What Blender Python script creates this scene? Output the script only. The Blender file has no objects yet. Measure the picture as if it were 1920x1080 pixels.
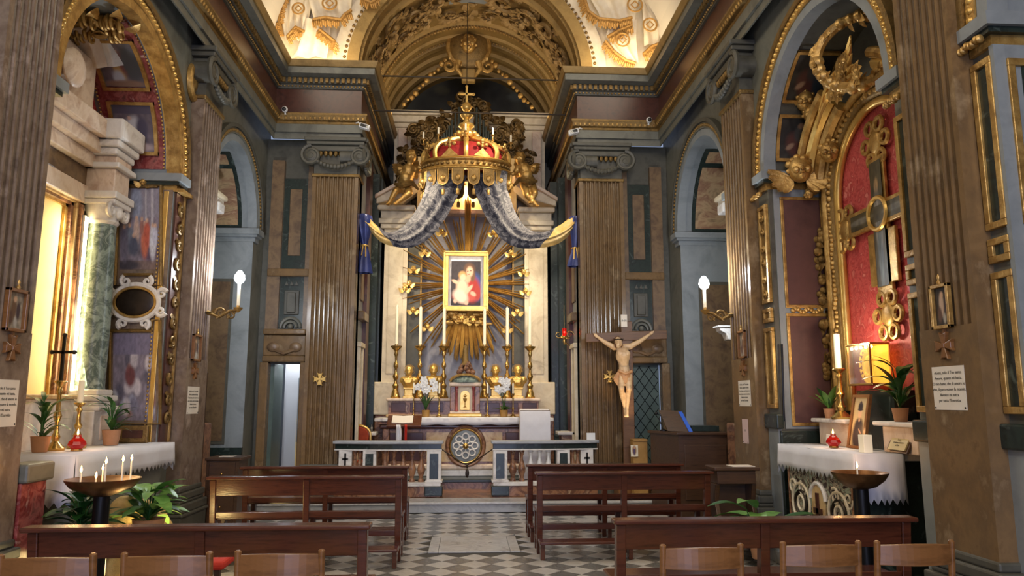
import bpy, bmesh, math, random
import numpy as np
from mathutils import Vector, Matrix
random.seed(7); PI = math.pi
S = bpy.context.scene; COL = S.collection
def lin(c):
    return tuple(((x/255)/12.92 if x/255 <= .04045 else ((x/255+.055)/1.055)**2.4) for x in c)
# ------------------------------------------------------------ camera
cam = bpy.data.objects.new('camera', bpy.data.cameras.new('camera')); COL.objects.link(cam)
cam.data.sensor_width = 36; cam.data.lens = 36*1390/1920; cam.data.clip_start = .05
cam.location = (0, 0, 1.6); cam.rotation_euler = (math.radians(90+8.672), 0, math.radians(-3.378)); S.camera = cam
# ------------------------------------------------------------ world, lights of the building and an added fill, exposure
w = bpy.data.worlds.new('world'); S.world = w; w.use_nodes = True
w.node_tree.nodes['Background'].inputs[0].default_value = (.55, .68, 1, 1); w.node_tree.nodes['Background'].inputs[1].default_value = .3
S.view_settings.view_transform = 'Standard'; S.view_settings.look = 'None'; S.view_settings.exposure = 0.7; S.view_settings.gamma = 1; S.view_settings.use_curve_mapping = False
def lamp(name, typ, loc, power, color=(1,1,1), size=.1, aim=None, size_y=None, angle=60, blend=.5):
    d = bpy.data.lights.new(name, typ); d.energy = power; d.color = color
    if typ == 'AREA':
        d.size = size
        if size_y: d.shape = 'RECTANGLE'; d.size_y = size_y
    else: d.shadow_soft_size = size
    if typ == 'SPOT': d.spot_size = math.radians(angle); d.spot_blend = blend
    o = bpy.data.objects.new(name, d); COL.objects.link(o); o.location = loc
    if aim: o.rotation_euler = (Vector(aim)-Vector(loc)).to_track_quat('-Z', 'Y').to_euler()
    return o
WARM = (1, .7, .38); WARM2 = (1, .83, .58); COOL = (.58, .64, 1); NEUT = (.95, .96, 1)
# daylight: the open entrance behind the photographer, the window above it, lunette windows of the nave vault
lamp('entrance_daylight', 'AREA', (0, -6.7, 2.4), 270, COOL, 3.4, (0, 3, 1.6), 4.2)
lamp('facade_window_daylight', 'AREA', (0, -6.7, 8.0), 260, (1,.9,.74), 3, (0, 6, 3), 3)
for s in (-1, 1):
    for y in (-1.5, 3.2, 8.2):
        lamp('lunette_daylight', 'AREA', (s*3.1, y, 8.7), 58, (1,.87,.66), 1.5, (-s*1.0, y+.3, 4.2), 1.6)
    # lamps standing on the cornice: they wash the stucco and the barrel vault
    lamp('cornice_lamp', 'AREA', (s*2.62, 11.74, 7.25), 12, (1,.8,.5), 1.3, (s*2.64, 12.2, 8.9), .2)
    lamp('vault_lamp', 'AREA', (s*1.66, 14.0, 7.27), 15, WARM2, .15, (s*.2, 13.9, 9.1), 3.0)
    # floodlights on the chancel cornice, aimed at the altar
    lamp('altar_flood', 'SPOT', (s*1.58, 11.98, 6.3), 260, WARM2, .08, (s*.1, 14.0, 2.4), angle=70, blend=.8)
    lamp('side_fill', 'SPOT', (s*1.7, 12.45, 4.1), 68, WARM2, .06, (-s*.1, 14.1, 3.3), angle=85, blend=.9)  # added pair without fixtures, below the curtains, to brighten the retable
lamp('pediment_lamp', 'POINT', (0, 14.05, 5.62), 14, WARM, .06)
lamp('crown_flood', 'SPOT', (.9, 11.9, 6.9), 120, WARM2, .08, (-.05, 13.2, 6.0), angle=50, blend=.8)
lamp('crucifix_spot', 'SPOT', (2.55, 11.0, .9), 24, WARM, .04, (2.4, 11.65, 1.9), angle=55, blend=.7)
# ------------------------------------------------------------ materials
M = {}
def _nt(name):
    m = bpy.data.materials.new(name); m.use_nodes = True; nt = m.node_tree
    return m, nt, nt.nodes['Principled BSDF']
def _coord(nt, scale=(1,1,1)):
    tc = nt.nodes.new('ShaderNodeTexCoord'); mp = nt.nodes.new('ShaderNodeMapping'); mp.inputs['Scale'].default_value = scale
    nt.links.new(tc.outputs['Object'], mp.inputs[0]); return mp.outputs[0]
def _noise(nt, vec, scale, detail=4, rough=.6, dist=0):
    n = nt.nodes.new('ShaderNodeTexNoise'); n.inputs['Scale'].default_value = scale; n.inputs['Detail'].default_value = detail
    n.inputs['Roughness'].default_value = rough; n.inputs['Distortion'].default_value = dist; nt.links.new(vec, n.inputs['Vector']); return n.outputs[0]
def _ramp(nt, fac, stops):
    r = nt.nodes.new('ShaderNodeValToRGB'); e = r.color_ramp.elements
    while len(e) < len(stops): e.new(.5)
    for k, (p, c) in zip(e, stops): k.position = p; k.color = (*c, 1)
    nt.links.new(fac, r.inputs[0]); return r.outputs[0]
def _bump(nt, b, h, strength, dist=.02):
    n = nt.nodes.new('ShaderNodeBump'); n.inputs['Strength'].default_value = strength; n.inputs['Distance'].default_value = dist
    nt.links.new(h, n.inputs['Height']); nt.links.new(n.outputs[0], b.inputs['Normal'])
def mat(name, stops, scale=3, rough=.5, metal=0, stretch=(1,1,1), detail=5, dist=0, bump=0, bscale=None, spec=.5, emit=None, alpha=None, trans=0, sheen=0):
    m, nt, b = _nt(name); M[name] = m
    b.inputs['Roughness'].default_value = rough; b.inputs['Metallic'].default_value = metal; b.inputs['Specular IOR Level'].default_value = spec
    if len(stops) == 1 or not isinstance(stops[0], (tuple, list)):
        b.inputs['Base Color'].default_value = (*lin(stops if not isinstance(stops[0], (tuple, list)) else stops[0]), 1); vec = None
    else:
        vec = _coord(nt, stretch); f = _noise(nt, vec, scale, detail, .62, dist); n = len(stops)
        st = [(.3+.4*i/(n-1), lin(c)) for i, c in enumerate(stops)]
        nt.links.new(_ramp(nt, f, st), b.inputs['Base Color'])
    if bump:
        vec = vec or _coord(nt, stretch); _bump(nt, b, _noise(nt, vec, bscale or scale*4, 4), bump)
    if emit: b.inputs['Emission Color'].default_value = (*lin(emit[0]), 1); b.inputs['Emission Strength'].default_value = emit[1]
    if trans: b.inputs['Transmission Weight'].default_value = trans
    if alpha is not None: b.inputs['Alpha'].default_value = alpha
    return m
mat('fluted_marble', [(92,70,46), (124,98,66), (108,86,60), (150,128,98)], 3.4, .24, stretch=(1,1,.75), dist=0, detail=10, bump=.05)
mat('left_lit_marble', [(96,82,72), (136,118,102), (112,94,80), (168,150,136)], 3.6, .24, stretch=(1,1,.8), dist=0, detail=10, bump=.05)  # same stone as the fluted marble, the left side's light put into its colour
mat('grey_marble', [(82,82,74), (108,108,98), (92,92,84)], 2.5, .45, dist=.8)
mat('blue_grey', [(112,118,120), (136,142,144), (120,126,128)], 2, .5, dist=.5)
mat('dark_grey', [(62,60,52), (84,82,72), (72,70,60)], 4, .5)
mat('green_marble', [(26,34,31), (40,52,47), (30,38,35), (84,96,90)], 5, .3, dist=1.5)
mat('verde_marble', [(104,122,114), (150,166,156), (76,92,86), (176,188,178)], 7, .3, dist=1)
mat('red_marble', [(54,30,24), (80,46,36), (66,37,29)], 5, .32, dist=1.5)
mat('brown_panel', [(92,72,52), (122,98,70), (104,82,60), (78,60,46)], 5, .4, dist=.5, detail=8)
mat('alabaster', [(120,98,74), (176,148,112), (138,100,78), (196,168,134)], 2.2, .35, stretch=(.8,.8,1.8), dist=1.6, detail=8)
mat('dark_red_panel', [(70,42,38), (92,58,52), (80,50,44)], 2, .55)
mat('cream_marble', [(206,190,160), (226,212,184), (188,170,140)], 2.5, .45, dist=1)
mat('pale_marble', [(206,200,194), (226,222,216), (176,168,162)], 3, .4, dist=1.4)
mat('peach_marble', [(206,178,150), (224,204,184), (180,146,120)], 2.6, .42, dist=1.6)
mat('step_marble', [(150,152,154), (176,178,180), (120,122,126)], 3, .35, dist=1.5, stretch=(.6,1,1))
mat('rust_marble', [(120,78,54), (164,120,88), (96,60,46), (190,160,130)], 4, .3, dist=1.6)
mat('yellow_marble', [(186,150,96), (214,184,134), (164,120,72)], 3.5, .3, dist=1.6)
mat('breccia', [(110,60,54), (170,96,88), (120,40,40), (190,150,140)], 6, .35, dist=1)
mat('gilt', [(140,106,54), (182,144,80), (212,176,108)], 9, .36, .6, bump=.25, bscale=40)
mat('bright_gilt', [(206,162,80), (236,200,120)], 5, .3, .65, bump=.1, bscale=30)
mat('old_gilt', [(94,74,40), (136,108,60), (116,90,48)], 8, .42, .55, bump=.4, bscale=40)
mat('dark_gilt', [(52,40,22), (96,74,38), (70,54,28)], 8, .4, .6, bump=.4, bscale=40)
mat('panel_lavender', [(128,126,134), (154,152,158), (140,138,146)], 3, .4, dist=1.2)
mat('vault_gilt', [(122,98,54), (154,126,74), (138,110,62)], 3, .5, .35, bump=.2, bscale=25)
mat('relief_gilt', [(128,102,62), (168,138,88), (146,116,70)], 6, .5, .3, bump=.3, bscale=40)
mat('ray_gilt', [(176,136,66), (206,166,92)], 4, .34, .35)
mat('brass', (200,164,96), rough=.25, metal=.95)
mat('copper_bronze', [(96,66,40), (140,100,62)], 8, .35, .8)
mat('stucco', [(222,206,176), (238,228,206)], 5, .7, bump=.15, bscale=14)
mat('fringe', [(150,110,52), (190,146,80)], 20, .55, .3, bump=.3)
mat('plaster', [(150,140,122), (170,160,140)], 3, .8)
mat('pew_wood', [(56,27,18), (86,44,29), (66,34,22)], 3, .2, stretch=(1,8,8), bump=.05)
mat('dark_wood', [(52,34,22), (76,52,34), (60,40,28)], 3, .35, stretch=(1,8,8), bump=.05)
mat('chair_wood', [(104,68,36), (130,88,50), (116,78,42)], 3, .3, stretch=(1,6,6))
mat('cross_wood', [(84,56,36), (112,78,50), (96,66,42)], 3, .5, stretch=(1,6,6), bump=.1)
mat('linen', [(212,210,214), (222,221,225)], 6, .8, bump=.05, bscale=90)
mat('paper', [(222,212,196), (232,224,210)], 4, .7)
mat('white_paint', (228,228,226), rough=.4)
mat('pink_paper', (216,190,186), rough=.7)
mat('ink', (40,36,36), rough=.8)
mat('wax', (238,230,206), rough=.5, spec=.3, emit=((255,236,190), .06))
mat('skin', [(206,170,124), (224,190,146), (190,150,106)], 8, .45)
mat('loincloth', [(176,128,84), (204,158,110)], 8, .5, bump=.3, bscale=30)
mat('hair', (62,44,30), rough=.6)
mat('velvet', [(120,16,20), (168,30,32)], 8, .75, bump=.3, bscale=20)
mat('red_cloth', [(180,40,26), (206,56,36)], 5, .75)
mat('orange_velvet', [(150,52,26), (176,70,36)], 12, .8)
mat('damask', [(158,42,46), (196,84,82), (166,52,54), (212,124,116)], 9, .6, dist=1.2, detail=2, stretch=(1,1,1))
mat('blue_satin', [(36,46,96), (60,72,132)], 6, .32, .15)
mat('gold_satin', [(206,166,88), (236,206,140)], 9, .3, .35)
mat('black_metal', (22,22,24), rough=.4, metal=.5)
mat('iron', (60,50,36), rough=.5, metal=.6)
mat('dark_bronze', [(40,32,26), (62,50,40)], 8, .4, .6)
mat('leaf', [(20,52,22), (44,92,36), (30,70,28)], 9, .4)
mat('leaf_light', [(70,120,52), (120,166,84)], 9, .4)
mat('white_petal', (240,240,238), rough=.6)
mat('terracotta', [(168,120,84), (188,140,104)], 6, .8)
mat('ochre_pot', [(150,110,50), (176,134,70)], 6, .6)
mat('red_glass', (150,12,10), rough=.08, trans=.5, emit=((255,40,16), .07))
mat('clear_glass', (240,244,240), rough=.03, trans=.95)
mat('flame', (255,190,90), emit=((255,176,90), 26))
mat('bulb', (255,255,255), emit=((236,244,255), 60))
mat('led', (255,240,200), emit=((255,230,170), 14))
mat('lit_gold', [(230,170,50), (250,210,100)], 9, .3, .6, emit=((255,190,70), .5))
mat('lit_glow', (255,220,150), emit=((255,214,130), 9))
mat('blue_folder', (20,84,190), rough=.4)
mat('black_plastic', (18,18,20), rough=.4)
mat('door_green', [(66,82,76), (84,100,92)], 4, .4)
mat('lead', (44,50,48), rough=.4, metal=.5)
mat('sacristy_white', (196,200,204), rough=.7)
mat('ceiling_white', (206,198,184), rough=.8)
mat('straw', [(206,176,110), (224,196,134)], 20, .8, bump=.4)
mat('plaque', [(196,180,130), (216,200,150)], 4, .5)
mat('tile_dark', [(92,90,86), (112,110,106), (100,98,94)], 3, .22, dist=1)
mat('tile_light', [(172,168,162), (194,190,184), (182,178,172)], 3, .22, dist=1)
mat('slab_marble', [(168,166,164), (190,188,186), (150,146,146)], 4, .25, dist=1.5)
mat('mortar', (70,68,64), rough=.7)
mat('yellow_wall_and_glow', [(226,196,130), (240,214,156)], 1.2, .7)  # wainscot's own yellow; on pediment and niche, warm lamplight put into the colour
mat('green_silk', [(24,52,40), (40,76,58)], 10, .5)
def paintmat(name, rough=.55):
    m, nt, b = _nt(name); M[name] = m; a = nt.nodes.new('ShaderNodeVertexColor'); a.layer_name = 'Col'
    nt.links.new(a.outputs[0], b.inputs['Base Color']); b.inputs['Roughness'].default_value = rough
paintmat('painted', .5)
def brocade(name, c1, c2, rough=.45, metal=.2):      # woven flower pattern of the canopy curtains
    m, nt, b = _nt(name); M[name] = m; v = _coord(nt); n = _noise(nt, v, 4.5, 2.5, .55, 2.2)
    nt.links.new(_ramp(nt, n, [(.44, lin(c1)), (.5, lin(c2)), (.58, lin(c1)), (.62, lin(c2))]), b.inputs['Base Color'])
    b.inputs['Roughness'].default_value = rough; b.inputs['Metallic'].default_value = metal
brocade('brocade', (26,28,46), (104,102,108), .6, .0)
def inlay(name):                                      # scrolling inlay of the chapel altar front
    m, nt, b = _nt(name); M[name] = m; v = _coord(nt); n = _noise(nt, v, 6, 1.5, .5, 3)
    nt.links.new(_ramp(nt, n, [(.42, lin((44,30,26))), (.47, lin((190,176,150))), (.53, lin((60,50,44))), (.58, lin((150,160,140)))]), b.inputs['Base Color'])
    b.inputs['Roughness'].default_value = .3
inlay('inlay')
# ------------------------------------------------------------ mesh builder
ORG = {}
class MB:
    def __init__(s, xf=None): s.v = []; s.f = []; s.xf = xf; s.col = None
    def add(s, vs, fs):
        n = len(s.v); s.v += [tuple(p) for p in vs]; s.f += [tuple(i+n for i in f) for f in fs]; return s
    def box(s, x0, x1, y0, y1, z0, z1):
        return s.add([(x0,y0,z0),(x1,y0,z0),(x1,y1,z0),(x0,y1,z0),(x0,y0,z1),(x1,y0,z1),(x1,y1,z1),(x0,y1,z1)],
                     [(0,3,2,1),(4,5,6,7),(0,1,5,4),(1,2,6,5),(2,3,7,6),(3,0,4,7)])
    def cbox(s, c, d): return s.box(c[0]-d[0]/2, c[0]+d[0]/2, c[1]-d[1]/2, c[1]+d[1]/2, c[2]-d[2]/2, c[2]+d[2]/2)
    def grid(s, rows, closed=False):                  # rows of equal length
        n, m = len(rows), len(rows[0]); vs = [p for r in rows for p in r]; fs = []
        for i in range(n-1):
            for j in range(m if closed else m-1):
                k = (j+1) % m; fs.append((i*m+j, i*m+k, (i+1)*m+k, (i+1)*m+j))
        return s.add(vs, fs)
    def lathe(s, prof, c=(0,0,0), n=16, a0=0, a1=2*PI, sx=1, sy=1):
        full = abs(a1-a0-2*PI) < 1e-6; k = n if full else n+1
        rows = [[(c[0]+r*sx*math.cos(a0+(a1-a0)*j/n), c[1]+r*sy*math.sin(a0+(a1-a0)*j/n), c[2]+z) for j in range(k)] for r, z in prof]
        s.grid(rows, full)
        if full:
            for r, z, i in ((*prof[0], 0), (*prof[-1], len(prof)-1)):
                if r > 1e-4:
                    b = len(s.v)-len(prof)*k+i*k; s.f.append(tuple(range(b, b+k)))
        return s
    def tube(s, pts, r, n=8, closed=False, cap=True):
        P = [Vector(p) for p in pts]; m = len(P); R = r if isinstance(r, (list, tuple)) else [r]*m; rows = []; up = None
        for i, p in enumerate(P):
            if closed: t = P[(i+1) % m]-P[i-1]
            else: t = P[min(i+1, m-1)]-P[max(i-1, 0)]
            t = t.normalized() if t.length > 1e-9 else Vector((0,0,1))
            if up is None: up = t.orthogonal().normalized()
            up = (up-t*up.dot(t)); up = up.normalized() if up.length > 1e-6 else t.orthogonal().normalized()
            b = t.cross(up); rows.append([tuple(p+(up*math.cos(2*PI*j/n)+b*math.sin(2*PI*j/n))*R[i]) for j in range(n)])
        if closed: rows.append(rows[0])
        s.grid(rows, True)
        if cap and not closed:
            b = len(s.v)-m*n; s.f.append(tuple(range(b, b+n))); s.f.append(tuple(range(b+(m-1)*n, b+m*n)))
        return s
    def ball(s, c, r, nu=10, nv=7, rot=None):
        r = r if isinstance(r, (tuple, list)) else (r, r, r); rows = []
        for i in range(nv+1):
            a = PI*i/nv; row = []
            for j in range(nu):
                b = 2*PI*j/nu; p = Vector((r[0]*math.sin(a)*math.cos(b), r[1]*math.sin(a)*math.sin(b), r[2]*math.cos(a)))
                if rot: p = rot @ p
                row.append((c[0]+p.x, c[1]+p.y, c[2]+p.z))
            rows.append(row)
        return s.grid(rows, True)
    def ring(s, c, R, r, axis='y', n=24, k=8, a0=0, a1=2*PI, sx=1, sz=1):
        full = abs(a1-a0-2*PI) < 1e-6; pts = []
        for i in range(n if full else n+1):
            a = a0+(a1-a0)*i/n; u, v = R*sx*math.cos(a), R*sz*math.sin(a)
            pts.append((c[0]+u, c[1], c[2]+v) if axis == 'y' else (c[0]+u, c[1]+v, c[2]) if axis == 'z' else (c[0], c[1]+u, c[2]+v))
        return s.tube(pts, r, k, full)
    def sweep(s, prof, path, cap=True):               # prof (offset to the left of travel, z) along a plan path with mitres
        n = len(path); rows = []
        for i, (x, y) in enumerate(path):
            d0 = Vector((x-path[i-1][0], y-path[i-1][1])).normalized() if i else None
            d1 = Vector((path[i+1][0]-x, path[i+1][1]-y)).normalized() if i < n-1 else None
            a = d0 or d1; b = d1 or d0; na = Vector((-a.y, a.x)); nb = Vector((-b.y, b.x)); m = na+nb; m = m/(m.dot(na)) if m.length > 1e-6 else na
            rows.append([(x+m.x*o, y+m.y*o, z) for o, z in prof])
        s.grid(rows); k = len(prof)
        return s
    def prism(s, poly, y0, y1, plane='xz'):           # extruded outline
        f = {'xz': lambda a, b, c: (a, c, b), 'xy': lambda a, b, c: (a, b, c), 'yz': lambda a, b, c: (c, a, b)}[plane]
        n = len(poly); vs = [f(a, b, y0) for a, b in poly]+[f(a, b, y1) for a, b in poly]
        return s.add(vs, [tuple(range(n)), tuple(range(2*n-1, n-1, -1))]+[(i, (i+1) % n, n+(i+1) % n, n+i) for i in range(n)])
    def spiral(s, c, R, turns, r, plane='xz', flip=1, a0=0, n=30, end=.15, thick=None):
        pts = []; rr = []
        for i in range(n+1):
            t = i/n; a = a0+flip*2*PI*turns*t; q = R*(1-t*(1-end)); u, v = q*math.cos(a), q*math.sin(a)
            pts.append((c[0]+u, c[1], c[2]+v) if plane == 'xz' else (c[0], c[1]+u, c[2]+v)); rr.append(r*(1-.55*t))
        s.tube(pts, rr, 6); return s
    def leaf(s, base, d, up, L, W, curl=.5, n=5):
        base, d, up = Vector(base), Vector(d).normalized(), Vector(up); side = d.cross(up)
        side = side.normalized() if side.length > 1e-6 else Vector((1,0,0)); nn = side.cross(d).normalized(); rows = []
        for i in range(n+1):
            t = i/n; w = W*math.sin(PI*min(.98, t*.92+.06))**.8; p = base+d*(L*t*(1-.25*abs(curl)*t))-nn*(L*curl*t*t)
            rows.append([tuple(p-side*w*.5+nn*w*.12), tuple(p), tuple(p+side*w*.5+nn*w*.12)])
        return s.grid(rows)
    def build(s, name, m, parent=None, smooth=False, loc=None, bevel=0, org=None, sharp=40):
        o0 = Vector(ORG[parent.name]) if parent else Vector(loc or (0,0,0))
        pts = [s.xf(p) for p in s.v] if s.xf else s.v
        me = bpy.data.meshes.new(name); me.from_pydata([(p[0]-o0.x, p[1]-o0.y, p[2]-o0.z) for p in pts], [], s.f); me.update()
        bm = bmesh.new(); bm.from_mesh(me); bmesh.ops.recalc_face_normals(bm, faces=bm.faces); bm.to_mesh(me); bm.free()
        if smooth:
            for p in me.polygons: p.use_smooth = True
            try: me.set_sharp_from_angle(angle=math.radians(sharp))
            except Exception: pass
        me.materials.append(M[m] if isinstance(m, str) else m)
        o = bpy.data.objects.new(name, me); COL.objects.link(o)
        if parent: o.parent = parent; ORG[o.name] = ORG[parent.name]
        else: o.location = o0; ORG[o.name] = tuple(o0)
        if bevel:
            b = o.modifiers.new('bevel', 'BEVEL'); b.width = bevel; b.segments = 2; b.limit_method = 'ANGLE'; b.angle_limit = math.radians(50)
        return o
def tag(o, label, cat, group=None):
    o['label'] = label; o['category'] = cat
    if group: o['group'] = group
    return o
def struct(o): o['kind'] = 'structure'; return o
def stuff(o): o['kind'] = 'stuff'; return o
def thing(name, label, cat, loc=(0,0,0), group=None):
    o = bpy.data.objects.new(name, None); COL.objects.link(o); o.location = loc; o.empty_display_size = .1; ORG[o.name] = tuple(loc)
    return tag(o, label, cat, group)
def sroot(name, loc=(0,0,0)):
    o = bpy.data.objects.new(name, None); COL.objects.link(o); o.location = loc; o.empty_display_size = .1; ORG[o.name] = tuple(loc); o['kind'] = 'structure'; return o
def kids(o): return [c for c in bpy.data.objects if c.parent == o]
def dup(root, loc, rz=None, label=None, group=None, scale=None):
    ks = {}
    for c in bpy.data.objects:
        if c.parent: ks.setdefault(c.parent.name, []).append(c)
    def cp(o, par):
        c = o.copy(); COL.objects.link(c); c.parent = par
        for k in ks.get(o.name, []): cp(k, c)
        return c
    r = cp(root, None); r.location = loc
    if rz is not None: r.rotation_euler = (0, 0, rz)
    if scale: r.scale = scale if isinstance(scale, tuple) else (scale,)*3
    if label: r['label'] = label
    if group: r['group'] = group
    ORG[r.name] = tuple(loc); return r
def fuse(mb, name, m, parent=None, voxel=.01, smooth=6, loc=None):   # one continuous body out of overlapping limbs
    o = mb.build(name, m, parent, loc=loc)
    r = o.modifiers.new('r', 'REMESH'); r.mode = 'VOXEL'; r.voxel_size = voxel; r.use_smooth_shade = True
    k = o.modifiers.new('s', 'SMOOTH'); k.factor = .5; k.iterations = smooth
    dg = bpy.context.evaluated_depsgraph_get(); me = bpy.data.meshes.new_from_object(o.evaluated_get(dg)); o.modifiers.clear()
    old = o.data; o.data = me; me.name = name; bpy.data.meshes.remove(old)
    if not me.materials: me.materials.append(M[m])
    for p in me.polygons: p.use_smooth = True
    return o
def limb(mb, a, b, r0, r1, n=10):
    a, b = Vector(a), Vector(b); mb.tube([a, a.lerp(b, .5), b], [r0, (r0+r1)/2, r1], n); mb.ball(a, r0, 10, 6); mb.ball(b, r1, 10, 6)
def side(s, u0=0, X=3.27):                            # local (along the wall away from the camera, depth into the wall, z)
    return lambda p: (s*(X+p[1]), u0+p[0], p[2])
def words(parent, text, size, org, rot, m='ink', name='lettering', align='CENTER', space=1.0):
    cu = bpy.data.curves.new(name, 'FONT'); cu.body = text; cu.size = size; cu.align_x = align; cu.align_y = 'CENTER'; cu.extrude = .0004; cu.space_line = space; cu.resolution_u = 2
    t = bpy.data.objects.new(name, cu); COL.objects.link(t); dg = bpy.context.evaluated_depsgraph_get()
    me = bpy.data.meshes.new_from_object(t.evaluated_get(dg)); bpy.data.objects.remove(t); bpy.data.curves.remove(cu)
    me.materials.clear(); me.materials.append(M[m]); o = bpy.data.objects.new(name, me); COL.objects.link(o); o.parent = parent
    p = Vector(org)-Vector(ORG[parent.name]); o.location = p; o.rotation_euler = rot; ORG[o.name] = tuple(org); return o
# flat pictures: a small grid of painted points
def canvas(nu, nv, bg):
    v, u = np.mgrid[0:1:nv*1j, 0:1:nu*1j]; c = np.zeros((nv, nu, 3)); c[:] = lin(bg); return u, v, c
def ell(C, cu, cv, ru, rv, col, rot=0, soft=.25):
    u, v, c = C; x, y = u-cu, v-cv; ca, sa = math.cos(rot), math.sin(rot); d = np.sqrt(((x*ca+y*sa)/ru)**2+((-x*sa+y*ca)/rv)**2)
    a = np.clip((1+soft-d)/(2*soft), 0, 1)[..., None]; c[:] = c*(1-a)+np.array(lin(col))*a
def rect(C, u0, u1, v0, v1, col, a=1):
    u, v, c = C; k = ((u >= u0) & (u <= u1) & (v >= v0) & (v <= v1))[..., None]*a; c[:] = c*(1-k)+np.array(lin(col))*k
def speckle(C, amt, seed=1, k=3):
    u, v, c = C; r = np.random.RandomState(seed); n = r.rand(*u.shape)
    for _ in range(k): n = (n+np.roll(n, 1, 0)+np.roll(n, 1, 1)+np.roll(n, -1, 0))/4
    n = (n-n.mean())/(n.std()+1e-6); c[:] = np.clip(c*(1+amt*n[..., None]), 0, 1)
def picture(name, C, pos, parent=None, m='painted', loc=None):      # pos(u, v) -> world point
    u, v, c = C; nv, nu = u.shape; mb = MB()
    mb.grid([[tuple(pos(u[i, j], v[i, j])) for j in range(nu)] for i in range(nv)])
    o = mb.build(name, m, parent, loc=loc); ca = o.data.color_attributes.new('Col', 'FLOAT_COLOR', 'POINT')
    ca.data.foreach_set('color', np.concatenate([c, np.ones((nv, nu, 1))], 2).astype(np.float32).ravel()); return o
def cherub(parent, c, k, m='gilt', wing=1, f=(0,-1,0), name='cherub_head', wingname='wing'):   # winged child's head, facing f
    f = Vector(f).normalized(); r = f.cross(Vector((0,0,1))).normalized(); r = -r; c = Vector(c)
    q = lambda x, y, z: tuple(c+r*x*k-f*y*k+Vector((0,0,z*k)))
    mb = MB(); mb.ball(c, (k*.5, k*.5, k*.6), 12, 9)
    for sx in (-1, 1):
        mb.ball(q(sx*.24, -.4, -.12), k*.17, 8, 6); mb.ball(q(sx*.48, 0, -.05), k*.12, 6, 5)
    mb.ball(q(0, -.55, -.08), k*.1, 6, 5); mb.ball(q(0, -.42, -.42), k*.15, 6, 5); mb.ball(q(0, -.5, -.24), (k*.13, k*.08, k*.05), 6, 5)
    for i in range(14):
        a = random.uniform(0, 2*PI); e = random.uniform(.25, 1.2); mb.ball(q(.46*math.cos(a)*math.cos(e), .46*math.sin(a)*math.cos(e)+.08, .5*math.sin(e)+.1), k*random.uniform(.13, .2), 7, 5)
    o = mb.build(name, m, parent, True)
    if wing:
        for sx in (-1, 1):
            wb = MB()
            for i in range(5):
                wb.leaf(q(sx*.3, .1, -.45), r*sx*(1.1-.12*i)+Vector((0,0,.5-.32*i)), -f, k*(1.25-.12*i), k*.42, .15)
                wb.leaf(q(sx*.3, .16, -.45), r*sx*(1.1-.12*i)+Vector((0,0,.42-.32*i)), f, k*(1.25-.12*i), k*.42, -.15)
            wb.build(wingname, m, o, True)
    return o
# ------------------------------------------------------------ geometry of the church
XW, YF, ZS = 3.27, 12.05, 7.2          # pilaster faces of the side walls, of the end wall, top of the cornice
AX = -.05                              # axis of the high altar
_y, _p = math.radians(3.378), math.radians(8.672)
_f = Vector((math.sin(_y)*math.cos(_p), math.cos(_y)*math.cos(_p), math.sin(_p))); _r = Vector((math.cos(_y), -math.sin(_y), 0)); _u = _r.cross(_f)
def PX(x, y, Y):                       # a direction of the photograph carried to the plane at depth Y
    d = _f+_r*((x-960)/1390)+_u*((540-y)/1390); return Vector((0,0,1.6))+d*(Y/d.y)
def PW(x, y, X):                       # ... to a side wall
    d = _f+_r*((x-960)/1390)+_u*((540-y)/1390); return Vector((0,0,1.6))+d*(X/d.x)
# floor -------------------------------------------------------
fl = sroot('floor')
MB().box(-5, 5, -7, 11.3, -.2, -.012).build('bed', 'mortar', fl)
D = .33; spots = []
for j in range(-12, 68):
    for i in range(-21, 22):
        if (i+j) % 2 == 0:
            x, y = i*D/2+.085, j*D/2+.1
            if abs(x) < 3.25 and y < 11.1 and not (-.55 < x < .72 and 8.18 < y < 9.32): spots.append((x, y, j % 2))
vis = lambda x, y: (y > 5.7 and -1.0 < x < 1.25) or (y > 6.6 and -2.8 < x < 2.9)
spots.sort(key=lambda q: (not vis(q[0], q[1]), abs(q[0]-.1)+abs(q[1]-8.4)*.25))
tm = {}
for k, nm in ((0, 'tile_light'), (1, 'tile_dark')):
    h = D/2-.003; b = MB(); b.prism([(-h,0),(0,-h),(h,0),(0,h)], -.012, 0, 'xy'); o = b.build('tile', nm, fl); o.location = (9, 9, -5); tm[k] = o
rest = {0: MB(), 1: MB()}; first = {0: True, 1: True}
for n, (x, y, k) in enumerate(spots):
    if n < 300:
        if first[k]: o = tm[k]; first[k] = False
        else: o = tm[k].copy(); COL.objects.link(o)
        o.location = (x, y, random.uniform(-.0008, .0008))
    else:
        h = D/2-.003; rest[k].prism([(x-h,y),(x,y-h),(x+h,y),(x,y+h)], -.012, 0, 'xy')
stuff(rest[0].build('light_tiles', 'tile_light', fl)); stuff(rest[1].build('dark_tiles', 'tile_dark', fl))
sl = MB().box(-.30, .47, 8.3, 9.21, -.01, .006).build('grave_slab', 'slab_marble', fl, bevel=.003)
for x0, x1 in ((-.41, -.303), (.473, .58)): MB().box(x0, x1, 8.3, 9.21, -.01, .006).build('slab_border', 'slab_marble', fl, bevel=.003)
for x in (-.12, .27): MB().lathe([(.0,.0062),(.022,.0066),(.022,.0062)], (x, 8.78, 0), 12, sy=.6).build('slab_ring', 'iron', fl)
for x0, x1 in ((-2.3, -1.35), (1.45, 2.3)): MB().box(x0, x1, 9.55, 10.5, -.01, .006).build('grave_slab', 'slab_marble', fl, bevel=.003)
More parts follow.
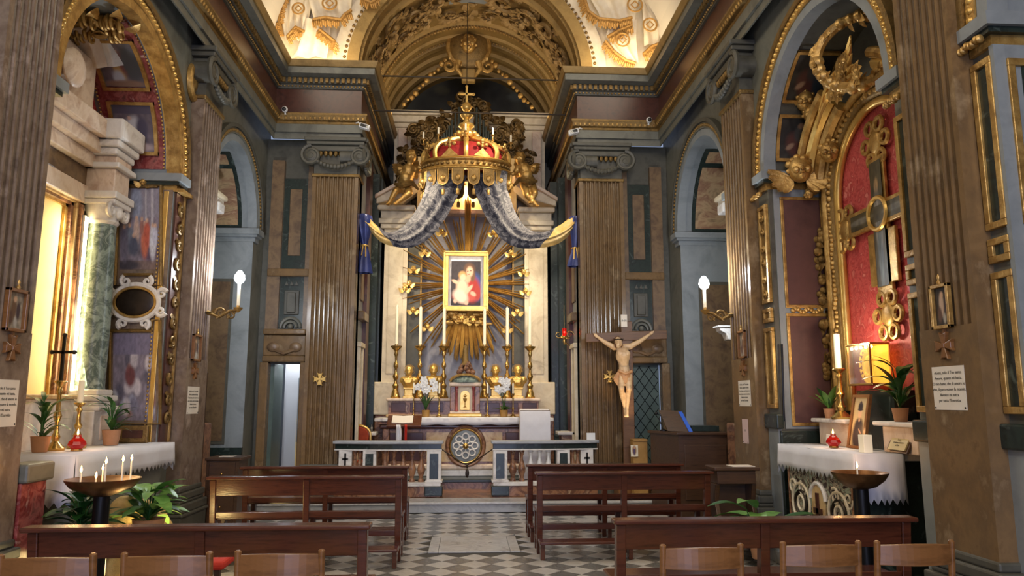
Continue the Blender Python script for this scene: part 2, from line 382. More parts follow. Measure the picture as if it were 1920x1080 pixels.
# steps of the chancel
st = sroot('chancel_step')
MB().box(-3.3, 3.3, 11.17, 11.35, 0, .112).build('riser', 'step_marble', st)
MB().box(-3.3, 3.3, 11.13, 11.62, .112, .15).build('nosing', 'slab_marble', st, bevel=.012)
MB().box(-3.4, 3.4, 11.6, 16.3, 0, .148).build('chancel_floor', 'rust_marble', st)
st = sroot('altar_step')
MB().box(AX-1.5, AX+1.5, 12.75, 13.3, .148, .26).build('riser', 'rust_marble', st)
MB().box(AX-1.55, AX+1.55, 12.7, 13.3, .26, .31).build('tread', 'green_marble', st, bevel=.01)
# walls -------------------------------------------------------
def arched(mb, u0, u1, z0, z1, d, ops, d1):
    """wall face at depth d with round-headed openings (centre, radius, springing), whose reveals run back to depth d1"""
    n = 28; ops = sorted(ops); a = u0
    for uc, r, zs in ops:
        mb.add([(a,d,z0),(uc-r,d,z0),(uc-r,d,z1),(a,d,z1)], [(0,1,2,3)])
        pts = [(uc-r*math.cos(PI*i/n), zs+r*math.sin(PI*i/n)) for i in range(n+1)]
        mb.grid([[(u, d, z) for u, z in pts], [(u, d, z1) for u, z in pts]])
        a = uc+r
    mb.add([(a,d,z0),(u1,d,z0),(u1,d,z1),(a,d,z1)], [(0,1,2,3)])
def reveal(mb, uc, r, zs, d0, d1, z0=0):
    n = 28; pts = [(uc-r, z0)]+[(uc-r*math.cos(PI*i/n), zs+r*math.sin(PI*i/n)) for i in range(n+1)]+[(uc+r, z0)]
    mb.grid([[(u, d0, z) for u, z in pts], [(u, d1, z) for u, z in pts]])
def archband(mb, uc, r0, r1, zs, d0, d1, n=28, a0=0, a1=PI):      # a flat ring with thickness
    rows = []
    for i in range(n+1):
        a = a0+(a1-a0)*i/n; c, s_ = -math.cos(a), math.sin(a)
        rows.append([(uc+r0*c, d1, zs+r0*s_), (uc+r0*c, d0, zs+r0*s_), (uc+r1*c, d0, zs+r1*s_), (uc+r1*c, d1, zs+r1*s_)])
    mb.grid(rows, True)
OP = {1: dict(chapel=(6.78, 1.275, 4.2), bay=(10.42, 1.18, 4.3), near=(3.1, 1.26, 4.1)), -1: dict(chapel=(7.25, 1.3, 4.2), bay=(10.68, 1.06, 4.3))}
DEPTH = {1: .83, -1: 1.03}
for s, nm in ((-1, 'wall_left'), (1, 'wall_right')):
    root = sroot(nm); ops = list(OP[s].values()); X = side(s)
    b = MB(X); arched(b, -7, 12.45, 0, ZS, .15, ops, 1); b.build('wall_face', 'grey_marble', root)
    for k, (uc, r, zs) in OP[s].items():
        dd = 1.3 if k == 'bay' else DEPTH[s]
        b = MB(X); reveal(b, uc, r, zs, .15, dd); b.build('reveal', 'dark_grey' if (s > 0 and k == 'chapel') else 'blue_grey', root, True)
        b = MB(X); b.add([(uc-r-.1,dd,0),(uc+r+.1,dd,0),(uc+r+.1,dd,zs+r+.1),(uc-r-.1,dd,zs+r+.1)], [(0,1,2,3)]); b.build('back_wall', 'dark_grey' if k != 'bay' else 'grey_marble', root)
        # archivolt: grey lip, gilt egg moulding, outer fillet
        m = 'gilt' if k != 'bay' else 'dark_grey'
        b = MB(X); archband(b, uc, r-.03, r+.07, zs, .1, .24); b.build('archivolt_lip', 'blue_grey' if s > 0 or k == 'bay' else 'gilt', root, True)
        b = MB(X); archband(b, uc, r+.075, r+.16, zs, .085, .16); b.build('archivolt', m if k != 'bay' else 'grey_marble', root, True)
        b = MB(X); archband(b, uc, r+.165, r+.22, zs, .06, .16); b.build('archivolt_fillet', 'old_gilt' if k != 'bay' else 'dark_grey', root, True)
        b = MB(X); n = 64
        for i in range(n):
            a = PI*(i+.5)/n; b.ball((uc-(r+.118)*math.cos(a), .085, zs+(r+.118)*math.sin(a)), (.026, .022, .026), 6, 5)
        stuff(b.build('beading', 'bright_gilt' if k != 'bay' else 'old_gilt', root, True))
        # imposts
        for e in (-1, 1):
            ue = uc+e*r
            for q, (o0, z0, z1, mm) in enumerate(((.0, zs-.2, zs-.13, 'gilt' if k != 'bay' else 'blue_grey'), (.04, zs-.13, zs-.09, 'green_marble' if k != 'bay' else 'blue_grey'), (.07, zs-.09, zs, 'blue_grey'))):
                u0, u1 = (ue-.01-o0, ue+.2+.3*o0) if e > 0 else (ue-.2-.3*o0, ue+.01+o0)
                MB(X).box(u0, u1, .12-o0, dd, z0, z1).build('impost', mm, root)
    # veneers on the far jamb and the soffit of the last bay
    uc, r, zs = OP[s]['bay']; uf = uc+r
    b = MB(X); b.box(uf-.012, uf+.02, .42, 1.05, .95, 3.5); b.build('veneer_border', 'dark_grey', root)
    b = MB(X); b.box(uf-.018, uf+.02, .46, 1.01, 1.0, 3.45); b.build('veneer_panel', 'brown_panel', root)
    b = MB(X); b.box(uf-.03, uf+.02, .15, 1.3, .78, .9); b.build('veneer_band', 'green_marble', root)
    for nm2, a0, a1, dl, mm, off in (('soffit_border', .02, 1.3, .34, 'green_marble', .012), ('soffit_panel', .06, .95, .40, 'alabaster', .018), ('soffit_panel', 1.03, 1.24, .42, 'alabaster', .018)):
        b = MB(X); rows = []
        for i in range(17):
            a = a0+(a1-a0)*i/16; cc, ss = math.cos(a), math.sin(a)
            rows.append([(uc+(r-off)*cc, dl, zs+(r-off)*ss), (uc+(r-off)*cc, 1.4-dl, zs+(r-off)*ss)])
        b.grid(rows); b.build(nm2, mm, root, True)
# nave behind the camera, vault -------------------------------
bw = sroot('wall_back'); b = MB()
for x0, x1, z0, z1 in ((-3.6,-1.8,0,11),(1.8,3.6,0,11),(-1.8,1.8,4.6,6.4),(-1.8,1.8,9.6,11)): b.box(x0, x1, -7.1, -6.95, z0, z1)
b.build('facade', 'plaster', bw)
ce = sroot('ceiling'); b = MB(); n = 32
wins = [(-1.5, 1.0), (3.2, 1.0), (8.2, 1.0)]
ys = sorted([-7, 12.35]+[w_+e for w_, h in wins for e in (-h, h)]); rows = []
for y in ys: rows.append([(3.45*math.cos(PI*i/n), y, ZS+.0+3.3*math.sin(PI*i/n)) for i in range(n+1)])
for k in range(len(ys)-1):
    win = any(abs((ys[k]+ys[k+1])/2-w_) < .01 for w_, h in wins)
    for i in range(n):
        if win and (1 <= i <= 5 or n-6 <= i <= n-2): continue
        b.add([rows[k][i], rows[k][i+1], rows[k+1][i+1], rows[k+1][i]], [(0,1,2,3)])
b.build('nave_vault', 'ceiling_white', ce, True)
for s in (-1, 1):
    for w_, h in wins:
        b = MB(); a0, a1 = PI*1/n, PI*6/n
        for q in (w_-h, w_+h): b.tube([(s*3.42*math.cos(a0+(a1-a0)*i/6), q, ZS+3.27*math.sin(a0+(a1-a0)*i/6)) for i in range(7)], .05, 6)
        b.build('window_surround', 'gilt', ce, True)
# entablature --------------------------------------------------
PARTS = [('architrave', 'grey_marble', [(0,5.92),(.02,5.92),(.02,6.03),(.05,6.03),(.05,6.17),(0,6.17)]),
         ('architrave_moulding', 'old_gilt', [(.05,6.17),(.06,6.18),(.06,6.215),(.1,6.225),(.12,6.29),(.13,6.31),(.13,6.34),(.0,6.35)]),
         ('frieze', 'red_marble', [(.02,6.345),(.02,6.8)]),
         ('bed_moulding', 'dark_grey', [(.02,6.79),(.05,6.8),(.06,6.86),(.1,6.87),(.1,6.96),(.13,6.97)]),
         ('corona', 'grey_marble', [(.12,6.965),(.25,6.985),(.25,7.09),(.24,7.1)]),
         ('cymatium', 'vault_gilt', [(.24,7.095),(.27,7.1),(.28,7.12),(.3,7.17),(.31,7.2),(-.3,7.205)])]
for s, nm in ((-1, 'entablature'), (1, 'entablature')):
    root = sroot(nm); path = [(-XW, -6.95), (-XW, YF), (-1.85, YF), (-1.85, 16.2)]
    sg = lambda pr: [(-o, z) for o, z in pr]
    for pn, mm, pr in PARTS:
        b = MB(None if s < 0 else (lambda p: (-p[0], p[1], p[2]))); b.sweep(sg(pr), path); b.build(pn, mm, root)
    for pn, mm, off, z, step, sz in (('egg_moulding', 'gilt', .1, 6.255, .075, (.024,.024,.03)), ('dentil', 'old_gilt', .115, 6.915, .085, (.05,.05,.08)), ('bead', 'gilt', .07, 6.83, .06, (.016,.016,.016))):
        b = MB(None if s < 0 else (lambda p: (-p[0], p[1], p[2])))
        segs = [((-XW+off, 5.4), (-XW+off, YF-off)), ((-XW+off, YF-off), (-1.85+off, YF-off)), ((-1.85+off, YF-off), (-1.85+off, 14.6))]
        for (xa, ya), (xb, yb) in segs:
            L = math.hypot(xb-xa, yb-ya); k = int(L/step)
            for i in range(k):
                t = (i+.5)/k; x, y = xa+(xb-xa)*t, ya+(yb-ya)*t
                if pn == 'dentil': b.cbox((x, y, z), sz)
                else: b.ball((x, y, z), sz, 6, 4)
        stuff(b.build(pn+'_row', mm, root))
# pilasters ----------------------------------------------------
def fluted(w, n, depth, dback):
    pts = [(-w/2, dback), (-w/2, 0)]; m = w*.07; fw = (w-2*m)/n
    for i in range(n):
        a = -w/2+m+fw*i; g = fw*.12
        pts.append((a+g, 0))
        for k in range(1, 6): th = PI*k/6; pts.append((a+fw/2-(fw/2-g)*math.cos(th), depth*math.sin(th)))
        pts.append((a+fw-g, 0))
    return pts+[(w/2, 0), (w/2, dback)]
def pilaster(xf, w, n, mm, zflute, dback, capmat='dark_grey', name='pilaster', zt=5.3, ztop=5.92):
    root = sroot(name); pr = fluted(w, n, .045, dback); zb = .62
    b = MB(xf); b.grid([[(u, d, zflute) for u, d in pr], [(u, d, zt) for u, d in pr]])
    b.add([(u, d, zflute) for u, d in pr], [tuple(range(len(pr)))]); b.build('shaft', mm, root)
    if zflute > zb:
        b = MB(xf); b.box(-w/2-.004, w/2+.004, -.004, dback, zb, zflute); b.build('lower_shaft', mm, root)
    b = MB(xf)
    for z0, z1, o in ((0, .3, .07), (.3, .34, .09), (.34, .44, .075), (.44, .48, .04), (.48, .56, .05), (.56, .62, .02)): b.box(-w/2-o, w/2+o, -o, dback, z0, z1)
    b.build('base', 'dark_grey', root, bevel=.015)
    # ionic capital
    b = MB(xf); b.box(-w/2-.02, w/2+.02, -.025, dback, zt-.02, zt+.03); b.build('astragal', 'old_gilt', root, bevel=.012)
    cap = MB(xf).box(-w/2+.02, w/2-.02, -.01, dback, zt+.03, zt+.36).build('capital', capmat, root)
    b = MB(xf); b.box(-w/2-.1, w/2+.1, -.13, dback, ztop-.12, ztop-.06); b.box(-w/2-.13, w/2+.13, -.16, dback, ztop-.06, ztop+.003); b.build('abacus', capmat, cap, bevel=.012)
    b = MB(xf); b.box(-w/2-.04, w/2+.04, -.09, dback, ztop-.22, ztop-.12); b.build('canalis', capmat, cap, bevel=.02)
    for e in (-1, 1):
        b = MB(xf); c = (e*(w/2+.02), -.1, ztop-.3)
        b.spiral(c, .17, 2.2, .036, 'xz', -e, PI/2, 44, .1); b.ball((c[0], c[1]+.02, c[2]), (.15, .035, .15), 16, 6)
        b.tube([(c[0], c[1]+.03, c[2]), (c[0], dback, c[2])], .13, 14); b.build('volute', capmat, cap, True)
    b = MB(xf)
    for i in range(7): b.ball((-w/2+.13+(w-.26)*i/6, -.06, ztop-.26), (.035, .035, .05), 8, 6)
    b.build('egg_row', 'old_gilt', cap, True)
    b = MB(xf); pts = []
    for i in range(13):
        t = i/12*2-1; p = (t*(w/2-.03), -.08-.03*(1-t*t), ztop-.36-.14*(1-t*t)); pts.append(p); b.ball(p, .03+.018*(1-t*t), 7, 5)
    b.tube(pts, .025, 6); b.build('garland', capmat, cap, True)
    return root
for s, (ua, ub) in ((1, (4.57, 5.18)), (1, (8.34, 9.06)), (-1, (5.1, 5.75)), (-1, (8.88, 9.56))):
    pilaster(side(s, (ua+ub)/2), ub-ua, 7, 'left_lit_marble' if (s < 0) else 'fluted_marble', 2.1, .16)
for s in (-1, 1):
    pilaster(lambda p, s=s: (s*2.225+p[0], YF+p[1], p[2]), .75, 9, 'fluted_marble', .62, .3)
    # half pilaster in the corner and the return on the chancel side
    pilaster(lambda p, s=s: (s*(1.85+p[1]), 12.3+p[0], p[2]), .42, 5, 'fluted_marble', .62, .3)
# end wall -----------------------------------------------------
ew = sroot('wall_front')
for s in (-1, 1):
    f = (lambda p, s=s: (s*p[0], p[1], p[2]))
    b = MB(f); b.box(1.85, 2.62, 12.3, 12.5, .14, 6.0); b.box(2.6, 3.5, 12.3, 12.5, 2.2, 6.0); b.box(3.28, 3.5, 12.3, 12.5, 0, 2.2); b.build('end_wall', 'dark_grey', ew)
    b = MB(f); b.box(3.1, 3.3, 12.2, 12.34, 2.75, 5.6); b.box(2.62, 2.7, 12.2, 12.34, 2.75, 5.6); b.build('border', 'brown_panel', ew)
    b = MB(f); b.box(2.7, 3.1, 12.26, 12.34, 3.75, 5.3); b.build('veneer_border', 'green_marble', ew)
    b = MB(f); b.box(2.8, 3.0, 12.245, 12.34, 3.98, 5.12); b.build('veneer_panel', 'brown_panel', ew, bevel=.01)
    b = MB(f); b.box(2.62, 3.3, 12.16, 12.34, 3.62, 3.75); b.build('string_course', 'fluted_marble', ew, bevel=.02)
    b = MB(f); b.box(2.7, 3.1, 12.27, 12.34, 2.75, 3.62); b.build('niche_panel', 'green_marble', ew)
    # small relief: pedestal, urn and shell
    b = MB(f); b.box(2.78, 3.02, 12.24, 12.3, 3.0, 3.4); b.box(2.83, 2.97, 12.2, 12.3, 3.03, 3.36); b.build('relief_panel', 'dark_grey', ew, bevel=.01)
    b = MB(f); b.ring((2.9, 12.24, 2.78), .16, .03, 'y', 20, 6, 0, PI); b.ring((2.9, 12.23, 2.78), .1, .025, 'y', 20, 6, 0, PI); b.ball((2.9, 12.24, 2.8), .05); b.build('shell_relief', 'grey_marble', ew, True)
    for q in range(3): MB(f).prism([(2.8+.08*q, 3.48), (2.86+.08*q, 3.48), (2.83+.08*q, 3.55)], 12.24, 12.3).build('dart', 'dark_grey', ew)
    # lintel over the small doors
    b = MB(f); b.box(2.62, 3.3, 12.1, 12.32, 2.66, 2.75); b.box(2.62, 3.3, 12.16, 12.32, 2.32, 2.66); b.box(2.62, 3.3, 12.12, 12.32, 2.22, 2.32); b.build('door_lintel', 'fluted_marble', ew, bevel=.02)
    b = MB(f); b.ball((2.78, 12.15, 2.46), (.1, .03, .08)); b.ball((3.14, 12.15, 2.46), (.1, .03, .08)); b.tube([(2.8,12.15,2.42),(2.96,12.13,2.36),(3.12,12.15,2.42)], .03, 6); b.build('lintel_relief', 'brown_panel', ew, True)
    b = MB(f); b.box(3.2, 3.34, 12.14, 12.34, 0, 2.22); b.box(2.6, 2.7, 12.14, 12.34, 0, 2.22); b.build('door_jamb', 'fluted_marble', ew, bevel=.02)
    # upper wall with the chancel arch
    b = MB(f); n = 28; zc = 7.25; R0 = 1.97
    pts = [(R0*math.cos(PI/2*i/n), zc+R0*math.sin(PI/2*i/n)) for i in range(n+1)]
    b.grid([[(x, 12.3, z) for x, z in pts], [(3.5 if i < n else 0, 12.3, z if i < n else 10.6) for i, (x, z) in enumerate(pts)]])
    b.add([(0,12.3,zc+R0),(3.5,12.3,zc+R0-.02),(3.5,12.3,10.6),(0,12.3,10.6)], [(0,1,2,3)]); b.build('upper_wall', 'stucco', ew)
ew2 = sroot('chancel_arch')
def halfring(mb, R0, R1, y0, y1, zc=7.25, n=48):
    rows = []
    for i in range(n+1):
        a = PI*i/n; c, q = math.cos(a), math.sin(a)
        rows.append([(R0*c, y1, zc+R0*q), (R0*c, y0, zc+R0*q), (R1*c, y0, zc+R1*q), (R1*c, y1, zc+R1*q)])
    mb.grid(rows, True); return mb
halfring(MB(), 2.13, 2.4, 12.24, 12.32).build('white_band', 'stucco', ew2, True)
b = MB()
for i in range(70):
    a = PI*(i+.5)/70; b.ball((2.2*math.cos(a), 12.235, 7.25+2.2*math.sin(a)), (.03, .025, .03), 6, 5)
stuff(b.build('white_band_beading', 'old_gilt', ew2, True))
halfring(MB(), 1.93, 2.13, 12.12, 12.34).build('rim', 'vault_gilt', ew2, True)
halfring(MB(), 1.88, 1.96, 12.18, 12.4).build('inner_rim', 'old_gilt', ew2, True)
# barrel vault with moulded rings
prof = [(12.3,1.93),(12.5,1.95),(12.55,1.9),(12.62,1.88),(12.66,1.94),(13.95,1.94),(14.0,1.9),(14.08,1.86),(14.14,1.9),(14.4,1.9),(14.44,1.86),(14.54,1.85),(14.6,1.92),(14.66,1.92),(14.7,1.84),(14.8,1.82),(14.86,1.88),(15.1,1.88),(15.14,1.82),(15.24,1.8),(15.3,1.87),(15.5,1.87),(15.54,1.79),(15.66,1.77),(15.72,1.85),(15.95,1.85),(16.0,1.76),(16.2,1.75)]
b = MB(); n = 56; b.grid([[(R*math.cos(PI*i/n), y, 7.22+R*math.sin(PI*i/n)) for i in range(n+1)] for y, R in prof]); b.build('barrel_vault', 'vault_gilt', ew2, True, sharp=25)
for yy, RR, nn, k in ((14.04, 1.85, 90, .028), (14.57, 1.84, 90, .02)):
    b = MB()
    for i in range(nn): a = PI*(i+.5)/nn; b.ball((RR*math.cos(a), yy, 7.22+RR*math.sin(a)), k, 6, 4)
    stuff(b.build('vault_beading', 'gilt', ew2, True))
# stucco foliage on the front band of the vault: C-scrolls with acanthus leaves, each one its own piece
def onvault(a, y, h=0, R=1.94): return (-(R-h)*math.cos(a), y, 7.22+(R-h)*math.sin(a))
def scroll(a0, y0, k, flip, parent, m='relief_gilt'):
    b = MB(); pts = []; rr = []
    for i in range(33):
        t = i/32; an = flip*(t*2*PI*1.25)+.4; q = k*(1-.85*t)
        pts.append(onvault(a0+q*math.cos(an)/1.94, y0+q*math.sin(an), .05+.05*t)); rr.append(.05*(1-.4*t)*(k/.3))
    b.tube(pts, rr, 6); b.ball(pts[-1], .05*k/.3, 8, 6)
    for i in range(0, 22, 2):
        p = Vector(pts[i]); c = Vector(onvault(a0, y0, .05)); d = (p-c); up = Vector((0, 0, 7.22))-Vector((p.x, 0, p.z)); up.y = 0
        b.leaf(p, d+up*.12+Vector((0, .05, 0)), up, k*.62, k*.4, .5); b.leaf(p, d*.8+Vector((0,.1*flip,0))+up*.3, up, k*.42, k*.3, .7)
    return b.build('acanthus_scroll', m, parent, True)
for i, a in enumerate((.16, .42, .7, .98, 1.24)):
    for e in (1, -1):
        aa = a if e > 0 else PI-a
        scroll(aa, 12.95+.18*(i % 2), .3, e*(1 if i % 2 else -1), ew2); scroll(aa+e*.12, 13.55-.1*(i % 2), .24, -e*(1 if i % 2 else -1), ew2)
b = MB()
for i in range(90):
    a = random.uniform(.05, PI-.05); y = random.uniform(12.72, 13.9); p = Vector(onvault(a, y, .02)); up = Vector((0,0,7.22))-Vector((p.x,0,p.z)); up.y = 0; t = random.uniform(0, 6.28)
    d = Vector((math.sin(a)*math.cos(t), math.sin(t), math.cos(a)*math.cos(t)))
    b.leaf(p, d+up*.15, up, .24, .15, .5); b.ball(p, .03, 6, 4)
stuff(b.build('small_foliage', 'relief_gilt', ew2, True))
# blue painted field at the crown
b = MB(); b.grid([[onvault(PI/2-.22+.44*i/8, 12.7+.55*j/4, .015) for i in range(9)] for j in range(5)]); b.build('painted_field', 'blue_grey', ew2, True)
# keystone cartouche with a head
ct = thing('cartouche', 'gilded stucco cartouche with a child head at the crown of the vault', 'ornament', (0, 14.6, 8.8))
ck = PX(879, 88, 14.5); q = lambda x, z, y=0: (ck.x+x, ck.y+y, ck.z+z)
b = MB(); b.ball(ck, (.42, .12, .5), 20, 10); b.build('shield', 'old_gilt', ct, True)
b = MB(); b.ring(ck, .42, .055, 'y', 32, 8, -.4*PI, 1.4*PI, 1, 1.05)
for e in (-1, 1):
    b.spiral(q(e*.4, -.42), .16, 1.3, .05, 'xz', e, PI/2, 24); b.tube([q(e*.2,-.35,-.06), q(e*.24,-.52,-.06), q(e*.12,-.68,-.04)], [.07,.05,.03], 8)
b.build('scroll_frame', 'gilt', ct, True)
b = MB(); b.box(ck.x-.14, ck.x+.14, 14.42, 14.6, ck.z-.78, ck.z-.5); b.build('bracket', 'vault_gilt', ct, bevel=.03)
cherub(ct, (ck.x, ck.y-.15, ck.z-.02), .3, 'gilt', 0, name='head')
for e in (-1, 1):
    b = MB()
    for i in range(12): b.ball(q(e*(.48+.075*i), -.3-.09*i+.02*math.sin(i*2), .02+.03*math.sin(i)), .05+.015*math.sin(i*1.7), 7, 5)
    b.build('garland', 'gilt', ct, True)
# iron tie rods across the chancel
for (xa, ya, xb, yb, Y, lab) in ((705, 141, 1060, 152, 12.6, 'upper thin iron tie rod across the gilded chancel vault'), (712, 207, 1050, 216, 13.0, 'lower thin iron tie rod behind the cross of the crown')):
    p, q2 = PX(xa, ya, Y), PX(xb, yb, Y); o = MB().tube([(-1.9, Y, (p.z+q2.z)/2), (1.9, Y, (p.z+q2.z)/2)], .014, 6).build('tie_rod', 'iron', None, loc=(0, Y, (p.z+q2.z)/2)); tag(o, lab, 'rod')
# chancel side walls and back
cw = sroot('wall_chancel')
for s in (-1, 1):
    f = (lambda p, s=s: (s*p[0], p[1], p[2]))
    b = MB(f); b.box(1.85, 2.0, 12.35, 16.3, .14, 6.0); b.box(1.9, 2.0, 12.35, 16.3, 6.0, 7.3); b.build('chancel_side', 'blue_grey', cw)
    b = MB(f); b.box(1.78, 1.9, 13.0, 13.35, .14, 5.9); b.build('strip_pilaster', 'red_marble', cw)
    b = MB(f); b.box(1.72, 1.9, 13.85, 14.12, .14, 5.9); b.build('strip_pilaster', 'green_marble', cw)
    b = MB(f); b.box(1.80, 1.9, 12.55, 12.62, .14, 2.5); b.box(1.80, 1.9, 12.9, 12.97, .14, 2.5); b.box(1.78, 1.9, 12.52, 13.0, 2.5, 2.58); b.build('side_door_frame', 'cream_marble', cw, bevel=.01)
    b = MB(f); b.box(1.74, 1.9, 12.5, 13.02, 2.95, 3.1); b.build('side_door_cornice', 'fluted_marble', cw, bevel=.02)
    b = MB(f); b.box(1.82, 1.9, 12.6, 12.92, 3.3, 4.3); b.build('side_panel', 'brown_panel', cw, bevel=.02)
    b = MB(f); b.box(1.55, 1.9, 12.9, 13.35, 1.02, 1.08); b.build('credence_shelf', 'pale_marble', cw, bevel=.015)
    b = MB(f); b.box(1.62, 1.9, 12.95, 13.3, .5, 1.02); b.build('credence_block', 'rust_marble', cw)
MB().box(-2, 2, 16.2, 16.4, 0, 9.4).build('chancel_back', 'dark_grey', cw)
# lunette painting behind the organ
C = canvas(60, 30, (34,34,28)); speckle(C, .4, 3, 6)
for q in range(26): ell(C, random.random(), random.random(), .05, .06, random.choice([(60,56,36),(30,44,50),(84,70,40),(24,24,20),(70,74,70)]), random.random()*3)
ell(C, .78, .25, .05, .05, (170,168,160)); ell(C, .72, .2, .03, .08, (120,120,110))
picture('lunette_painting', C, lambda u, v: (-1.74+3.48*u, 16.19, 7.3+1.65*v), cw)
# doors of the end wall
d1 = sroot('door_1'); MB().box(-3.2, -2.7, 13.3, 13.36, .0, 2.6).build('sacristy_wall', 'sacristy_white', d1)
b = MB(); b.box(-4.2, -2.0, 15.2, 15.3, 0, 3.2); b.box(-3.36, -3.3, 12.5, 15.2, 0, 3.2); b.box(-2.2,-2.1,12.5,15.2,0,3.2); b.build('sacristy_room', 'sacristy_white', d1)
MB().box(-3.2, -3.14, 12.32, 12.9, 0, 2.2).build('door_leaf', 'door_green', d1)
MB().box(-2.96, -2.7, 13.26, 13.31, .9, 2.0).build('notice_board', 'blue_grey', d1)
MB().box(-2.97, -2.7, 13.28, 13.31, 0, 1.3).build('wainscot', 'yellow_wall_and_glow', d1)
lamp('sacristy_lamp', 'POINT', (-2.95, 12.9, 2.5), 14, NEUT, .1)
d2 = sroot('door_2'); MB().box(2.7, 3.2, 12.36, 12.42, .0, 2.22).build('door_leaf', 'door_green', d2)
for k in range(-3, 12):
    for e in (-1, 1):
        za = .2+k*.22; xa, xb = (2.72, 3.18) if e > 0 else (3.18, 2.72); zb2 = za+.62
        if zb2 < .2 or za > 2.15: continue
        t0, t1 = max(0, (.05-za)/.62), min(1, (2.18-za)/.62)
        if t1 > t0: MB().tube([(xa+(xb-xa)*t0, 12.355, za+.62*t0), (xa+(xb-xa)*t1, 12.355, za+.62*t1)], .006, 5).build('lead_lattice', 'lead', d2)
# ------------------------------------------------------------ stucco curtains above the cornice
def fringe(parent, path, drop, Y, name='fringe', m='fringe', seed=0):
    pts = [PX(x, y, Y) for x, y in path]; P = []
    for i in range(len(pts)-1):
        n = max(2, int((pts[i+1]-pts[i]).length/.03))
        for k in range(n): P.append(pts[i].lerp(pts[i+1], k/n))
    P.append(pts[-1]); b = MB()
    for i, p in enumerate(P[:-1]):
        t = (P[i+1]-p).normalized(); nrm = Vector((t.z, 0, -t.x)); nrm = nrm if nrm.z < 0 else -nrm
        d = (nrm*.6+Vector((0,0,-1))*.6).normalized()*drop*(.9+.15*math.sin(i*2.1))
        a = p+Vector((0,-.05,0)); b.tube([a, a+d*.5+Vector((0,-.03,0)), a+d], [.02, .021, .016], 5)
    b.tube([tuple(p+Vector((0,-.06,0))) for p in P], .03, 6); return b.build(name, m, parent, True)
def curtain_sheet(parent, outline, Y, m='stucco', amp=.06, nf=4, name='cloth'):
    # outline: rows of (left px, right px) down the sheet; folds run down the length
    rows = []
    for i, (a, c) in enumerate(outline):
        pa, pc = PX(*a, Y), PX(*c, Y); t_ = i/(len(outline)-1)
        rows.append([tuple(pa.lerp(pc, j/20)+Vector((0, -.05-amp*(.5+.5*math.sin(j/20*PI*2*nf+1.3*math.sin(t_*4))), 0))) for j in range(21)])
    R = []
    for i in range(len(rows)-1):
        for k in range(4): R.append([tuple(Vector(p).lerp(Vector(q), k/4)) for p, q in zip(rows[i], rows[i+1])])
    R.append(rows[-1]); b = MB(); b.grid(R); return b.build(name, m, parent, True, sharp=80)
def medal(parent, px, py, Y, r, m='fringe', name='embroidery'):
    p = PX(px, py, Y); b = MB(); b.ring((p.x, Y-.11, p.z), r, .016, 'y', 20, 6); b.ring((p.x, Y-.11, p.z), r*.55, .014, 'y', 4, 6); b.build(name, m, parent, True)
sc = thing('stucco_curtain', 'white stucco curtain with gold fringes beside the chancel arch, above the spotlight marked cornice', 'ornament', (-2.8, 12.25, 7.2))
sc['label'] = 'white and gold stucco curtain on the left side of the gilded chancel arch'
curtain_sheet(sc, [((545,-60),(600,-60)),((535,0),(590,0)),((532,50),(580,50)),((535,80),(572,80))], 12.25, amp=.08)
curtain_sheet(sc, [((590,-60),(668,-60)),((580,0),(662,0)),((585,20),(660,25)),((590,40),(655,40))], 12.22, amp=.08, nf=3)
curtain_sheet(sc, [((575,40),(620,40)),((570,70),(622,70)),((560,100),(618,95)),((548,112),(614,112))], 12.25, amp=.07, nf=2)
fringe(sc, [(545,-20),(530,15),(525,45),(532,70)], .1, 12.18); fringe(sc, [(540,72),(556,54),(572,62)], .16, 12.14)
fringe(sc, [(588,40),(610,36),(640,40),(648,30),(660,22)], .16, 12.12); fringe(sc, [(600,58),(618,72),(628,80),(622,96)], .16, 12.14); fringe(sc, [(680,0),(696,8),(712,0)], .14, 12.05)
medal(sc, 620, 12, 12.14, .12); medal(sc, 562, 22, 12.14, .1)
sc = thing('stucco_curtain', 'white and gold stucco curtain on the right side of the gilded chancel arch', 'ornament', (2.9, 12.25, 7.2))
curtain_sheet(sc, [((1095,-60),(1200,-60)),((1102,0),(1196,0)),((1120,30),(1190,25)),((1130,55),(1188,50))], 12.25, amp=.08, nf=3)
curtain_sheet(sc, [((1140,50),(1192,40)),((1134,75),(1190,75)),((1150,98),(1192,100)),((1170,120),(1196,120))], 12.23, amp=.07, nf=2)
curtain_sheet(sc, [((1195,-60),(1236,-60)),((1200,0),(1246,0)),((1204,50),(1248,40)),((1206,90),(1240,86))], 12.26, amp=.07, nf=2)
fringe(sc, [(1092,-10),(1102,24),(1122,38),(1160,42),(1184,36)], .17, 12.12); fringe(sc, [(1182,50),(1160,60),(1138,72)], .16, 12.12); fringe(sc, [(1134,80),(1150,100),(1172,116),(1190,122)], .15, 12.13)
fringe(sc, [(1214,-10),(1236,26),(1247,50),(1244,75)], .12, 12.15); fringe(sc, [(1205,104),(1220,90),(1238,84)], .16, 12.13)
medal(sc, 1188, 15, 12.12, .13); medal(sc, 1216, 52, 12.14, .12); medal(sc, 1165, 80, 12.13, .12)
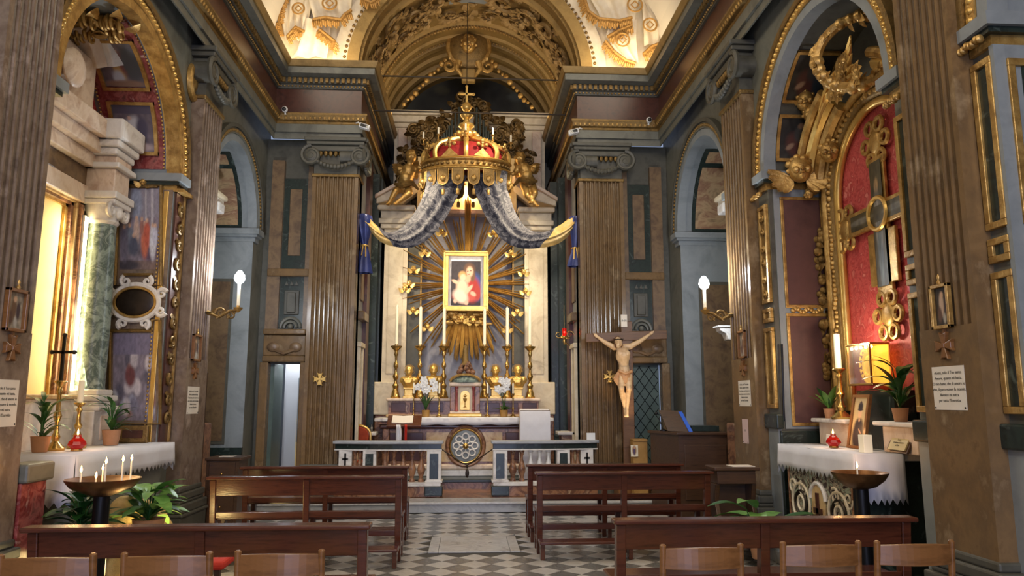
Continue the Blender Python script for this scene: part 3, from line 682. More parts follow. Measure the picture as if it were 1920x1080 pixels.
# ------------------------------------------------------------ retable of the high altar
rt = thing('retable', 'tall cream marble altarpiece with broken pediment behind the golden sunburst', 'altarpiece', (AX, 14.3, .15))
YR = 14.2
for s in (-1, 1):
    f = (lambda p, s=s: (AX+s*p[0], p[1], p[2]))
    MB(f).box(1.02, 1.66, 13.95, 14.6, .15, 1.35).build('pedestal', 'rust_marble', rt, bevel=.02)
    MB(f).box(1.0, 1.68, 13.9, 14.6, 1.35, 1.95).build('plinth', 'cream_marble', rt, bevel=.02)
    MB(f).box(1.12, 1.56, 14.0, 14.6, 1.95, 4.65).build('pilaster_shaft', 'cream_marble', rt)
    MB(f).box(1.2, 1.48, 13.985, 14.1, 2.1, 4.5).build('pilaster_panel', 'alabaster' if False else 'cream_marble', rt, bevel=.01)
    for z0, z1, o in ((4.65,4.72,.04),(4.72,4.86,.02),(4.86,4.95,.08),(4.95,5.05,.12)): MB(f).box(1.12-o, 1.56+o, 14.0-o, 14.6, z0, z1).build('capital', 'cream_marble', rt, bevel=.015)
    MB(f).box(1.02, 1.64, 13.92, 14.6, 5.05, 5.2).build('entablature', 'cream_marble', rt, bevel=.01)
    MB(f).box(.98, 1.7, 13.82, 14.6, 5.2, 5.3).build('cornice', 'cream_marble', rt, bevel=.03)
    b = MB(f); b.prism([(1.72,5.31),(1.72,5.42),(.92,5.92),(.92,5.72),(1.3,5.42)], 13.8, 14.5); b.build('broken_pediment', 'cream_marble', rt, bevel=.02)
    b = MB(f); b.prism([(1.74,5.40),(1.74,5.47),(.90,5.99),(.90,5.9)], 13.72, 14.5); b.build('raking_cornice', 'peach_marble', rt, bevel=.015)
    MB(f).box(.88, 1.12, 14.08, 14.6, 1.6, 4.9).build('inner_border', 'dark_grey', rt)
    MB(f).box(1.64, 1.78, 14.15, 14.6, .15, 5.9).build('outer_strip', 'green_marble', rt)
MB().box(AX-.9, AX+.9, 14.3, 14.6, 1.3, 5.3).build('centre_panel', 'panel_lavender', rt)
MB().box(AX-.95, AX+.95, 14.05, 14.6, 5.2, 5.3).build('lintel', 'peach_marble', rt, bevel=.02)
MB().box(AX-.98, AX+.98, 14.25, 14.6, 5.3, 6.4).build('pediment_field', 'yellow_wall_and_glow', rt)
b = MB(); b.prism([(AX-.75,5.3),(AX+.75,5.3),(AX,5.85)], 14.15, 14.3); b.build('tympanum', 'yellow_wall_and_glow', rt, bevel=.02)
# attic behind the crown
at = thing('organ_case', 'pale attic wall with gilded carved organ case behind the crown', 'organ', (AX, 15.3, 5.2))
MB().box(-1.6, 1.6, 15.2, 15.4, 5.2, 7.35).build('attic_wall', 'cream_marble', at)
for z0, z1, o in ((7.35,7.45,.05),(7.45,7.6,.1),(7.6,7.7,.16)): MB().box(-1.6-o, 1.6+o, 15.2-o, 15.4, z0, z1).build('attic_cornice', 'cream_marble', at, bevel=.02)
for s in (-1, 1):
    MB().box(s*1.42-.1, s*1.42+.1, 15.1, 15.25, 5.2, 7.3).build('attic_pilaster', 'peach_marble', at, bevel=.02)
for sg in (-1, 1):
    for dx, py in ((.18,202),(.25,212),(.32,226),(.37,237),(.42,245),(.47,251),(.52,257)):
        h = PX(877, py, 14.45).z; MB().lathe([(.0,5.6),(.022,5.7),(.026,5.8),(.026,h),(.022,h)], (AX+sg*dx, 14.45, 0), 10).build('organ_pipe', 'lead', at, True)
def spray(parent, c, k, n, ang0, ang1, m, name='foliage_carving', Y=14.7, seed=0):
    rr = random.Random(seed); b = MB()
    for i in range(n):
        a = ang0+(ang1-ang0)*rr.random(); q = k*math.sqrt(rr.random()); p = Vector((c[0]+q*math.cos(a), Y+rr.uniform(-.12,.12), c[1]+q*1.15*math.sin(a)))
        t = rr.uniform(0, 6.28); b.leaf(p, (math.cos(t), -.3, math.sin(t)), (0,-1,0), .2, .13, .6); b.leaf(p, (math.cos(t+2), -.4, math.sin(t+2)), (0,-1,0), .16, .11, .6); b.ball(p, .045, 6, 5)
        if i % 4 == 0: b.spiral((p.x, p.y-.05, p.z), .12, 1.4, .03, 'xz', rr.choice((-1,1)), t, 18)
    return b.build(name, m, parent, True)
for s in (-1, 1):
    for (cx, cz, k) in ((.75, 6.75, .34), (1.05, 6.45, .3), (1.12, 6.0, .26), (.5, 7.15, .3), (.95, 7.05, .2)):
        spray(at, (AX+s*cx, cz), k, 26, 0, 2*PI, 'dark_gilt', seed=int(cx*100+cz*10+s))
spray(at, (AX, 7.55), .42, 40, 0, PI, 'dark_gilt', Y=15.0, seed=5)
# ------------------------------------------------------------ sunburst and the painting
sb = thing('sunburst', 'huge golden sunburst of rays with cherub heads around the Madonna painting', 'sunburst', (AX, 14.0, 2.3))
SC = Vector((AX+.02, 14.05, 3.82)); rng = random.Random(3)
def ray(a, r0, r1, wd, m, y=0):
    d = Vector((math.cos(a), 0, math.sin(a))); n = Vector((-d.z, 0, d.x)); p0 = SC+d*r0+Vector((0,y,0)); p1 = SC+d*r1+Vector((0,y-.04,0)); q0, q1 = n*wd*.55, n*wd*.36; o = Vector((0,-.03,0)); bk = Vector((0,.02,0))
    b = MB(); b.add([p0-q0+bk, p0+o, p0+q0+bk, p1-q1+bk, p1+o, p1+q1+bk, p1+d*wd*1.1], [(0,1,4,3),(1,2,5,4),(0,3,5,2),(3,4,6),(4,5,6),(5,3,6)]); return b.build('ray', m, sb)
N = 26
for i in range(N):
    a = 2*PI*i/N+.05; up = math.sin(a); base = 1.12+.22*max(0, up)+.12*abs(math.cos(a))
    if up < -.55: base = 1.38
    for k in range(3):
        L = base*(1.0, .86, .93)[k]*(1+.06*rng.uniform(-1,1)); ray(a+(k-1)*.05, .3, L, .04, ('gilt','ray_gilt','ray_gilt')[(i+k) % 3], .03*k)
for k in (-1, 0, 1): ray(PI/2+k*.028, .4, 1.62+.06*(k == 0), .06, 'ray_gilt', -.03)
for k in range(-5, 6):                      # broad planks of light below the frame
    ray(-PI/2+k*.075, .5, 1.42-.05*abs(k % 2)-.012*abs(k), .085, 'ray_gilt' if k % 2 else 'gilt', -.05)
for a, rr in ((.62, 1.02), (.2, 1.1), (-.13, 1.12), (-.52, 1.1), (-.85, 1.15), (PI-.62, 1.0), (PI-.25, 1.05), (PI+.02, 1.1), (PI+.1, 1.18), (PI+.48, 1.14), (PI+.85, 1.12), (1.1, 1.1), (PI-1.1, 1.1)):
    cherub(sb, SC+Vector((math.cos(a)*rr, -.12, math.sin(a)*rr)), .085, 'bright_gilt')
cherub(sb, SC+Vector((-.1, -.14, -.68)), .1, 'bright_gilt'); cherub(sb, SC+Vector((.12, -.14, -.72)), .1, 'bright_gilt')
b = MB()
for i in range(34): b.ball(SC+Vector((rng.uniform(-.42,.42), -.1+rng.uniform(-.03,.03), -.68+rng.uniform(-.12,.1))), (rng.uniform(.05,.09), .05, rng.uniform(.03,.06)), 7, 5)
b.build('cloud_group', 'gilt', sb, True)
for s in (-1, 1):
    MB().box(SC.x+s*.88-.015, SC.x+s*.88+.015, 14.06, 14.1, 2.3, 4.7).build('frame_strip', 'old_gilt', sb)
pf = thing('painting', 'gold framed painting of a mother and child, mounted on white cloth, in the sunburst', 'painting', (SC.x, 13.9, 3.3))
x0, x1, z0, z1, yp = PX(833,480,13.9).x, PX(915,480,13.9).x, PX(877,583,13.9).z, PX(877,473,13.9).z, 13.9
def frame(parent, x0, x1, z0, z1, y, w, t, m, name='frame', prof=1):
    b = MB()
    for a, bx, c, d in ((x0, x1, z1-w, z1), (x0, x1, z0, z0+w), (x0, x0+w, z0+w, z1-w), (x1-w, x1, z0+w, z1-w)): b.box(a, bx, y-t, y, c, d)
    if prof:
        for a, bx, c, d in ((x0-.01, x1+.01, z1-w*.3, z1+.01), (x0-.01, x1+.01, z0-.01, z0+w*.3), (x0-.01, x0+w*.3, z0, z1), (x1-w*.3, x1+.01, z0, z1)): b.box(a, bx, y-t*1.35, y, c, d)
    return b.build(name, m, parent, bevel=min(.006, w*.12))
frame(pf, x0, x1, z0, z1, yp, .085, .07, 'bright_gilt')
b = MB(); n = 30; b.grid([[(x0+.08+(x1-x0-.16)*j/n, yp-.012-.006*math.sin(j*1.9+i*.8)-.005*math.sin(j*.9-i*1.7), z0+.08+(z1-z0-.16)*i/n) for j in range(n+1)] for i in range(n+1)]); b.build('mount_cloth', 'linen', pf, True)
C = canvas(64, 90, (58,50,54)); rect(C, 0, 1, .0, .1, (40,34,40)); speckle(C, .1, 2, 6)
ell(C, .86, .42, .2, .3, (56,84,150), .2); ell(C, .72, .36, .26, .28, (176,52,44)); ell(C, .5, .2, .42, .12, (196,86,74)); ell(C, .9, .28, .1, .16, (180,60,48))
ell(C, .62, .8, .19, .15, (104,72,50)); ell(C, .72, .66, .1, .12, (120,84,60)); ell(C, .63, .76, .115, .115, (226,186,158), -.3); ell(C, .57, .6, .09, .09, (216,172,142))
ell(C, .66, .78, .035, .012, (120,80,70)); ell(C, .56, .77, .03, .012, (120,80,70)); ell(C, .6, .7, .035, .012, (190,90,84))
ell(C, .38, .68, .13, .09, (196,150,92)); ell(C, .4, .63, .1, .075, (230,190,160)); ell(C, .38, .38, .2, .22, (232,194,170), .3); ell(C, .32, .2, .26, .14, (236,204,190), -.3); ell(C, .6, .36, .16, .05, (228,190,164), .6); ell(C, .14, .53, .12, .04, (228,186,158), -.3)
ell(C, .14, .1, .06, .05, (226,182,160)); ell(C, .52, .06, .07, .05, (226,182,160)); ell(C, .75, .26, .1, .05, (226,186,160), -.3)
a0, a1, c0, c1 = PX(846,530,yp).x, PX(901,530,yp).x, PX(877,573,yp).z, PX(877,490,yp).z
picture('canvas', C, lambda u, v: (a0+(a1-a0)*u, yp-.026, c0+(c1-c0)*v), pf)
# ------------------------------------------------------------ crown canopy
cr = thing('crown_canopy', 'giant gilded crown with red velvet cap hanging above the altar', 'crown', (AX-.02, 13.2, 5.5))
CX, CY, RX, RY = AX-.02, 13.2, .77, .42
E = lambda a, k=1, z=0, o=0: (CX+(RX+o)*k*math.cos(a), CY+(RY+o)*k*math.sin(a), z)
def ovalband(prof, m, name, parent=cr, n=48):
    b = MB(); b.grid([[E(2*PI*j/n, 1, z, o) for j in range(n)] for o, z in prof], True); return b.build(name, m, parent, True)
ovalband([(-.05,5.70),(.03,5.69),(.06,5.72),(.05,5.76),(.0,5.78),(.0,5.86),(.05,5.88),(.06,5.92),(.02,5.94),(-.05,5.94)], 'gilt', 'band')
ovalband([(.055,5.74),(.075,5.75),(.055,5.765)], 'bright_gilt', 'band_rim'); ovalband([(.05,5.89),(.075,5.905),(.05,5.925)], 'bright_gilt', 'band_rim')
b = MB()
for i in range(44): a = 2*PI*i/44; b.ball(E(a, 1, 5.82, .02), (.035,.03,.03), 7, 5)
stuff(b.build('band_relief', 'old_gilt', cr, True))
nl = 18
for i in range(nl):                         # lappets with tassels
    a = 2*PI*(i+.5)/nl-PI/2; b = MB(); p = Vector(E(a, 1, 0, .03)); t = Vector((-RX*math.sin(a), RY*math.cos(a), 0)).normalized(); nrm = Vector((t.y, -t.x, 0)); w_ = .1 if abs(math.sin(a)) > .5 else .075
    out = [(-w_,5.7),(w_,5.7),(w_,5.5),(w_*.75,5.43),(0,5.39),(-w_*.75,5.43),(-w_,5.5)]; vs = []
    for o in (0, .02): vs += [tuple(p+t*x+nrm*o+Vector((0,0,z))) for x, z in out]
    k = len(out); b.add(vs, [tuple(range(k)), tuple(range(2*k-1,k-1,-1))]+[(j,(j+1)%k,k+(j+1)%k,k+j) for j in range(k)])
    la = b.build('lappet', 'old_gilt', cr)
    b = MB(); pc = p+nrm*.025; b.ball(pc+Vector((0,0,5.52)), (.05,.04,.06), 8, 6); b.tube([tuple(pc+t*x+Vector((0,0,z))) for x, z in [(-w_,5.69),(-w_,5.5),(-w_*.75,5.43),(0,5.39),(w_*.75,5.43),(w_,5.5),(w_,5.69)]], .012, 5); b.build('lappet_relief', 'gilt', la, True)
    b = MB(); b.lathe([(0,5.39),(.006,5.385),(.006,5.33),(.03,5.32),(.034,5.24),(.03,5.22),(0,5.22)], (p.x, p.y, 0), 8); b.build('tassel', 'gilt', la, True)
# velvet cap: a padded dome
b = MB(); n = 40; b.grid([[E(2*PI*j/n, k*(1+.02*math.sin(j*PI/2.5)), 5.9+h) for j in range(n)] for k, h in ((.93,0),(.92,.12),(.84,.24),(.66,.34),(.44,.4),(.2,.43),(.02,.44))], True); b.build('velvet_cap', 'velvet', cr, True)
for i in range(8):                          # arches rising to the orb
    a = 2*PI*i/8-PI/2; b = MB(); pts = []
    for q in range(15):
        t = q/14; k = math.cos(t*PI/2)**.7*(1.0+.1*math.sin(t*PI)); z = 5.92+.28*math.sin(min(1,t*1.7)*PI/2)+.4*max(0,t-.35)**1.3
        pts.append(E(a, max(.09, k), z))
    b.tube(pts, [.045]*10+[.05]*5, 8)
    for q in range(0, 13): b.ball(Vector(pts[q])+Vector((0,0,.035)), .03, 6, 5)
    b.build('arch', 'bright_gilt', cr, True)
for i in range(8):                          # fleurons between the arches
    a = 2*PI*(i+.5)/8-PI/2; p = Vector(E(a, 1, 5.94)); t = Vector((-math.sin(a), math.cos(a), 0)); b = MB()
    b.prism([(-.17,0),(.17,0),(.06,.1),(0,.16),(-.06,.1)], -.012, .012)
    for x, z, r in ((0,.3,.045),(-.08,.23,.04),(.08,.23,.04),(0,.2,.04),(0,.25,.035)): b.ball((x,0,z), (r,.03,r), 8, 6)
    b.v = [tuple(p+t*v[0]+Vector((t.y,-t.x,0))*v[1]+Vector((0,0,v[2]))) for v in b.v]; b.build('fleuron', 'gilt', cr, True)
b = MB(); b.lathe([(.17,6.4),(.2,6.44),(.2,6.48),(.12,6.52),(.1,6.6),(.15,6.64),(.14,6.68),(.06,6.72),(.055,6.78),(.11,6.83),(.12,6.86),(.05,6.9),(.04,6.94)], (CX, CY, 0), 16)
for i in range(8): b.ball((CX+.2*math.cos(i*PI/4), CY+.2*math.sin(i*PI/4), 6.47), .05, 7, 5)
b.build('finial', 'bright_gilt', cr, True)
b = MB(); b.ball((CX, CY, 7.02), .095, 14, 10); b.ring((CX, CY, 7.02), .097, .012, 'z', 20, 6); b.build('orb', 'bright_gilt', cr, True)
b = MB(); b.box(CX-.02, CX+.02, CY-.02, CY+.02, 7.1, 7.42); b.box(CX-.12, CX+.12, CY-.02, CY+.02, 7.26, 7.3)
for x, z in ((0,7.43),(-.13,7.28),(.13,7.28)): b.ball((CX+x, CY, z), .028, 8, 6)
b.build('cross', 'bright_gilt', cr, bevel=.004)
for i, (px, py) in enumerate(((794,262),(822,253),(924,254),(958,268),(873,246))):  # candles on the crown rim
    Y = (13.2, 12.85, 12.85, 13.2, 12.75)[i]; p = PX(px, py, Y); q = PX(px, py-14, Y)
    b = MB(); b.lathe([(.03,p.z-.1),(.012,p.z-.08),(.012,p.z-.02),(.035,p.z),(.03,p.z+.015)], (p.x, Y, 0), 8); h = b.build('candle_holder', 'gilt', cr, True)
    MB().lathe([(.016,p.z),(.016,q.z),(.005,q.z+.01)], (p.x, Y, 0), 8).build('candle', 'wax', h)
b = MB(); b.tube([(CX, CY, 7.4), (CX, CY, 9.1)], .008, 5); b.build('hanging_chain', 'iron', cr)
# ------------------------------------------------------------ curtains below the crown
def swag(s, label, rows, tail, hook):
    t = thing('canopy_curtain', label, 'curtain', (s*1.2, 12.9, 4.2)); R = []
    L = len(rows)
    for i, (o, n_, Y) in enumerate(rows):
        po, pn = PX(*o, Y), PX(*n_, Y); row = []
        for j in range(17):
            f = j/16; p = po.lerp(pn, f); row.append(p+Vector((0, -.09*math.sin(f*PI)-.016*math.sin(f*PI*6+i*.6), .02*math.sin(f*PI*3))))
        R.append(row)
    F = []
    for i in range(L-1):
        for k in range(5):
            u = k/5; a0, b0, c0, d0 = R[max(0,i-1)], R[i], R[i+1], R[min(L-1,i+2)]
            F.append([tuple(.5*((2*b_)+(c_-a_)*u+(2*a_-5*b_+4*c_-d_)*u*u+(-a_+3*b_-3*c_+d_)*u**3)) for a_, b_, c_, d_ in zip(a0, b0, c0, d0)])
    F.append([tuple(p) for p in R[-1]]); k = int(len(F)*.74)
    MB().grid(F[:k+1]).build('brocade_swag', 'brocade', t, True, sharp=80); MB().grid(F[k:]).build('gold_lining', 'gold_satin', t, True, sharp=80)
    Y = 12.42; b = MB(); rws = []
    for (x, y, w_) in tail:
        p = PX(x, y, Y); rws.append([(p.x+w_*math.cos(2*PI*j/20)*(1+.22*math.sin(j*PI*.6)), Y+.7*w_*math.sin(2*PI*j/20)*(1+.2*math.cos(j*1.9)), p.z) for j in range(20)])
    b.grid(rws, True); b.build('satin_tail', 'blue_satin', t, True, sharp=80)
    p = PX(*hook, Y); b = MB(); b.ring((p.x, Y, p.z), .05, .016, 'z', 14, 6); b.tube([(p.x+s*.02, Y-.05, p.z), (p.x+s*.04, Y-.07, p.z-.18)], .012, 5); b.tube([(p.x-s*.02, Y-.05, p.z), (p.x-s*.03, Y-.07, p.z-.2)], .012, 5); b.build('tie_cord', 'bright_gilt', t, True)
swag(-1, 'blue and silver brocade curtain swagged from the crown to the left pilaster', [((800,322),(876,330),12.95),((798,350),(866,352),12.9),((790,375),(852,380),12.85),((775,402),(834,412),12.8),((752,428),(806,446),12.7),((724,436),(772,464),12.6),((700,418),(738,462),12.5),((690,405),(712,452),12.45),((680,402),(692,430),12.42)],
     [(680,400,.02),(681,404,.13),(681,415,.14),(682,435,.1),(683,455,.055),(684,461,.04),(683,470,.065),(682,490,.1),(682,512,.13)], (684,461))
swag(1, 'blue and silver brocade curtain swagged from the crown to the right pilaster', [((952,322),(880,330),12.95),((950,350),(888,352),12.9),((958,375),(898,380),12.85),((968,402),(914,412),12.8),((988,428),(938,446),12.7),((1015,436),(970,464),12.6),((1046,424),(1012,465),12.5),((1066,410),(1048,456),12.45),((1078,404),(1072,436),12.42)],
     [(1078,404,.02),(1079,408,.1),(1080,420,.11),(1079,445,.07),(1078,460,.05),(1078,466,.045),(1080,475,.08),(1080,490,.12),(1079,500,.13)], (1078,466))
# ------------------------------------------------------------ putti on the pediment
def putto(label, s, hip, chest, head, hands, feet, knees, Y):
    t = thing('putto', label, 'statue', tuple(PX(*hip, Y))); b = MB(); P = lambda q, dy=0: PX(q[0], q[1], Y+dy)
    H, Cc, Hd = P(hip), P(chest, -.05), P(head, -.12)
    b.ball(H, (.13,.13,.13)); limb(b, H, Cc, .13, .135); b.ball(H.lerp(Cc, .5)+Vector((0,-.05,0)), .125); limb(b, Cc, Hd, .06, .06); b.ball(Hd, (.1,.1,.12), 14, 10)
    b.ball(Hd+Vector((s*.05,-.08,-.03)), .035); b.ball(Hd+Vector((-s*.02,-.085,-.035)), .04); b.ball(Hd+Vector((s*.02,-.11,-.01)), .02)
    for i in range(16):
        a, e = random.uniform(0,6.28), random.uniform(.1,1.3); b.ball(Hd+Vector((.09*math.cos(a)*math.cos(e), .09*math.sin(a)*math.cos(e)+.02, .11*math.sin(e)+.01)), .035, 7, 5)
    for h, o in zip(hands, (-1, 1)):
        sh = Cc+Vector((o*.12, 0, .04)); hp = P(h, -.15); el = sh.lerp(hp, .5)+Vector((o*.02, .02, -.05)); limb(b, sh, el, .055, .045); limb(b, el, hp, .045, .032); b.ball(hp, (.04,.03,.045))
        for q in range(4): limb(b, hp, hp+Vector((s*.05, -.02, .03-.02*q)), .012, .009, 6)
    for fo, kn, o in zip(feet, knees, (-1, 1)):
        hp = H+Vector((o*.07, 0, -.04)); k, ft = P(kn, -.12), P(fo, -.1); limb(b, hp, k, .09, .065); limb(b, k, ft, .065, .035); limb(b, ft, ft+Vector((-s*.02,-.08,-.02)), .035, .022)
    fuse(b, 'body', 'gilt', t, .014, 3)
    for o in (-1, 1):
        w2 = MB(); q = Cc+Vector((o*.08, .1, .04))
        for i in range(5): w2.leaf(q, (o*.7-s*.5, .35, .75-.28*i), (0,-1,0), .34-.03*i, .11, .2)
        w2.build('wing', 'gilt', t, True)
    b = MB(); b.tube([tuple(H+Vector((-.16*s,-.1,.02))), tuple(H+Vector((0,-.17,-.03))), tuple(H+Vector((.17*s,-.08,.05))), tuple(H+Vector((.28*s,-.02,-.06)))], [.03,.06,.05,.02], 8); b.build('sash', 'old_gilt', t, True)
putto('gilded winged child statue leaning to the crown from the left pediment half', 1, (757,350), (766,320), (771,294), ((748,316),(786,314)), ((728,383),(742,382)), ((742,358),(768,362)), 13.55)
putto('gilded winged child statue standing on the right pediment half beside the crown', -1, (990,344), (983,318), (975,297), ((962,326),(1003,312)), ((1007,386),(994,380)), ((988,366),(1003,362)), 13.55)
# ------------------------------------------------------------ high altar
al = thing('high_altar', 'reddish marble high altar with a round rosette medallion', 'altar', (AX, 13.4, .31)); AY = 13.15
MB().box(AX-1.42, AX+1.42, AY+.06, 13.9, .31, .42).build('base', 'pale_marble', al, bevel=.02)
MB().box(AX-1.4, AX+1.4, AY+.04, 13.9, .42, .52).build('base_moulding', 'peach_marble', al, bevel=.03)
MB().box(AX-1.36, AX+1.36, AY+.08, 13.9, .52, 1.12).build('body', 'rust_marble', al)
MB().box(AX-1.48, AX+1.48, AY+.02, 13.9, 1.12, 1.2).build('cornice', 'red_marble', al, bevel=.03)
MB().box(AX-1.56, AX+1.56, AY-.04, 13.95, 1.25, 1.31).build('mensa', 'pale_marble', al, bevel=.015)
MB().box(AX-1.5, AX+1.5, AY, 13.9, 1.2, 1.25).build('mensa_moulding', 'rust_marble', al, bevel=.015)
for s in (-1, 1):
    f = lambda p, s=s: (AX+s*p[0], p[1], p[2])
    b = MB(f); b.prism([(.2,.56),(.66,.56),(.66,1.06),(.2,1.06)], AY+.06, AY+.1); b.build('panel', 'yellow_marble', al)
    b = MB(f); b.box(.72, 1.3, AY+.06, AY+.1, .58, 1.06); b.build('side_panel', 'red_marble', al, bevel=.01)
    b = MB(f); b.box(1.3, 1.42, AY+.03, AY+.2, .52, 1.12); b.build('corner_pier', 'rust_marble', al, bevel=.015)
mz = .83; mx = AX+.02
b = MB(); b.ring((mx, AY+.05, mz), .315, .04, 'y', 40, 8, 0, 2*PI, 1, 1.05); b.build('medallion_ring', 'rust_marble', al, True)
b = MB(); b.ring((mx, AY+.02, mz), .27, .018, 'y', 40, 8, 0, 2*PI, 1, 1.05); b.build('medallion_rim', 'brass', al, True)
b = MB(); b.prism([(mx+.275*math.cos(2*PI*i/32), mz+.285*math.sin(2*PI*i/32)) for i in range(32)], AY+.02, AY+.08); md = b.build('medallion', 'blue_grey', al)
for i in range(8):
    a = 2*PI*i/8; b = MB(); c = (mx+.16*math.cos(a), AY+.0, mz+.16*math.sin(a)); b.ring(c, .055, .014, 'y', 14, 6); b.tube([(mx+.05*math.cos(a), AY, mz+.05*math.sin(a)), (mx+.11*math.cos(a), AY, mz+.11*math.sin(a))], .012, 6); b.build('rosette_petal', 'pale_marble', md, True)
b = MB(); b.ball((mx, AY, mz), (.055,.04,.055), 12, 8); b.build('rosette_boss', 'brass', md, True)
# altar cloth
c0, c1 = PX(782,790,AY-.06).x, PX(973,790,AY-.06).x; b = MB(); n = 44; x0c = PX(735,783,AY).x
top = [[(x0c+(c1-x0c)*j/n, y, 1.318) for j in range(n+1)] for y in (13.62, AY-.045)]
drop = [[(x0c+(c1-x0c)*j/n, AY-.055-.008*math.sin(j*1.1), 1.318-.012-z*(1+.06*math.sin(j*.7))) for j in range(n+1)] for z in (0, .06, .115)]
b.grid(top+drop); o = b.build('altar_cloth', 'linen', None, True, loc=(AX, AY, 1.318)); tag(o, 'narrow white cloth along the top of the high altar', 'tablecloth')
m_ = o.modifiers.new('t', 'SOLIDIFY'); m_.thickness = .004; m_.offset = 1
gr = thing('gradine', 'reddish marble shelf behind the altar carrying candlesticks and busts', 'shelf', (AX, 13.75, 1.31))
MB().box(AX-1.42, AX+1.38, 13.62, 13.89, 1.312, 1.36).build('foot', 'yellow_marble', gr, bevel=.015)
MB().box(AX-1.38, AX+1.34, 13.66, 13.89, 1.36, 1.6).build('body', 'rust_marble', gr)
MB().box(AX-1.42, AX+1.38, 13.6, 13.89, 1.6, 1.65).build('top', 'peach_marble', gr, bevel=.015)
for i in range(8):
    x = AX-1.2+i*.34
    if abs(x-AX) > .25: MB().box(x-.13, x+.13, 13.65, 13.7, 1.4, 1.57).build('panel', 'red_marble', gr, bevel=.006)
# tabernacle
tb = thing('tabernacle', 'small domed marble tabernacle with golden door at the altar centre', 'tabernacle', (AX+.02, 13.45, 1.32)); tx = PX(872,740,13.4).x; tq = 13.4
for s in (-1, 1):
    MB().box(tx+s*.22-.045, tx+s*.22+.045, tq+.02, tq+.15, 1.42, 1.86).build('side_pier', 'rust_marble', tb, bevel=.01)
    b = MB(); b.lathe([(.03,1.42),(.032,1.45),(.022,1.47),(.02,1.78),(.03,1.82),(.034,1.86)], (tx+s*.15, tq, 0), 10); b.build('column', 'breccia', tb, True)
MB().box(tx-.3, tx+.3, tq-.05, tq+.19, 1.322, 1.38).build('foot', 'bright_gilt', tb, bevel=.015); MB().box(tx-.27, tx+.27, tq-.02, tq+.19, 1.38, 1.42).build('plinth', 'peach_marble', tb, bevel=.01)
MB().box(tx-.24, tx+.24, tq+.04, tq+.19, 1.42, 1.86).build('body', 'cream_marble', tb)
b = MB(); b.prism([(tx-.085,1.44),(tx+.085,1.44)]+[(tx+.085*math.cos(PI*i/10), 1.7+.085*math.sin(PI*i/10)) for i in range(11)], tq+.01, tq+.05); dr = b.build('door', 'bright_gilt', tb, bevel=.004)
b = MB(); b.lathe([(.035,1.49),(.008,1.51),(.008,1.58),(.03,1.61),(.034,1.65)], (tx, tq+.005, 0), 10); b.ball((tx,tq+.005,1.69), .028); b.build('chalice_relief', 'gilt', dr, True)
MB().box(tx-.29, tx+.29, tq-.05, tq+.19, 1.86, 1.93).build('cornice', 'peach_marble', tb, bevel=.02)
b = MB(); b.lathe([(.27,1.93),(.28,1.97),(.2,2.02),(.17,2.06),(.0,2.1)], (tx, tq+.1, 0), 24, sy=.7); b.build('dome', 'verde_marble', tb, True)
b = MB(); b.ring((tx, tq-.04, 1.93), .27, .025, 'y', 20, 6, .12, PI-.12, 1, .5); b.build('pediment_arch', 'gilt', tb, True)
b = MB()
for i in range(22): a = random.uniform(0, 6.28); q = random.uniform(0, 1); b.ball((tx+.15*(1-q*.7)*math.cos(a), tq+.06+.08*math.sin(a), 2.1+.16*q), random.uniform(.03,.06), 8, 6)
b.build('crest', 'rust_marble', tb, True)
b = MB(); b.lathe([(.09,2.24),(.06,2.3),(.05,2.5),(.035,2.6),(0,2.62)], (tx, tq+.06, 0), 12); b.build('crest_finial', 'old_gilt', tb, True)
# busts
def bust(x, z, Y, label, k=1.0):
    t = thing('bust', label, 'bust', (x, Y, z), 'gilded saint busts on the altar shelf'); q = lambda a, b_, c: (x+a*k, Y+b_*k, z+c*k)
    b = MB(); b.box(x-.1*k, x+.1*k, Y-.08*k, Y+.08*k, z, z+.04*k); b.box(x-.075*k, x+.075*k, Y-.06*k, Y+.06*k, z+.04*k, z+.16*k); b.box(x-.095*k, x+.095*k, Y-.075*k, Y+.075*k, z+.16*k, z+.19*k); b.build('pedestal', 'bright_gilt', t, bevel=.008)
    b = MB(); b.ball(q(0,0,.28), (.13*k,.09*k,.12*k)); b.ball(q(-.09,0,.32), (.08*k,.07*k,.07*k)); b.ball(q(.09,0,.32), (.08*k,.07*k,.07*k)); b.ball(q(0,-.05,.3), (.08*k,.06*k,.08*k)); limb(b, q(0,.01,.34), q(0,-.01,.44), .05*k, .045*k)
    b.ball(q(0,-.015,.49), (.07*k,.08*k,.095*k), 14, 10); b.ball(q(0,-.075,.45), (.04*k,.04*k,.05*k)); b.ball(q(0,-.095,.49), .016*k); b.ball(q(0,.02,.52), (.078*k,.08*k,.07*k))
    for s in (-1,1): b.ball(q(s*.03,-.08,.512), .012*k); b.ball(q(s*.07,0,.48), .018*k)
    for i in range(5): b.tube([q(-.1+.04*i,-.08,.36), q(-.05+.02*i,-.1,.26)], .014*k, 6)
    fuse(b, 'body', 'bright_gilt', t, .011*k, 2)
    b = MB(); b.ring(q(0,.03,.5), .1*k, .004, 'y', 20, 6); b.build('halo', 'gilt', t, True)
bust(PX(766,745,13.72).x, 1.65, 13.74, 'golden saint bust at the outer end, beside the leftmost tall candlestick', 1.02)
bust(PX(812,745,13.72).x, 1.65, 13.78, 'golden saint bust behind the white orchid left of the tabernacle', 1.06)
bust(PX(929,745,13.72).x, 1.65, 13.78, 'golden saint bust just right of the tabernacle, behind the fern pot', 1.04)
bust(PX(971,745,13.72).x, 1.65, 13.74, 'golden saint bust beside the rightmost tall candlestick', 1.04)
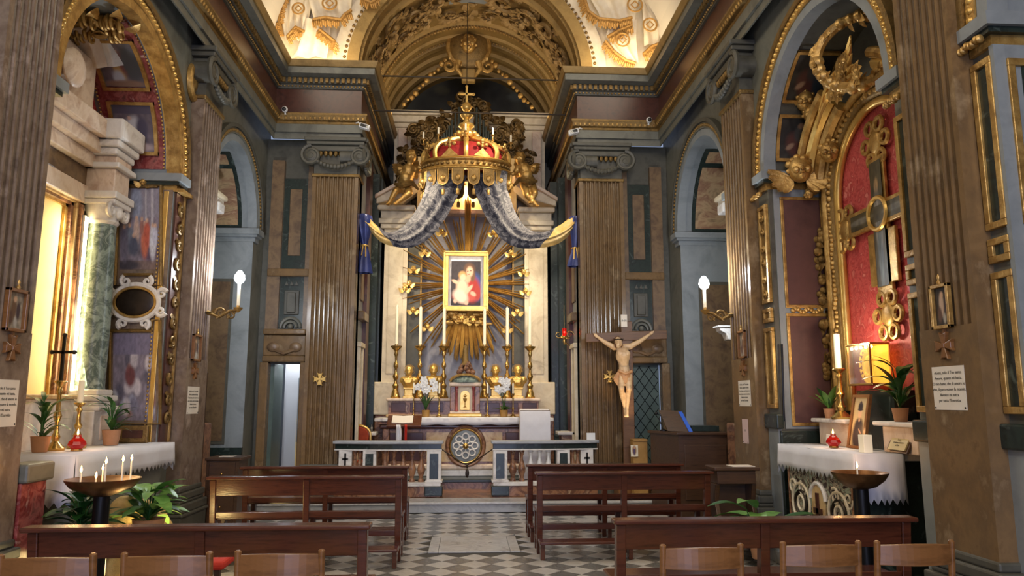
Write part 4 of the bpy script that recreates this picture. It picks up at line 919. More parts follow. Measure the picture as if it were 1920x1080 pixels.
# tall candlesticks and candles
proto = None; places = ('outermost on the left', 'second from the left', 'just left of the tabernacle', 'just right of the tabernacle', 'second from the right', 'outermost on the right')
xs = [PX(x,700,13.77).x for x in (742,787,832,908,951,994)]; ctop = [575,577,580,580,577,575]
for i, x in enumerate(xs):
    lab = 'tall brass altar candlestick, '+places[i]
    if proto is None:
        proto = thing('altar_candlestick', lab, 'candlestick', (x, 13.77, 1.65), 'tall candlesticks of the high altar'); c = (x, 13.77, 1.65)
        b = MB(); b.lathe([(.085,0),(.09,.03),(.075,.05),(.07,.09),(.055,.14),(.04,.17)], c, 14, 0, 2*PI); b.build('foot', 'brass', proto, True)
        for a in (0, 2.1, 4.2): b = MB(); b.ball((c[0]+.08*math.cos(a-1.57), c[1]+.08*math.sin(a-1.57), c[2]+.02), .022, 8, 6); b.build('claw', 'brass', proto, True)
        b = MB(); b.lathe([(.035,.15),(.05,.19),(.06,.23),(.03,.28),(.025,.33),(.05,.37),(.055,.41),(.025,.46),(.022,.54),(.045,.58),(.04,.63),(.02,.67),(.022,.76),(.04,.8),(.03,.84),(.03,.88)], c, 14); b.build('stem', 'brass', proto, True)
        b = MB(); b.lathe([(.03,.86),(.06,.89),(.1,.93),(.105,.95),(.1,.955),(.03,.94),(.03,.99)], c, 16); b.build('drip_pan', 'brass', proto, True)
        o = proto
    else: o = dup(proto, (x, 13.77, 1.65), None, lab)
    zt = PX(877, ctop[i], 13.77).z; b = MB(); b.lathe([(.03,2.6),(.029,zt),(.01,zt+.012),(.003,zt+.03)], (x, 13.77, 0), 10)
    tag(b.build('altar_candle', 'wax', None, True, loc=(x, 13.77, 2.6)), 'long white candle in the tall candlestick '+places[i], 'candle', 'long candles of the high altar')
proto = None; pl = ('beside the leftmost bust', 'between the orchid and the tabernacle', 'just right of the tabernacle', 'right of the fern pot')
for i, px in enumerate((775, 823, 914, 962)):
    x = PX(px, 775, 13.3).x; lab = 'short slim brass candlestick with candle on the altar, '+pl[i]
    if proto is None:
        proto = thing('small_candlestick', lab, 'candlestick', (x, 13.3, 1.324), 'short candlesticks on the altar table'); c = (x, 13.3, 1.324)
        b = MB(); b.lathe([(.05,0),(.05,.015),(.03,.03),(.012,.06),(.012,.12),(.02,.14),(.01,.16),(.01,.3),(.018,.33),(.01,.35),(.03,.4),(.032,.41)], c, 12); b.build('stand', 'brass', proto, True)
        b = MB(); b.lathe([(.016,.4),(.016,.58),(.004,.6)], c, 8); b.build('candle', 'wax', proto, True)
    else: dup(proto, (x, 13.3, 1.324), None, lab)
# flowers
def orchid(px, lab, tall, seed):
    rr = random.Random(seed); x = PX(px, 770, 13.25).x; y = 13.3; z = 1.324; t = thing('flower_pot', lab, 'flowers', (x, y, z))
    b = MB(); b.lathe([(.05,0),(.062,.005),(.07,.12),(.062,.12),(.058,.1),(0,.1)], (x,y,z), 14); b.build('pot', 'ochre_pot', t, True)
    for i in range(9 if tall else 12):
        a = rr.uniform(0,6.28); b = MB(); b.leaf((x,y,z+.1), (math.cos(a)*(.25 if tall else .9), math.sin(a)*(.25 if tall else .6), 1 if tall else .5), (0,0,1), .32 if tall else .24, .05, .3); b.build('leaf', 'leaf', t, True)
    cx, cz = x+(0 if tall else -.04), z+(.55 if tall else .54)
    for i in range(3): b = MB(); b.tube([(x,y,z+.1),(x+.03*(i-1),y-.02,z+.35),(cx+.07*(i-1),y-.04,cz)], .006, 5); b.build('stem', 'leaf', t, True)
    for i in range(12):
        p = Vector((cx+rr.uniform(-.15,.15)*(1 if tall else .75), y-.05+rr.uniform(-.07,.05), cz+rr.uniform(-.09,.11))); b = MB()
        for k in range(5): a = 2*PI*k/5+i; b.leaf(p, (math.cos(a), -.35, math.sin(a)), (0,-1,0), .075, .06, .25, 3)
        b.ball(p+Vector((0,-.012,0)), .014, 6, 5); b.build('blossom', 'white_petal', t, True)
orchid(798, 'white orchid with long leaves in a pot left of the tabernacle', True, 2); orchid(945, 'white flowers above a fern pot right of the tabernacle', False, 4)
# ------------------------------------------------------------ communion rail
def rail(s, label):
    t = thing('communion_rail', label, 'balustrade', (s*1.2, 11.85, .15))
    base = [(.40, 11.82), (.75, 11.82), (1.15, 11.83), (1.5, 11.86), (1.8, 11.92), (2.05, 11.99)]
    def slab(name, o0, o1, z0, z1, m, bv=.01, ext=0):
        p = [(x-(ext if i == 0 else 0)+(ext if i == len(base)-1 else 0), y) for i, (x, y) in enumerate(base)]
        out = [(s*x, y+o0) for x, y in p]+[(s*x, y+o1) for x, y in reversed(p)]; b = MB(); b.prism(out, z0, z1, 'xy'); return b.build(name, m, t, bevel=bv)
    slab('top_slab', -.15, .15, .945, .99, 'step_marble', .012, .03); slab('green_band', -.1, .1, .865, .945, 'green_marble', .004); slab('under_slab', -.12, .12, .845, .865, 'pale_marble', .004, .01)
    slab('base_slab', -.13, .13, .31, .37, 'pale_marble', .01); slab('plinth', -.1, .1, .15, .31, 'rust_marble', .004)
    yat = lambda x: np.interp(x, [p[0] for p in base], [p[1] for p in base])
    for x, w in ((.51, .22), (1.5, .2), (1.88, .2)):
        y = yat(x); p = MB().box(s*x-w/2, s*x+w/2, y-.11, y+.11, .37, .845).build('post', 'pale_marble', t, bevel=.006)
        if x < 1: MB().box(s*x-w*.3, s*x+w*.3, y-.116, y-.1, .42, .8).build('inlay_panel', 'green_marble', p, bevel=.003); MB().box(s*x-w*.62, s*x+w*.62, y-.145, y+.14, .17, .31).build('foot_block', 'green_marble', p, bevel=.01)
        elif x < 1.8: MB().box(s*x-w*.3, s*x+w*.3, y-.116, y-.1, .6, .8).build('inlay_panel', 'green_marble', p, bevel=.003)
        else:
            b = MB(); b.box(s*x-.015, s*x+.015, y-.116, y-.1, .62, .8); b.box(s*x-.045, s*x+.045, y-.116, y-.1, .7, .73); b.build('inlay_cross', 'ink', p)
        b = MB(); b.box(s*x-w*.6, s*x+w*.6, y-.135, y+.135, .36, .4); b.build('post_base', 'pale_marble', p, bevel=.01)
    pr = [(.045,.37),(.045,.4),(.028,.42),(.035,.46),(.058,.52),(.06,.57),(.04,.64),(.022,.7),(.02,.75),(.032,.78),(.03,.8),(.045,.815),(.045,.845)]
    for i, x in enumerate((.71, .85, .99, 1.13, 1.27, 1.66, 1.74)):
        b = MB(); b.lathe(pr, (s*x, yat(x), 0), 14); b.build('baluster', 'white_paint' if (s > 0 and i in (2, 3, 4)) else 'rust_marble', t, True)
    return t
rail(-1, 'curved marble communion rail with green inlay in front of the red chair'); rail(1, 'curved marble communion rail with three white balusters near the crucifix')
# chain closing the gap between the two rails
b = MB(); pts = [(-.41+.82*i/14, 11.74, .9-.33*(1-(2*i/14-1)**2)**1.0*0-.25*(1-abs(2*i/14-1))) for i in range(15)]
b = MB(); b.tube([(-.42,11.75,.88),(-.3,11.75,.8),(-.12,11.75,.68),(.0,11.75,.62)], .009, 5); b.tube([(.42,11.75,.88),(.3,11.75,.8),(.12,11.75,.68),(.0,11.75,.62)], .009, 5); b.ball((0,11.75,.6), (.015,.015,.03)); b.ball((0,11.75,.5), (.03,.02,.07))
tag(b.build('rail_rope', 'dark_bronze', None, True, loc=(0, 11.75, .6)), 'dark rope with a tassel closing the gap between the communion rails', 'rope')
# ------------------------------------------------------------ chancel furniture
t = thing('armchair', 'gilt framed armchair with orange red velvet back behind the communion rail', 'chair', (-1.82, 12.72, .15))
out = [(-.17,.6),(.17,.6),(.18,.9)]+[(.18*math.cos(PI*i/10), .9+.14*math.sin(PI*i/10)*1.0) for i in range(11)]
ox = -1.82; b = MB(); b.prism([(ox+x*.88, z+.13) for x, z in out], 12.84, 12.9); b.build('backrest', 'orange_velvet', t, bevel=.02)
b = MB(); b.tube([(ox-.18,12.87,.3)]+[(ox-.185*math.cos(PI*i/12), 12.87, 1.03+.16*math.sin(PI*i/12)) for i in range(13)]+[(ox+.18,12.87,.3)], .02, 8); b.build('back_frame', 'bright_gilt', t, True)
MB().box(ox-.24, ox+.24, 12.4, 12.88, .55, .63).build('seat', 'orange_velvet', t, bevel=.02)
for sx in (-1, 1):
    for yy in (12.44, 12.86): b = MB(); b.tube([(ox+sx*.21,yy,.15),(ox+sx*.22,yy,.55)], [.018,.026], 8); b.build('leg', 'bright_gilt', t, True)
    b = MB(); b.tube([(ox+sx*.23,12.84,.85),(ox+sx*.25,12.6,.84),(ox+sx*.24,12.45,.8),(ox+sx*.22,12.44,.55)], .018, 8); b.build('armrest', 'bright_gilt', t, True)
t = thing('book_stand', 'dark wooden reading stand holding an open book, in front of the altar', 'lectern', (-1.02, 12.5, .15)); bx = -1.04
b = MB(); b.add([(bx-.28,12.36,1.2),(bx+.28,12.36,1.2),(bx+.28,12.64,1.37),(bx-.28,12.64,1.37),(bx-.28,12.37,1.17),(bx+.28,12.37,1.17),(bx+.28,12.65,1.34),(bx-.28,12.65,1.34)], [(0,1,2,3),(4,5,6,7),(0,1,5,4),(1,2,6,5),(2,3,7,6),(3,0,4,7)]); b.build('desk_top', 'pew_wood', t, bevel=.006)
b = MB(); b.lathe([(.18,.15),(.18,.18),(.05,.22),(.03,.3),(.03,1.26)], (bx,12.5,0), 12); b.build('column', 'pew_wood', t, True)
o = MB().add([(bx-.2,12.42,1.255),(bx-.02,12.42,1.245),(bx-.02,12.6,1.355),(bx-.2,12.6,1.365),(bx+.14,12.42,1.255),(bx+.14,12.6,1.365)], [(0,1,2,3),(1,4,5,2)]).build('open_book', 'paper', None, loc=(bx, 12.5, 1.26)); tag(o, 'open book lying on the dark reading stand', 'book'); o.modifiers.new('t', 'SOLIDIFY').thickness = .02
b = MB(); b.grid([[(bx-.12+.07*j/6+.03*math.sin(i*.4)*(j/6), 12.33-.02*math.sin(j*1.8), 1.22-.36*i/8) for j in range(7)] for i in range(9)]); o = b.build('stole', 'linen', None, True, loc=(bx-.1, 12.33, .9)); tag(o, 'white cloth hanging from the front of the reading stand', 'cloth'); o.modifiers.new('t', 'SOLIDIFY').thickness = .008
b = MB(); b.grid([[(bx+.02+.04*j/4, 12.34-.02*math.sin(j*1.8), 1.22-.3*i/8) for j in range(5)] for i in range(9)]); o = b.build('ribbon', 'red_cloth', None, True, loc=(bx, 12.34, .95)); tag(o, 'narrow red ribbon hanging from the reading stand', 'ribbon'); o.modifiers.new('t', 'SOLIDIFY').thickness = .004
t = thing('ambo', 'lectern completely covered by a smooth white cloth beside the altar', 'lectern', (1.1, 12.4, .15))
b = MB(); n = 40; per = []
for i in range(n):
    a = 4*i/n; k = int(a); fr = a-k; cs = [(-.245,-.14),(.245,-.14),(.245,.14),(-.245,.14)]; p, q = cs[k], cs[(k+1) % 4]; per.append((p[0]+(q[0]-p[0])*fr, p[1]+(q[1]-p[1])*fr))
rows = [[(1.108+x*k*(1+.012*math.sin(j*2.3)*(1.45-z)), 12.42+y*k*(1+.03*math.sin(j*1.7)*(1.45-z)), z+(.03 if y > 0 else 0)*(z > 1.4)) for j, (x, y) in enumerate(per)] for k, z in ((.96,1.44),(1,1.43),(1.0,1.2),(1.01,.9),(1.02,.6),(1.03,.35))]
b.grid(rows, True); b.add(rows[0], [tuple(range(n))]); b.build('cloth_cover', 'linen', t, True, sharp=60); MB().box(.9, 1.3, 12.34, 12.5, .15, 1.4).build('stand', 'dark_wood', t)
MB().box(.87, 1.35, 12.3, 12.56, 1.43, 1.45).build('desk_edge', 'dark_wood', t)
# things on the side shelves
for i, (dx, h) in enumerate(((0, .1), (.08, .07), (.16, .12))):
    x = -1.76+dx*.8; b = MB(); b.lathe([(.02,0),(.024,.01),(.022,h*.6),(.01,h*.8),(.014,h)], (x, 12.98, 1.08), 10); o = b.build('cruet', 'clear_glass', None, True, loc=(x, 12.98, 1.08)); tag(o, ('tall', 'short', 'tallest')[i]+' glass cruet on the shelf behind the red armchair', 'cruet', 'glass cruets')
t = thing('sanctuary_lamp', 'red sanctuary lamp on a gilded bracket at the chancel wall', 'lamp', (1.7, 12.9, 2.45)); lp = PX(1058,625,12.9)
b = MB(); b.lathe([(.025,-.06),(.035,-.04),(.04,.06),(.035,.09)], lp, 12); b.build('glass', 'red_glass', t, True)
b = MB(); b.lathe([(.01,-.2),(.03,-.14),(.015,-.1),(.05,-.07),(.045,-.05)], lp, 12); b.ring(lp+Vector((0,0,-.08)), .1, .007, 'z', 20, 5)
for e in (-1, 1): b.spiral(lp+Vector((e*.1,0,-.02)), .07, 1.3, .01, 'xz', e, 0, 20)
b.tube([tuple(lp+Vector((0,0,-.15))), tuple(lp+Vector((.1,.0,-.22))), (1.845, 12.9, lp.z-.2)], .01, 6); b.build('bracket', 'brass', t, True)
b = MB(); b.tube([tuple(lp+Vector((0,0,.09))), tuple(lp+Vector((0,0,.5)))], .004, 4); b.build('chain', 'brass', t)
lamp('sanctuary_flame', 'POINT', (lp.x, lp.y-.02, lp.z+.02), .6, (1,.12,.06), .02)
# ------------------------------------------------------------ crucifix
t = thing('crucifix', 'large wooden crucifix with a carved pale Christ figure', 'crucifix', (2.47, 11.7, .15)); CYY = 11.68; G = lambda x, y, d=0: PX(x, y, CYY-.06+d)
pa, pb_ = PX(1098,633,CYY), PX(1250,627,CYY); b = MB(); b.add([(pa.x,CYY-.03,pa.z-.075),(pb_.x,CYY-.03,pb_.z-.075),(pb_.x,CYY+.03,pb_.z-.075),(pa.x,CYY+.03,pa.z-.075),(pa.x,CYY-.03,pa.z+.065),(pb_.x,CYY-.03,pb_.z+.065),(pb_.x,CYY+.03,pb_.z+.065),(pa.x,CYY+.03,pa.z+.065)], [(0,3,2,1),(4,5,6,7),(0,1,5,4),(1,2,6,5),(2,3,7,6),(3,0,4,7)]); b.build('crossbeam', 'cross_wood', t, bevel=.008)
px_ = PX(1174,640,CYY).x; MB().box(px_-.08, px_+.1, CYY-.02, CYY+.05, .3, 2.86).build('upright', 'cross_wood', t, bevel=.008)
MB().box(px_-.2, px_+.3, CYY-.15, CYY+.25, .15, .33).build('foot', 'chair_wood', t, bevel=.01)
ip = PX(1169,602,CYY); pl_ = MB().box(ip.x-.05, ip.x+.05, CYY-.05, CYY-.02, ip.z-.1, ip.z+.1).build('title_plate', 'paper', t, bevel=.003); words(pl_, 'INRI', .045, (ip.x, CYY-.052, ip.z), (PI/2,0,0))
b = MB(); sk = 'skin'
shL, shR, nk = G(1151,651,-.03), G(1181,650,-.03), G(1165,650,-.04); ch = G(1168,667,-.05); wa = G(1170,689,-.03); hpz = G(1171,701,-.03)
b.ball(ch, (.115,.085,.14), 14, 10); b.ball(ch+Vector((-.05,-.05,.03)), (.055,.035,.05)); b.ball(ch+Vector((.055,-.05,.03)), (.055,.035,.05)); limb(b, shL, shR, .05, .05); limb(b, ch, wa, .1, .075); b.ball(wa, (.085,.065,.1)); b.ball(hpz, (.1,.075,.085)); limb(b, wa, hpz, .08, .095); limb(b, ch, nk, .06, .045)
hd = G(1160,641,-.13); limb(b, nk, hd, .04, .04); R_ = Matrix.Rotation(-.35, 3, 'Y'); b.ball(hd, (.058,.07,.08), 14, 10, R_); b.ball(hd+Vector((-.022,-.06,-.06)), (.034,.03,.045)); b.ball(hd+Vector((-.01,-.075,-.015)), (.011,.014,.026)); b.ball(hd+Vector((-.03,-.058,.012)), .014); b.ball(hd+Vector((.018,-.062,.018)), .014)
for sh, el, hand, sx in ((shL, G(1136,643,-.02), G(1122,633,0), -1), (shR, G(1200,640,-.02), G(1217,628,0), 1)):
    limb(b, sh, el, .046, .036); limb(b, el, hand, .036, .023); d = (hand-el).normalized(); pm = hand+d*.035; b.ball(pm, (.03,.016,.026)); up = Vector((0,-.3,1)).normalized()
    for q in range(4): f0 = pm+d*.015+up*(.02-.013*q); limb(b, f0, f0+d*(.04,.047,.044,.034)[q]+Vector((0,-.016,-.004)), .0075, .006, 6)
    limb(b, pm+up*.018, pm+up*.045+d*.012, .008, .006, 6)
for sx, kn, an in ((-1, G(1165,728,-.11), G(1172,766,-.03)), (1, G(1179,729,-.11), G(1176,765,-.07))):
    hp = hpz+Vector((sx*.055, 0, -.03)); limb(b, hp, kn, .068, .047); b.ball(kn+Vector((0,-.015,0)), .046); ca = kn.lerp(an, .35)+Vector((0,.03,0)); limb(b, kn, ca, .044, .043); limb(b, ca, an, .043, .024)
    to = G(1173 if sx < 0 else 1176, 779, -.1-(.03 if sx > 0 else 0)); limb(b, an, to, .026, .022); b.ball(an.lerp(to, .2)+Vector((0,.02,.01)), .026)
    for q in range(5): limb(b, to+Vector((-.018+.009*q,0,0)), to+Vector((-.02+.01*q,-.012,-.022)), .0075, .006, 6)
fuse(b, 'corpus', sk, t, .0075, 3)
b = MB(); b.grid([[tuple(hpz+Vector((.108*math.cos(2*PI*j/32)*(k+.06*math.sin(j*2.6)), .095*math.sin(2*PI*j/32)*(k+.08*math.sin(j*2.1)), z-.02*math.cos(2*PI*j/32+.6)))) for j in range(32)] for k, z in ((.86,.055),(.92,.045),(.98,.0),(.97,-.05),(.93,-.1),(.86,-.14))], True); b.build('loincloth', 'loincloth', t, True, sharp=80)
b = MB()
for i in range(5): b.tube([tuple(hpz+Vector((-.1,-.05,.03))), tuple(hpz+Vector((-.13-.012*i,-.07,-.07))), tuple(hpz+Vector((-.11-.015*i,-.05,-.2+.02*i)))], [.02,.022,.01], 6)
b.tube([tuple(hpz+Vector((-.1,-.08,.05))), tuple(hpz+Vector((0,-.11,.0))), tuple(hpz+Vector((.1,-.08,.04)))], .022, 7); b.build('loincloth_knot', 'loincloth', t, True)
b = MB()
for i in range(40):
    a, e = random.uniform(0,6.28), random.uniform(-.2,1.4); d = Vector((.05*math.cos(a)*math.cos(e), abs(.056*math.sin(a)*math.cos(e))+.012, .07*math.sin(e)+.012)); b.ball(hd+R_@d, .016, 6, 5)
for sx in (-1, 1): b.tube([tuple(hd+Vector((sx*.048,.02,.02))), tuple(hd+Vector((sx*.055,.015,-.05))), tuple(hd+Vector((sx*.045,.02,-.09)))], [.016,.015,.008], 7)
b.build('hair', 'cross_wood', t, True)
b = MB(); b.ring(hd+Vector((0,-.004,.035)), .066, .009, 'z', 20, 5)
for i in range(18): a = 2*PI*i/18; b.tube([tuple(hd+Vector((.066*math.cos(a),.066*math.sin(a),.035))), tuple(hd+Vector((.084*math.cos(a+.4),.084*math.sin(a+.4),.05+.01*(-1)**i)))], [.005,.001], 4)
b.build('crown_of_thorns', 'dark_bronze', t, True)
# icon and box beside its foot
t = thing('offering_box', 'ochre wooden box with a small icon at the foot of the crucifix', 'box', (2.55, 11.35, .15)); MB().box(2.5, 2.72, 11.3, 11.5, .15, 1.0).build('box', 'ochre_pot', t, bevel=.008); MB().box(2.5, 2.72, 11.28, 11.52, 1.0, 1.03).build('lid', 'ochre_pot', t, bevel=.006)
C = canvas(16, 24, (226,216,190)); ell(C, .5, .55, .3, .4, (150,110,60)); ell(C, .5, .5, .16, .35, (80,60,90)); ell(C, .5, .78, .1, .1, (200,150,110))
ic = PX(1190,845,11.25); o = picture('icon', C, lambda u, v: (ic.x-.055+.11*u, 11.27, ic.z-.09+.17*v), t)
o = MB().box(PX(1104,822,11.7).x, PX(1120,822,11.7).x, 11.9, 11.93, .992, 1.1).build('card', 'white_paint', None, loc=(1.9,11.9,.99)); tag(o, 'small white card standing on the end of the communion rail', 'card')
# ------------------------------------------------------------ desk on the right
t = thing('desk', 'dark wooden speaker desk in front of the side arch', 'desk', (3.2, 10.7, 0)); pl_ = [(2.93,10.35),(3.66,10.35),(3.66,11.1),(2.72,11.1)]
b = MB(); b.prism(pl_, 0, 1.13, 'xy'); b.build('body', 'dark_wood', t); b = MB(); b.prism([(2.9,10.32),(3.7,10.32),(3.7,11.13),(2.68,11.13)], 1.13, 1.17, 'xy'); b.build('top', 'dark_wood', t, bevel=.01)
MB().box(3.0, 3.6, 10.33, 10.36, .25, 1.0).build('front_panel', 'dark_wood', t, bevel=.012); MB().box(2.93, 3.66, 10.32, 10.4, 0, .12).build('plinth', 'dark_wood', t, bevel=.01)
t = thing('sloped_bookrest', 'black sloped book rest on the speaker desk', 'bookrest', (2.97, 10.6, 1.17)); b = MB(); b.add([(2.84,10.55,1.18),(3.12,10.5,1.17),(3.06,10.75,1.46),(2.78,10.8,1.47)], [(0,1,2,3)]); o = b.build('board', 'dark_wood', t); o.modifiers.new('t', 'SOLIDIFY').thickness = .02; MB().box(2.9, 3.05, 10.66, 10.76, 1.17, 1.3).build('support', 'black_metal', t)
b = MB(); b.add([(3.12,10.48,1.172),(3.17,10.46,1.172),(3.1,10.72,1.45),(3.05,10.74,1.45)], [(0,1,2,3)]); o = b.build('folder', 'blue_folder', None, loc=(3.1,10.6,1.17)); o.modifiers.new('t', 'SOLIDIFY').thickness = .05; tag(o, 'bright blue folder leaning on the book rest of the desk', 'folder')
o = MB().box(3.2, 3.6, 10.6, 10.95, 1.172, 1.25).build('register', 'green_marble', None, loc=(3.4,10.7,1.17), bevel=.006); tag(o, 'flat dark green case lying on the speaker desk', 'case')
t = thing('microphone', 'thin black gooseneck microphone rising from the speaker desk', 'microphone', (2.86, 10.7, 1.17)); m0 = PX(1231,775,10.8); b = MB(); b.tube([(2.84,10.8,1.17),(2.78,10.8,1.35),(m0.x+.06,10.8,m0.z-.03),tuple(m0)], .006, 6); b.build('gooseneck', 'black_metal', t, True); b = MB(); b.ball(m0, (.025,.02,.02)); b.build('head', 'black_plastic', t, True); b = MB(); b.lathe([(.05,1.17),(.05,1.185),(.02,1.2)], (2.84,10.8,0), 12); b.build('base', 'black_plastic', t, True)
# kneeler and cabinet by the walls
t = thing('prie_dieu', 'carved dark wooden kneeling desk by the wall pilaster, papers on top', 'kneeler', (2.9, 8.25, 0))
MB().box(2.64, 3.14, 7.98, 8.32, .86, .9).build('top', 'dark_wood', t, bevel=.01); MB().box(2.68, 3.1, 8.02, 8.3, .72, .86).build('drawer_case', 'dark_wood', t, bevel=.006); MB().box(2.66, 3.12, 7.6, 8.3, .14, .2).build('kneeling_board', 'dark_wood', t, bevel=.01)
for x in (2.69, 3.09):
    b = MB(); b.prism([(8.02,0),(8.32,0),(8.3,.2),(8.2,.35),(8.28,.5),(8.3,.72),(8.04,.72),(8.1,.52),(8.02,.36),(8.1,.22)], x-.025, x+.025, 'yz'); b.build('side_scroll', 'dark_wood', t, bevel=.008)
MB().box(2.7, 3.08, 8.26, 8.3, .2, .72).build('back_board', 'dark_wood', t)
o = MB().box(2.85, 3.1, 8.02, 8.22, .9, .906).build('leaflet', 'paper', None, loc=(2.95,8.1,.9)); tag(o, 'pale leaflets lying on the carved kneeling desk', 'paper')
t = thing('side_cabinet', 'low dark wooden cabinet by the wall left of the pews', 'cabinet', (-3.05, 9.75, 0))
MB().box(-3.26, -2.86, 9.72, 10.1, .06, .86).build('body', 'dark_wood', t); MB().box(-3.27, -2.82, 9.68, 10.12, .86, .9).build('top', 'dark_wood', t, bevel=.01)
for z0 in (.1, .5): dd_ = MB().box(-3.22, -2.9, 9.7, 9.72, z0, z0+.34).build('door', 'dark_wood', t, bevel=.006); b = MB(); b.ball((-3.06,9.69,z0+.2), .014); b.build('knob', 'brass', dd_, True)
MB().box(-3.25, -2.87, 9.73, 10.09, 0, .06).build('foot', 'dark_wood', t)
o = MB().box(-3.14, -2.96, 9.8, 9.95, .9, .905).build('leaflet', 'paper', None, loc=(-3.05,9.85,.9)); tag(o, 'white leaflet lying on the low dark cabinet', 'paper')
# ------------------------------------------------------------ pews
def pew(x0, x1, y, label, mid=True):
    """y: near edge of the top rail; the back faces the camera, the seat lies beyond it"""
    cx = (x0+x1)/2; t = thing('pew', label, 'pew', (cx, y+.2, 0), 'dark wooden pews in two blocks')
    yb = lambda z: y+.16-(z/.85)*.1                      # the back leans towards the camera
    MB().box(x0, x1, y, y+.13, .825, .855).build('top_rail', 'pew_wood', t, bevel=.01)
    def board(name, z0, z1, th, a=x0+.03, c=x1-.03):
        b = MB(); b.add([(a,yb(z0),z0),(c,yb(z0),z0),(c,yb(z0)+th,z0),(a,yb(z0)+th,z0),(a,yb(z1),z1),(c,yb(z1),z1),(c,yb(z1)+th,z1),(a,yb(z1)+th,z1)], [(0,3,2,1),(4,5,6,7),(0,1,5,4),(1,2,6,5),(2,3,7,6),(3,0,4,7)]); return b.build(name, 'pew_wood', t, bevel=.005)
    board('back_panel', .66, .825, .025); board('back_rail', .44, .5, .03)
    MB().box(x0+.02, x1-.02, y+.14, y+.55, .42, .45).build('seat', 'pew_wood', t, bevel=.01)
    xs_ = [x0+.055, x1-.055]+([cx] if mid else [])
    for x in xs_:
        b = MB(); b.prism([(yb(0)-.02,0),(yb(0)+.07,0),(yb(.82)+.06,.82),(yb(.82)-.015,.82)], x-.03, x+.03, 'yz'); b.build('back_post', 'pew_wood', t, bevel=.006)
        b = MB(); b.prism([(y+.44,0),(y+.52,0),(y+.52,.42),(y+.44,.42)], x-.025, x+.025, 'yz'); b.build('front_leg', 'pew_wood', t, bevel=.006)
        b = MB(); b.prism([(y-.18,.0),(y-.1,.0),(y-.06,.12),(y+.16,.13),(y+.5,.1),(y+.5,.16),(y-.2,.16)], x-.022, x+.022, 'yz'); b.build('foot_rail', 'pew_wood', t, bevel=.005)
    MB().box(x0+.02, x1-.02, y-.24, y-.04, .16, .19).build('kneeler', 'pew_wood', t, bevel=.008)
    MB().box(x0+.05, x1-.05, y+.3, y+.34, .22, .28).build('stretcher', 'pew_wood', t, bevel=.005)
    return t
pew(-2.65, -.585, 4.72, 'dark wooden pew in the front left, beside the votive candle stand'); pew(-2.59, -.64, 7.72, 'dark wooden pew on the left of the aisle, second row from the camera'); pew(-2.6, -.67, 8.85, 'dark wooden pew on the left of the aisle, closest to the communion rail')
pew(.93, 2.92, 4.80, 'dark wooden pew in the front right, before the chairs by the side altar'); pew(.72, 2.64, 8.0, 'dark wooden pew on the right of the aisle beside the carved kneeling desk'); pew(.70, 2.6, 8.98, 'dark wooden pew on the right of the aisle, closest to the communion rail')
# ------------------------------------------------------------ chairs in front
pc = None
def chair(x0, x1, y, label):
    global pc
    cx, w = (x0+x1)/2, (x1-x0)/2
    if pc is None:
        W_ = .212; t = thing('chair', label, 'chair', (cx, y, 0), 'light brown wooden chairs in front of the pews'); pc = t
        for sx in (-1, 1):
            b = MB(); b.tube([(cx+sx*W_,y+.06,0),(cx+sx*W_,y+.04,.44),(cx+sx*W_,y,.835),(cx+sx*W_,y,.842)], [.015,.018,.0175,.01], 12); b.build('back_post', 'chair_wood', t, True)
            b = MB(); b.tube([(cx+sx*(W_-.01),y+.42,0),(cx+sx*(W_-.01),y+.41,.45)], [.015,.018], 10); b.build('front_leg', 'chair_wood', t, True)
            b = MB(); b.tube([(cx+sx*W_,y+.05,.2),(cx+sx*(W_-.01),y+.41,.2)], .01, 8); b.build('side_stretcher', 'chair_wood', t, True)
        for z, h, nm in ((.765, .105, 'backrest'), (.6, .06, 'back_slat')):
            rows = []
            for k, (dz, th) in enumerate(((0,-1),(1,-1),(1,1),(0,1))):
                rows.append([(cx-W_+2*W_*i/12, y+.005-.045*math.sin(PI*i/12)+.009*th+(.83-z)*.04, z+(dz-.5)*h+(.012*math.sin(PI*i/12) if dz else 0)) for i in range(13)])
            b = MB(); b.grid([list(r) for r in zip(*rows)], True); b.build(nm, 'chair_wood', t, bevel=.004)
        b = MB(); b.prism([(cx-.21,y+.05),(cx+.21,y+.05),(cx+.21,y+.44),(cx-.21,y+.44)], .43, .46, 'xy'); b.build('seat', 'straw', t, bevel=.01)
        b = MB(); b.tube([(cx-.2,y+.41,.25),(cx+.2,y+.41,.25)], .01, 8); b.build('front_stretcher', 'chair_wood', t, True)
    else: t = dup(pc, (cx, y, 0), None, label)
    t.scale = (w/.212, 1, 1) if abs(w-.212) > .012 else (1, 1, 1)
chair(1.05, 1.475, 4.08, 'light brown wooden chair beside the aisle, leftmost of the three on the right'); chair(1.725, 2.15, 4.12, 'light brown wooden chair, middle of the three on the right'); chair(2.24, 2.685, 4.11, 'light brown wooden chair, rightmost, nearest the right wall pilaster')
chair(-2.33, -1.88, 4.02, 'light brown wooden chair, leftmost of the three on the left'); chair(-1.73, -1.31, 4.03, 'light brown wooden chair, middle of the three on the left'); chair(-1.165, -.755, 4.05, 'light brown wooden chair beside the aisle, rightmost of the three on the left')
t = thing('red_stool', 'kneeling stool with bright red cushion behind the front left pew', 'stool', (-1.9, 5.75, 0)); p0 = PX(380,1035,5.75)
b = MB(); b.add([(-2.14,5.6,.47),(-1.72,5.6,.47),(-1.66,6.0,.53),(-2.02,6.0,.53),(-2.14,5.6,.41),(-1.72,5.6,.41),(-1.66,6.0,.47),(-2.02,6.0,.47)], [(0,3,2,1),(4,5,6,7),(0,1,5,4),(1,2,6,5),(2,3,7,6),(3,0,4,7)]); b.build('cushion', 'red_cloth', t, bevel=.02)
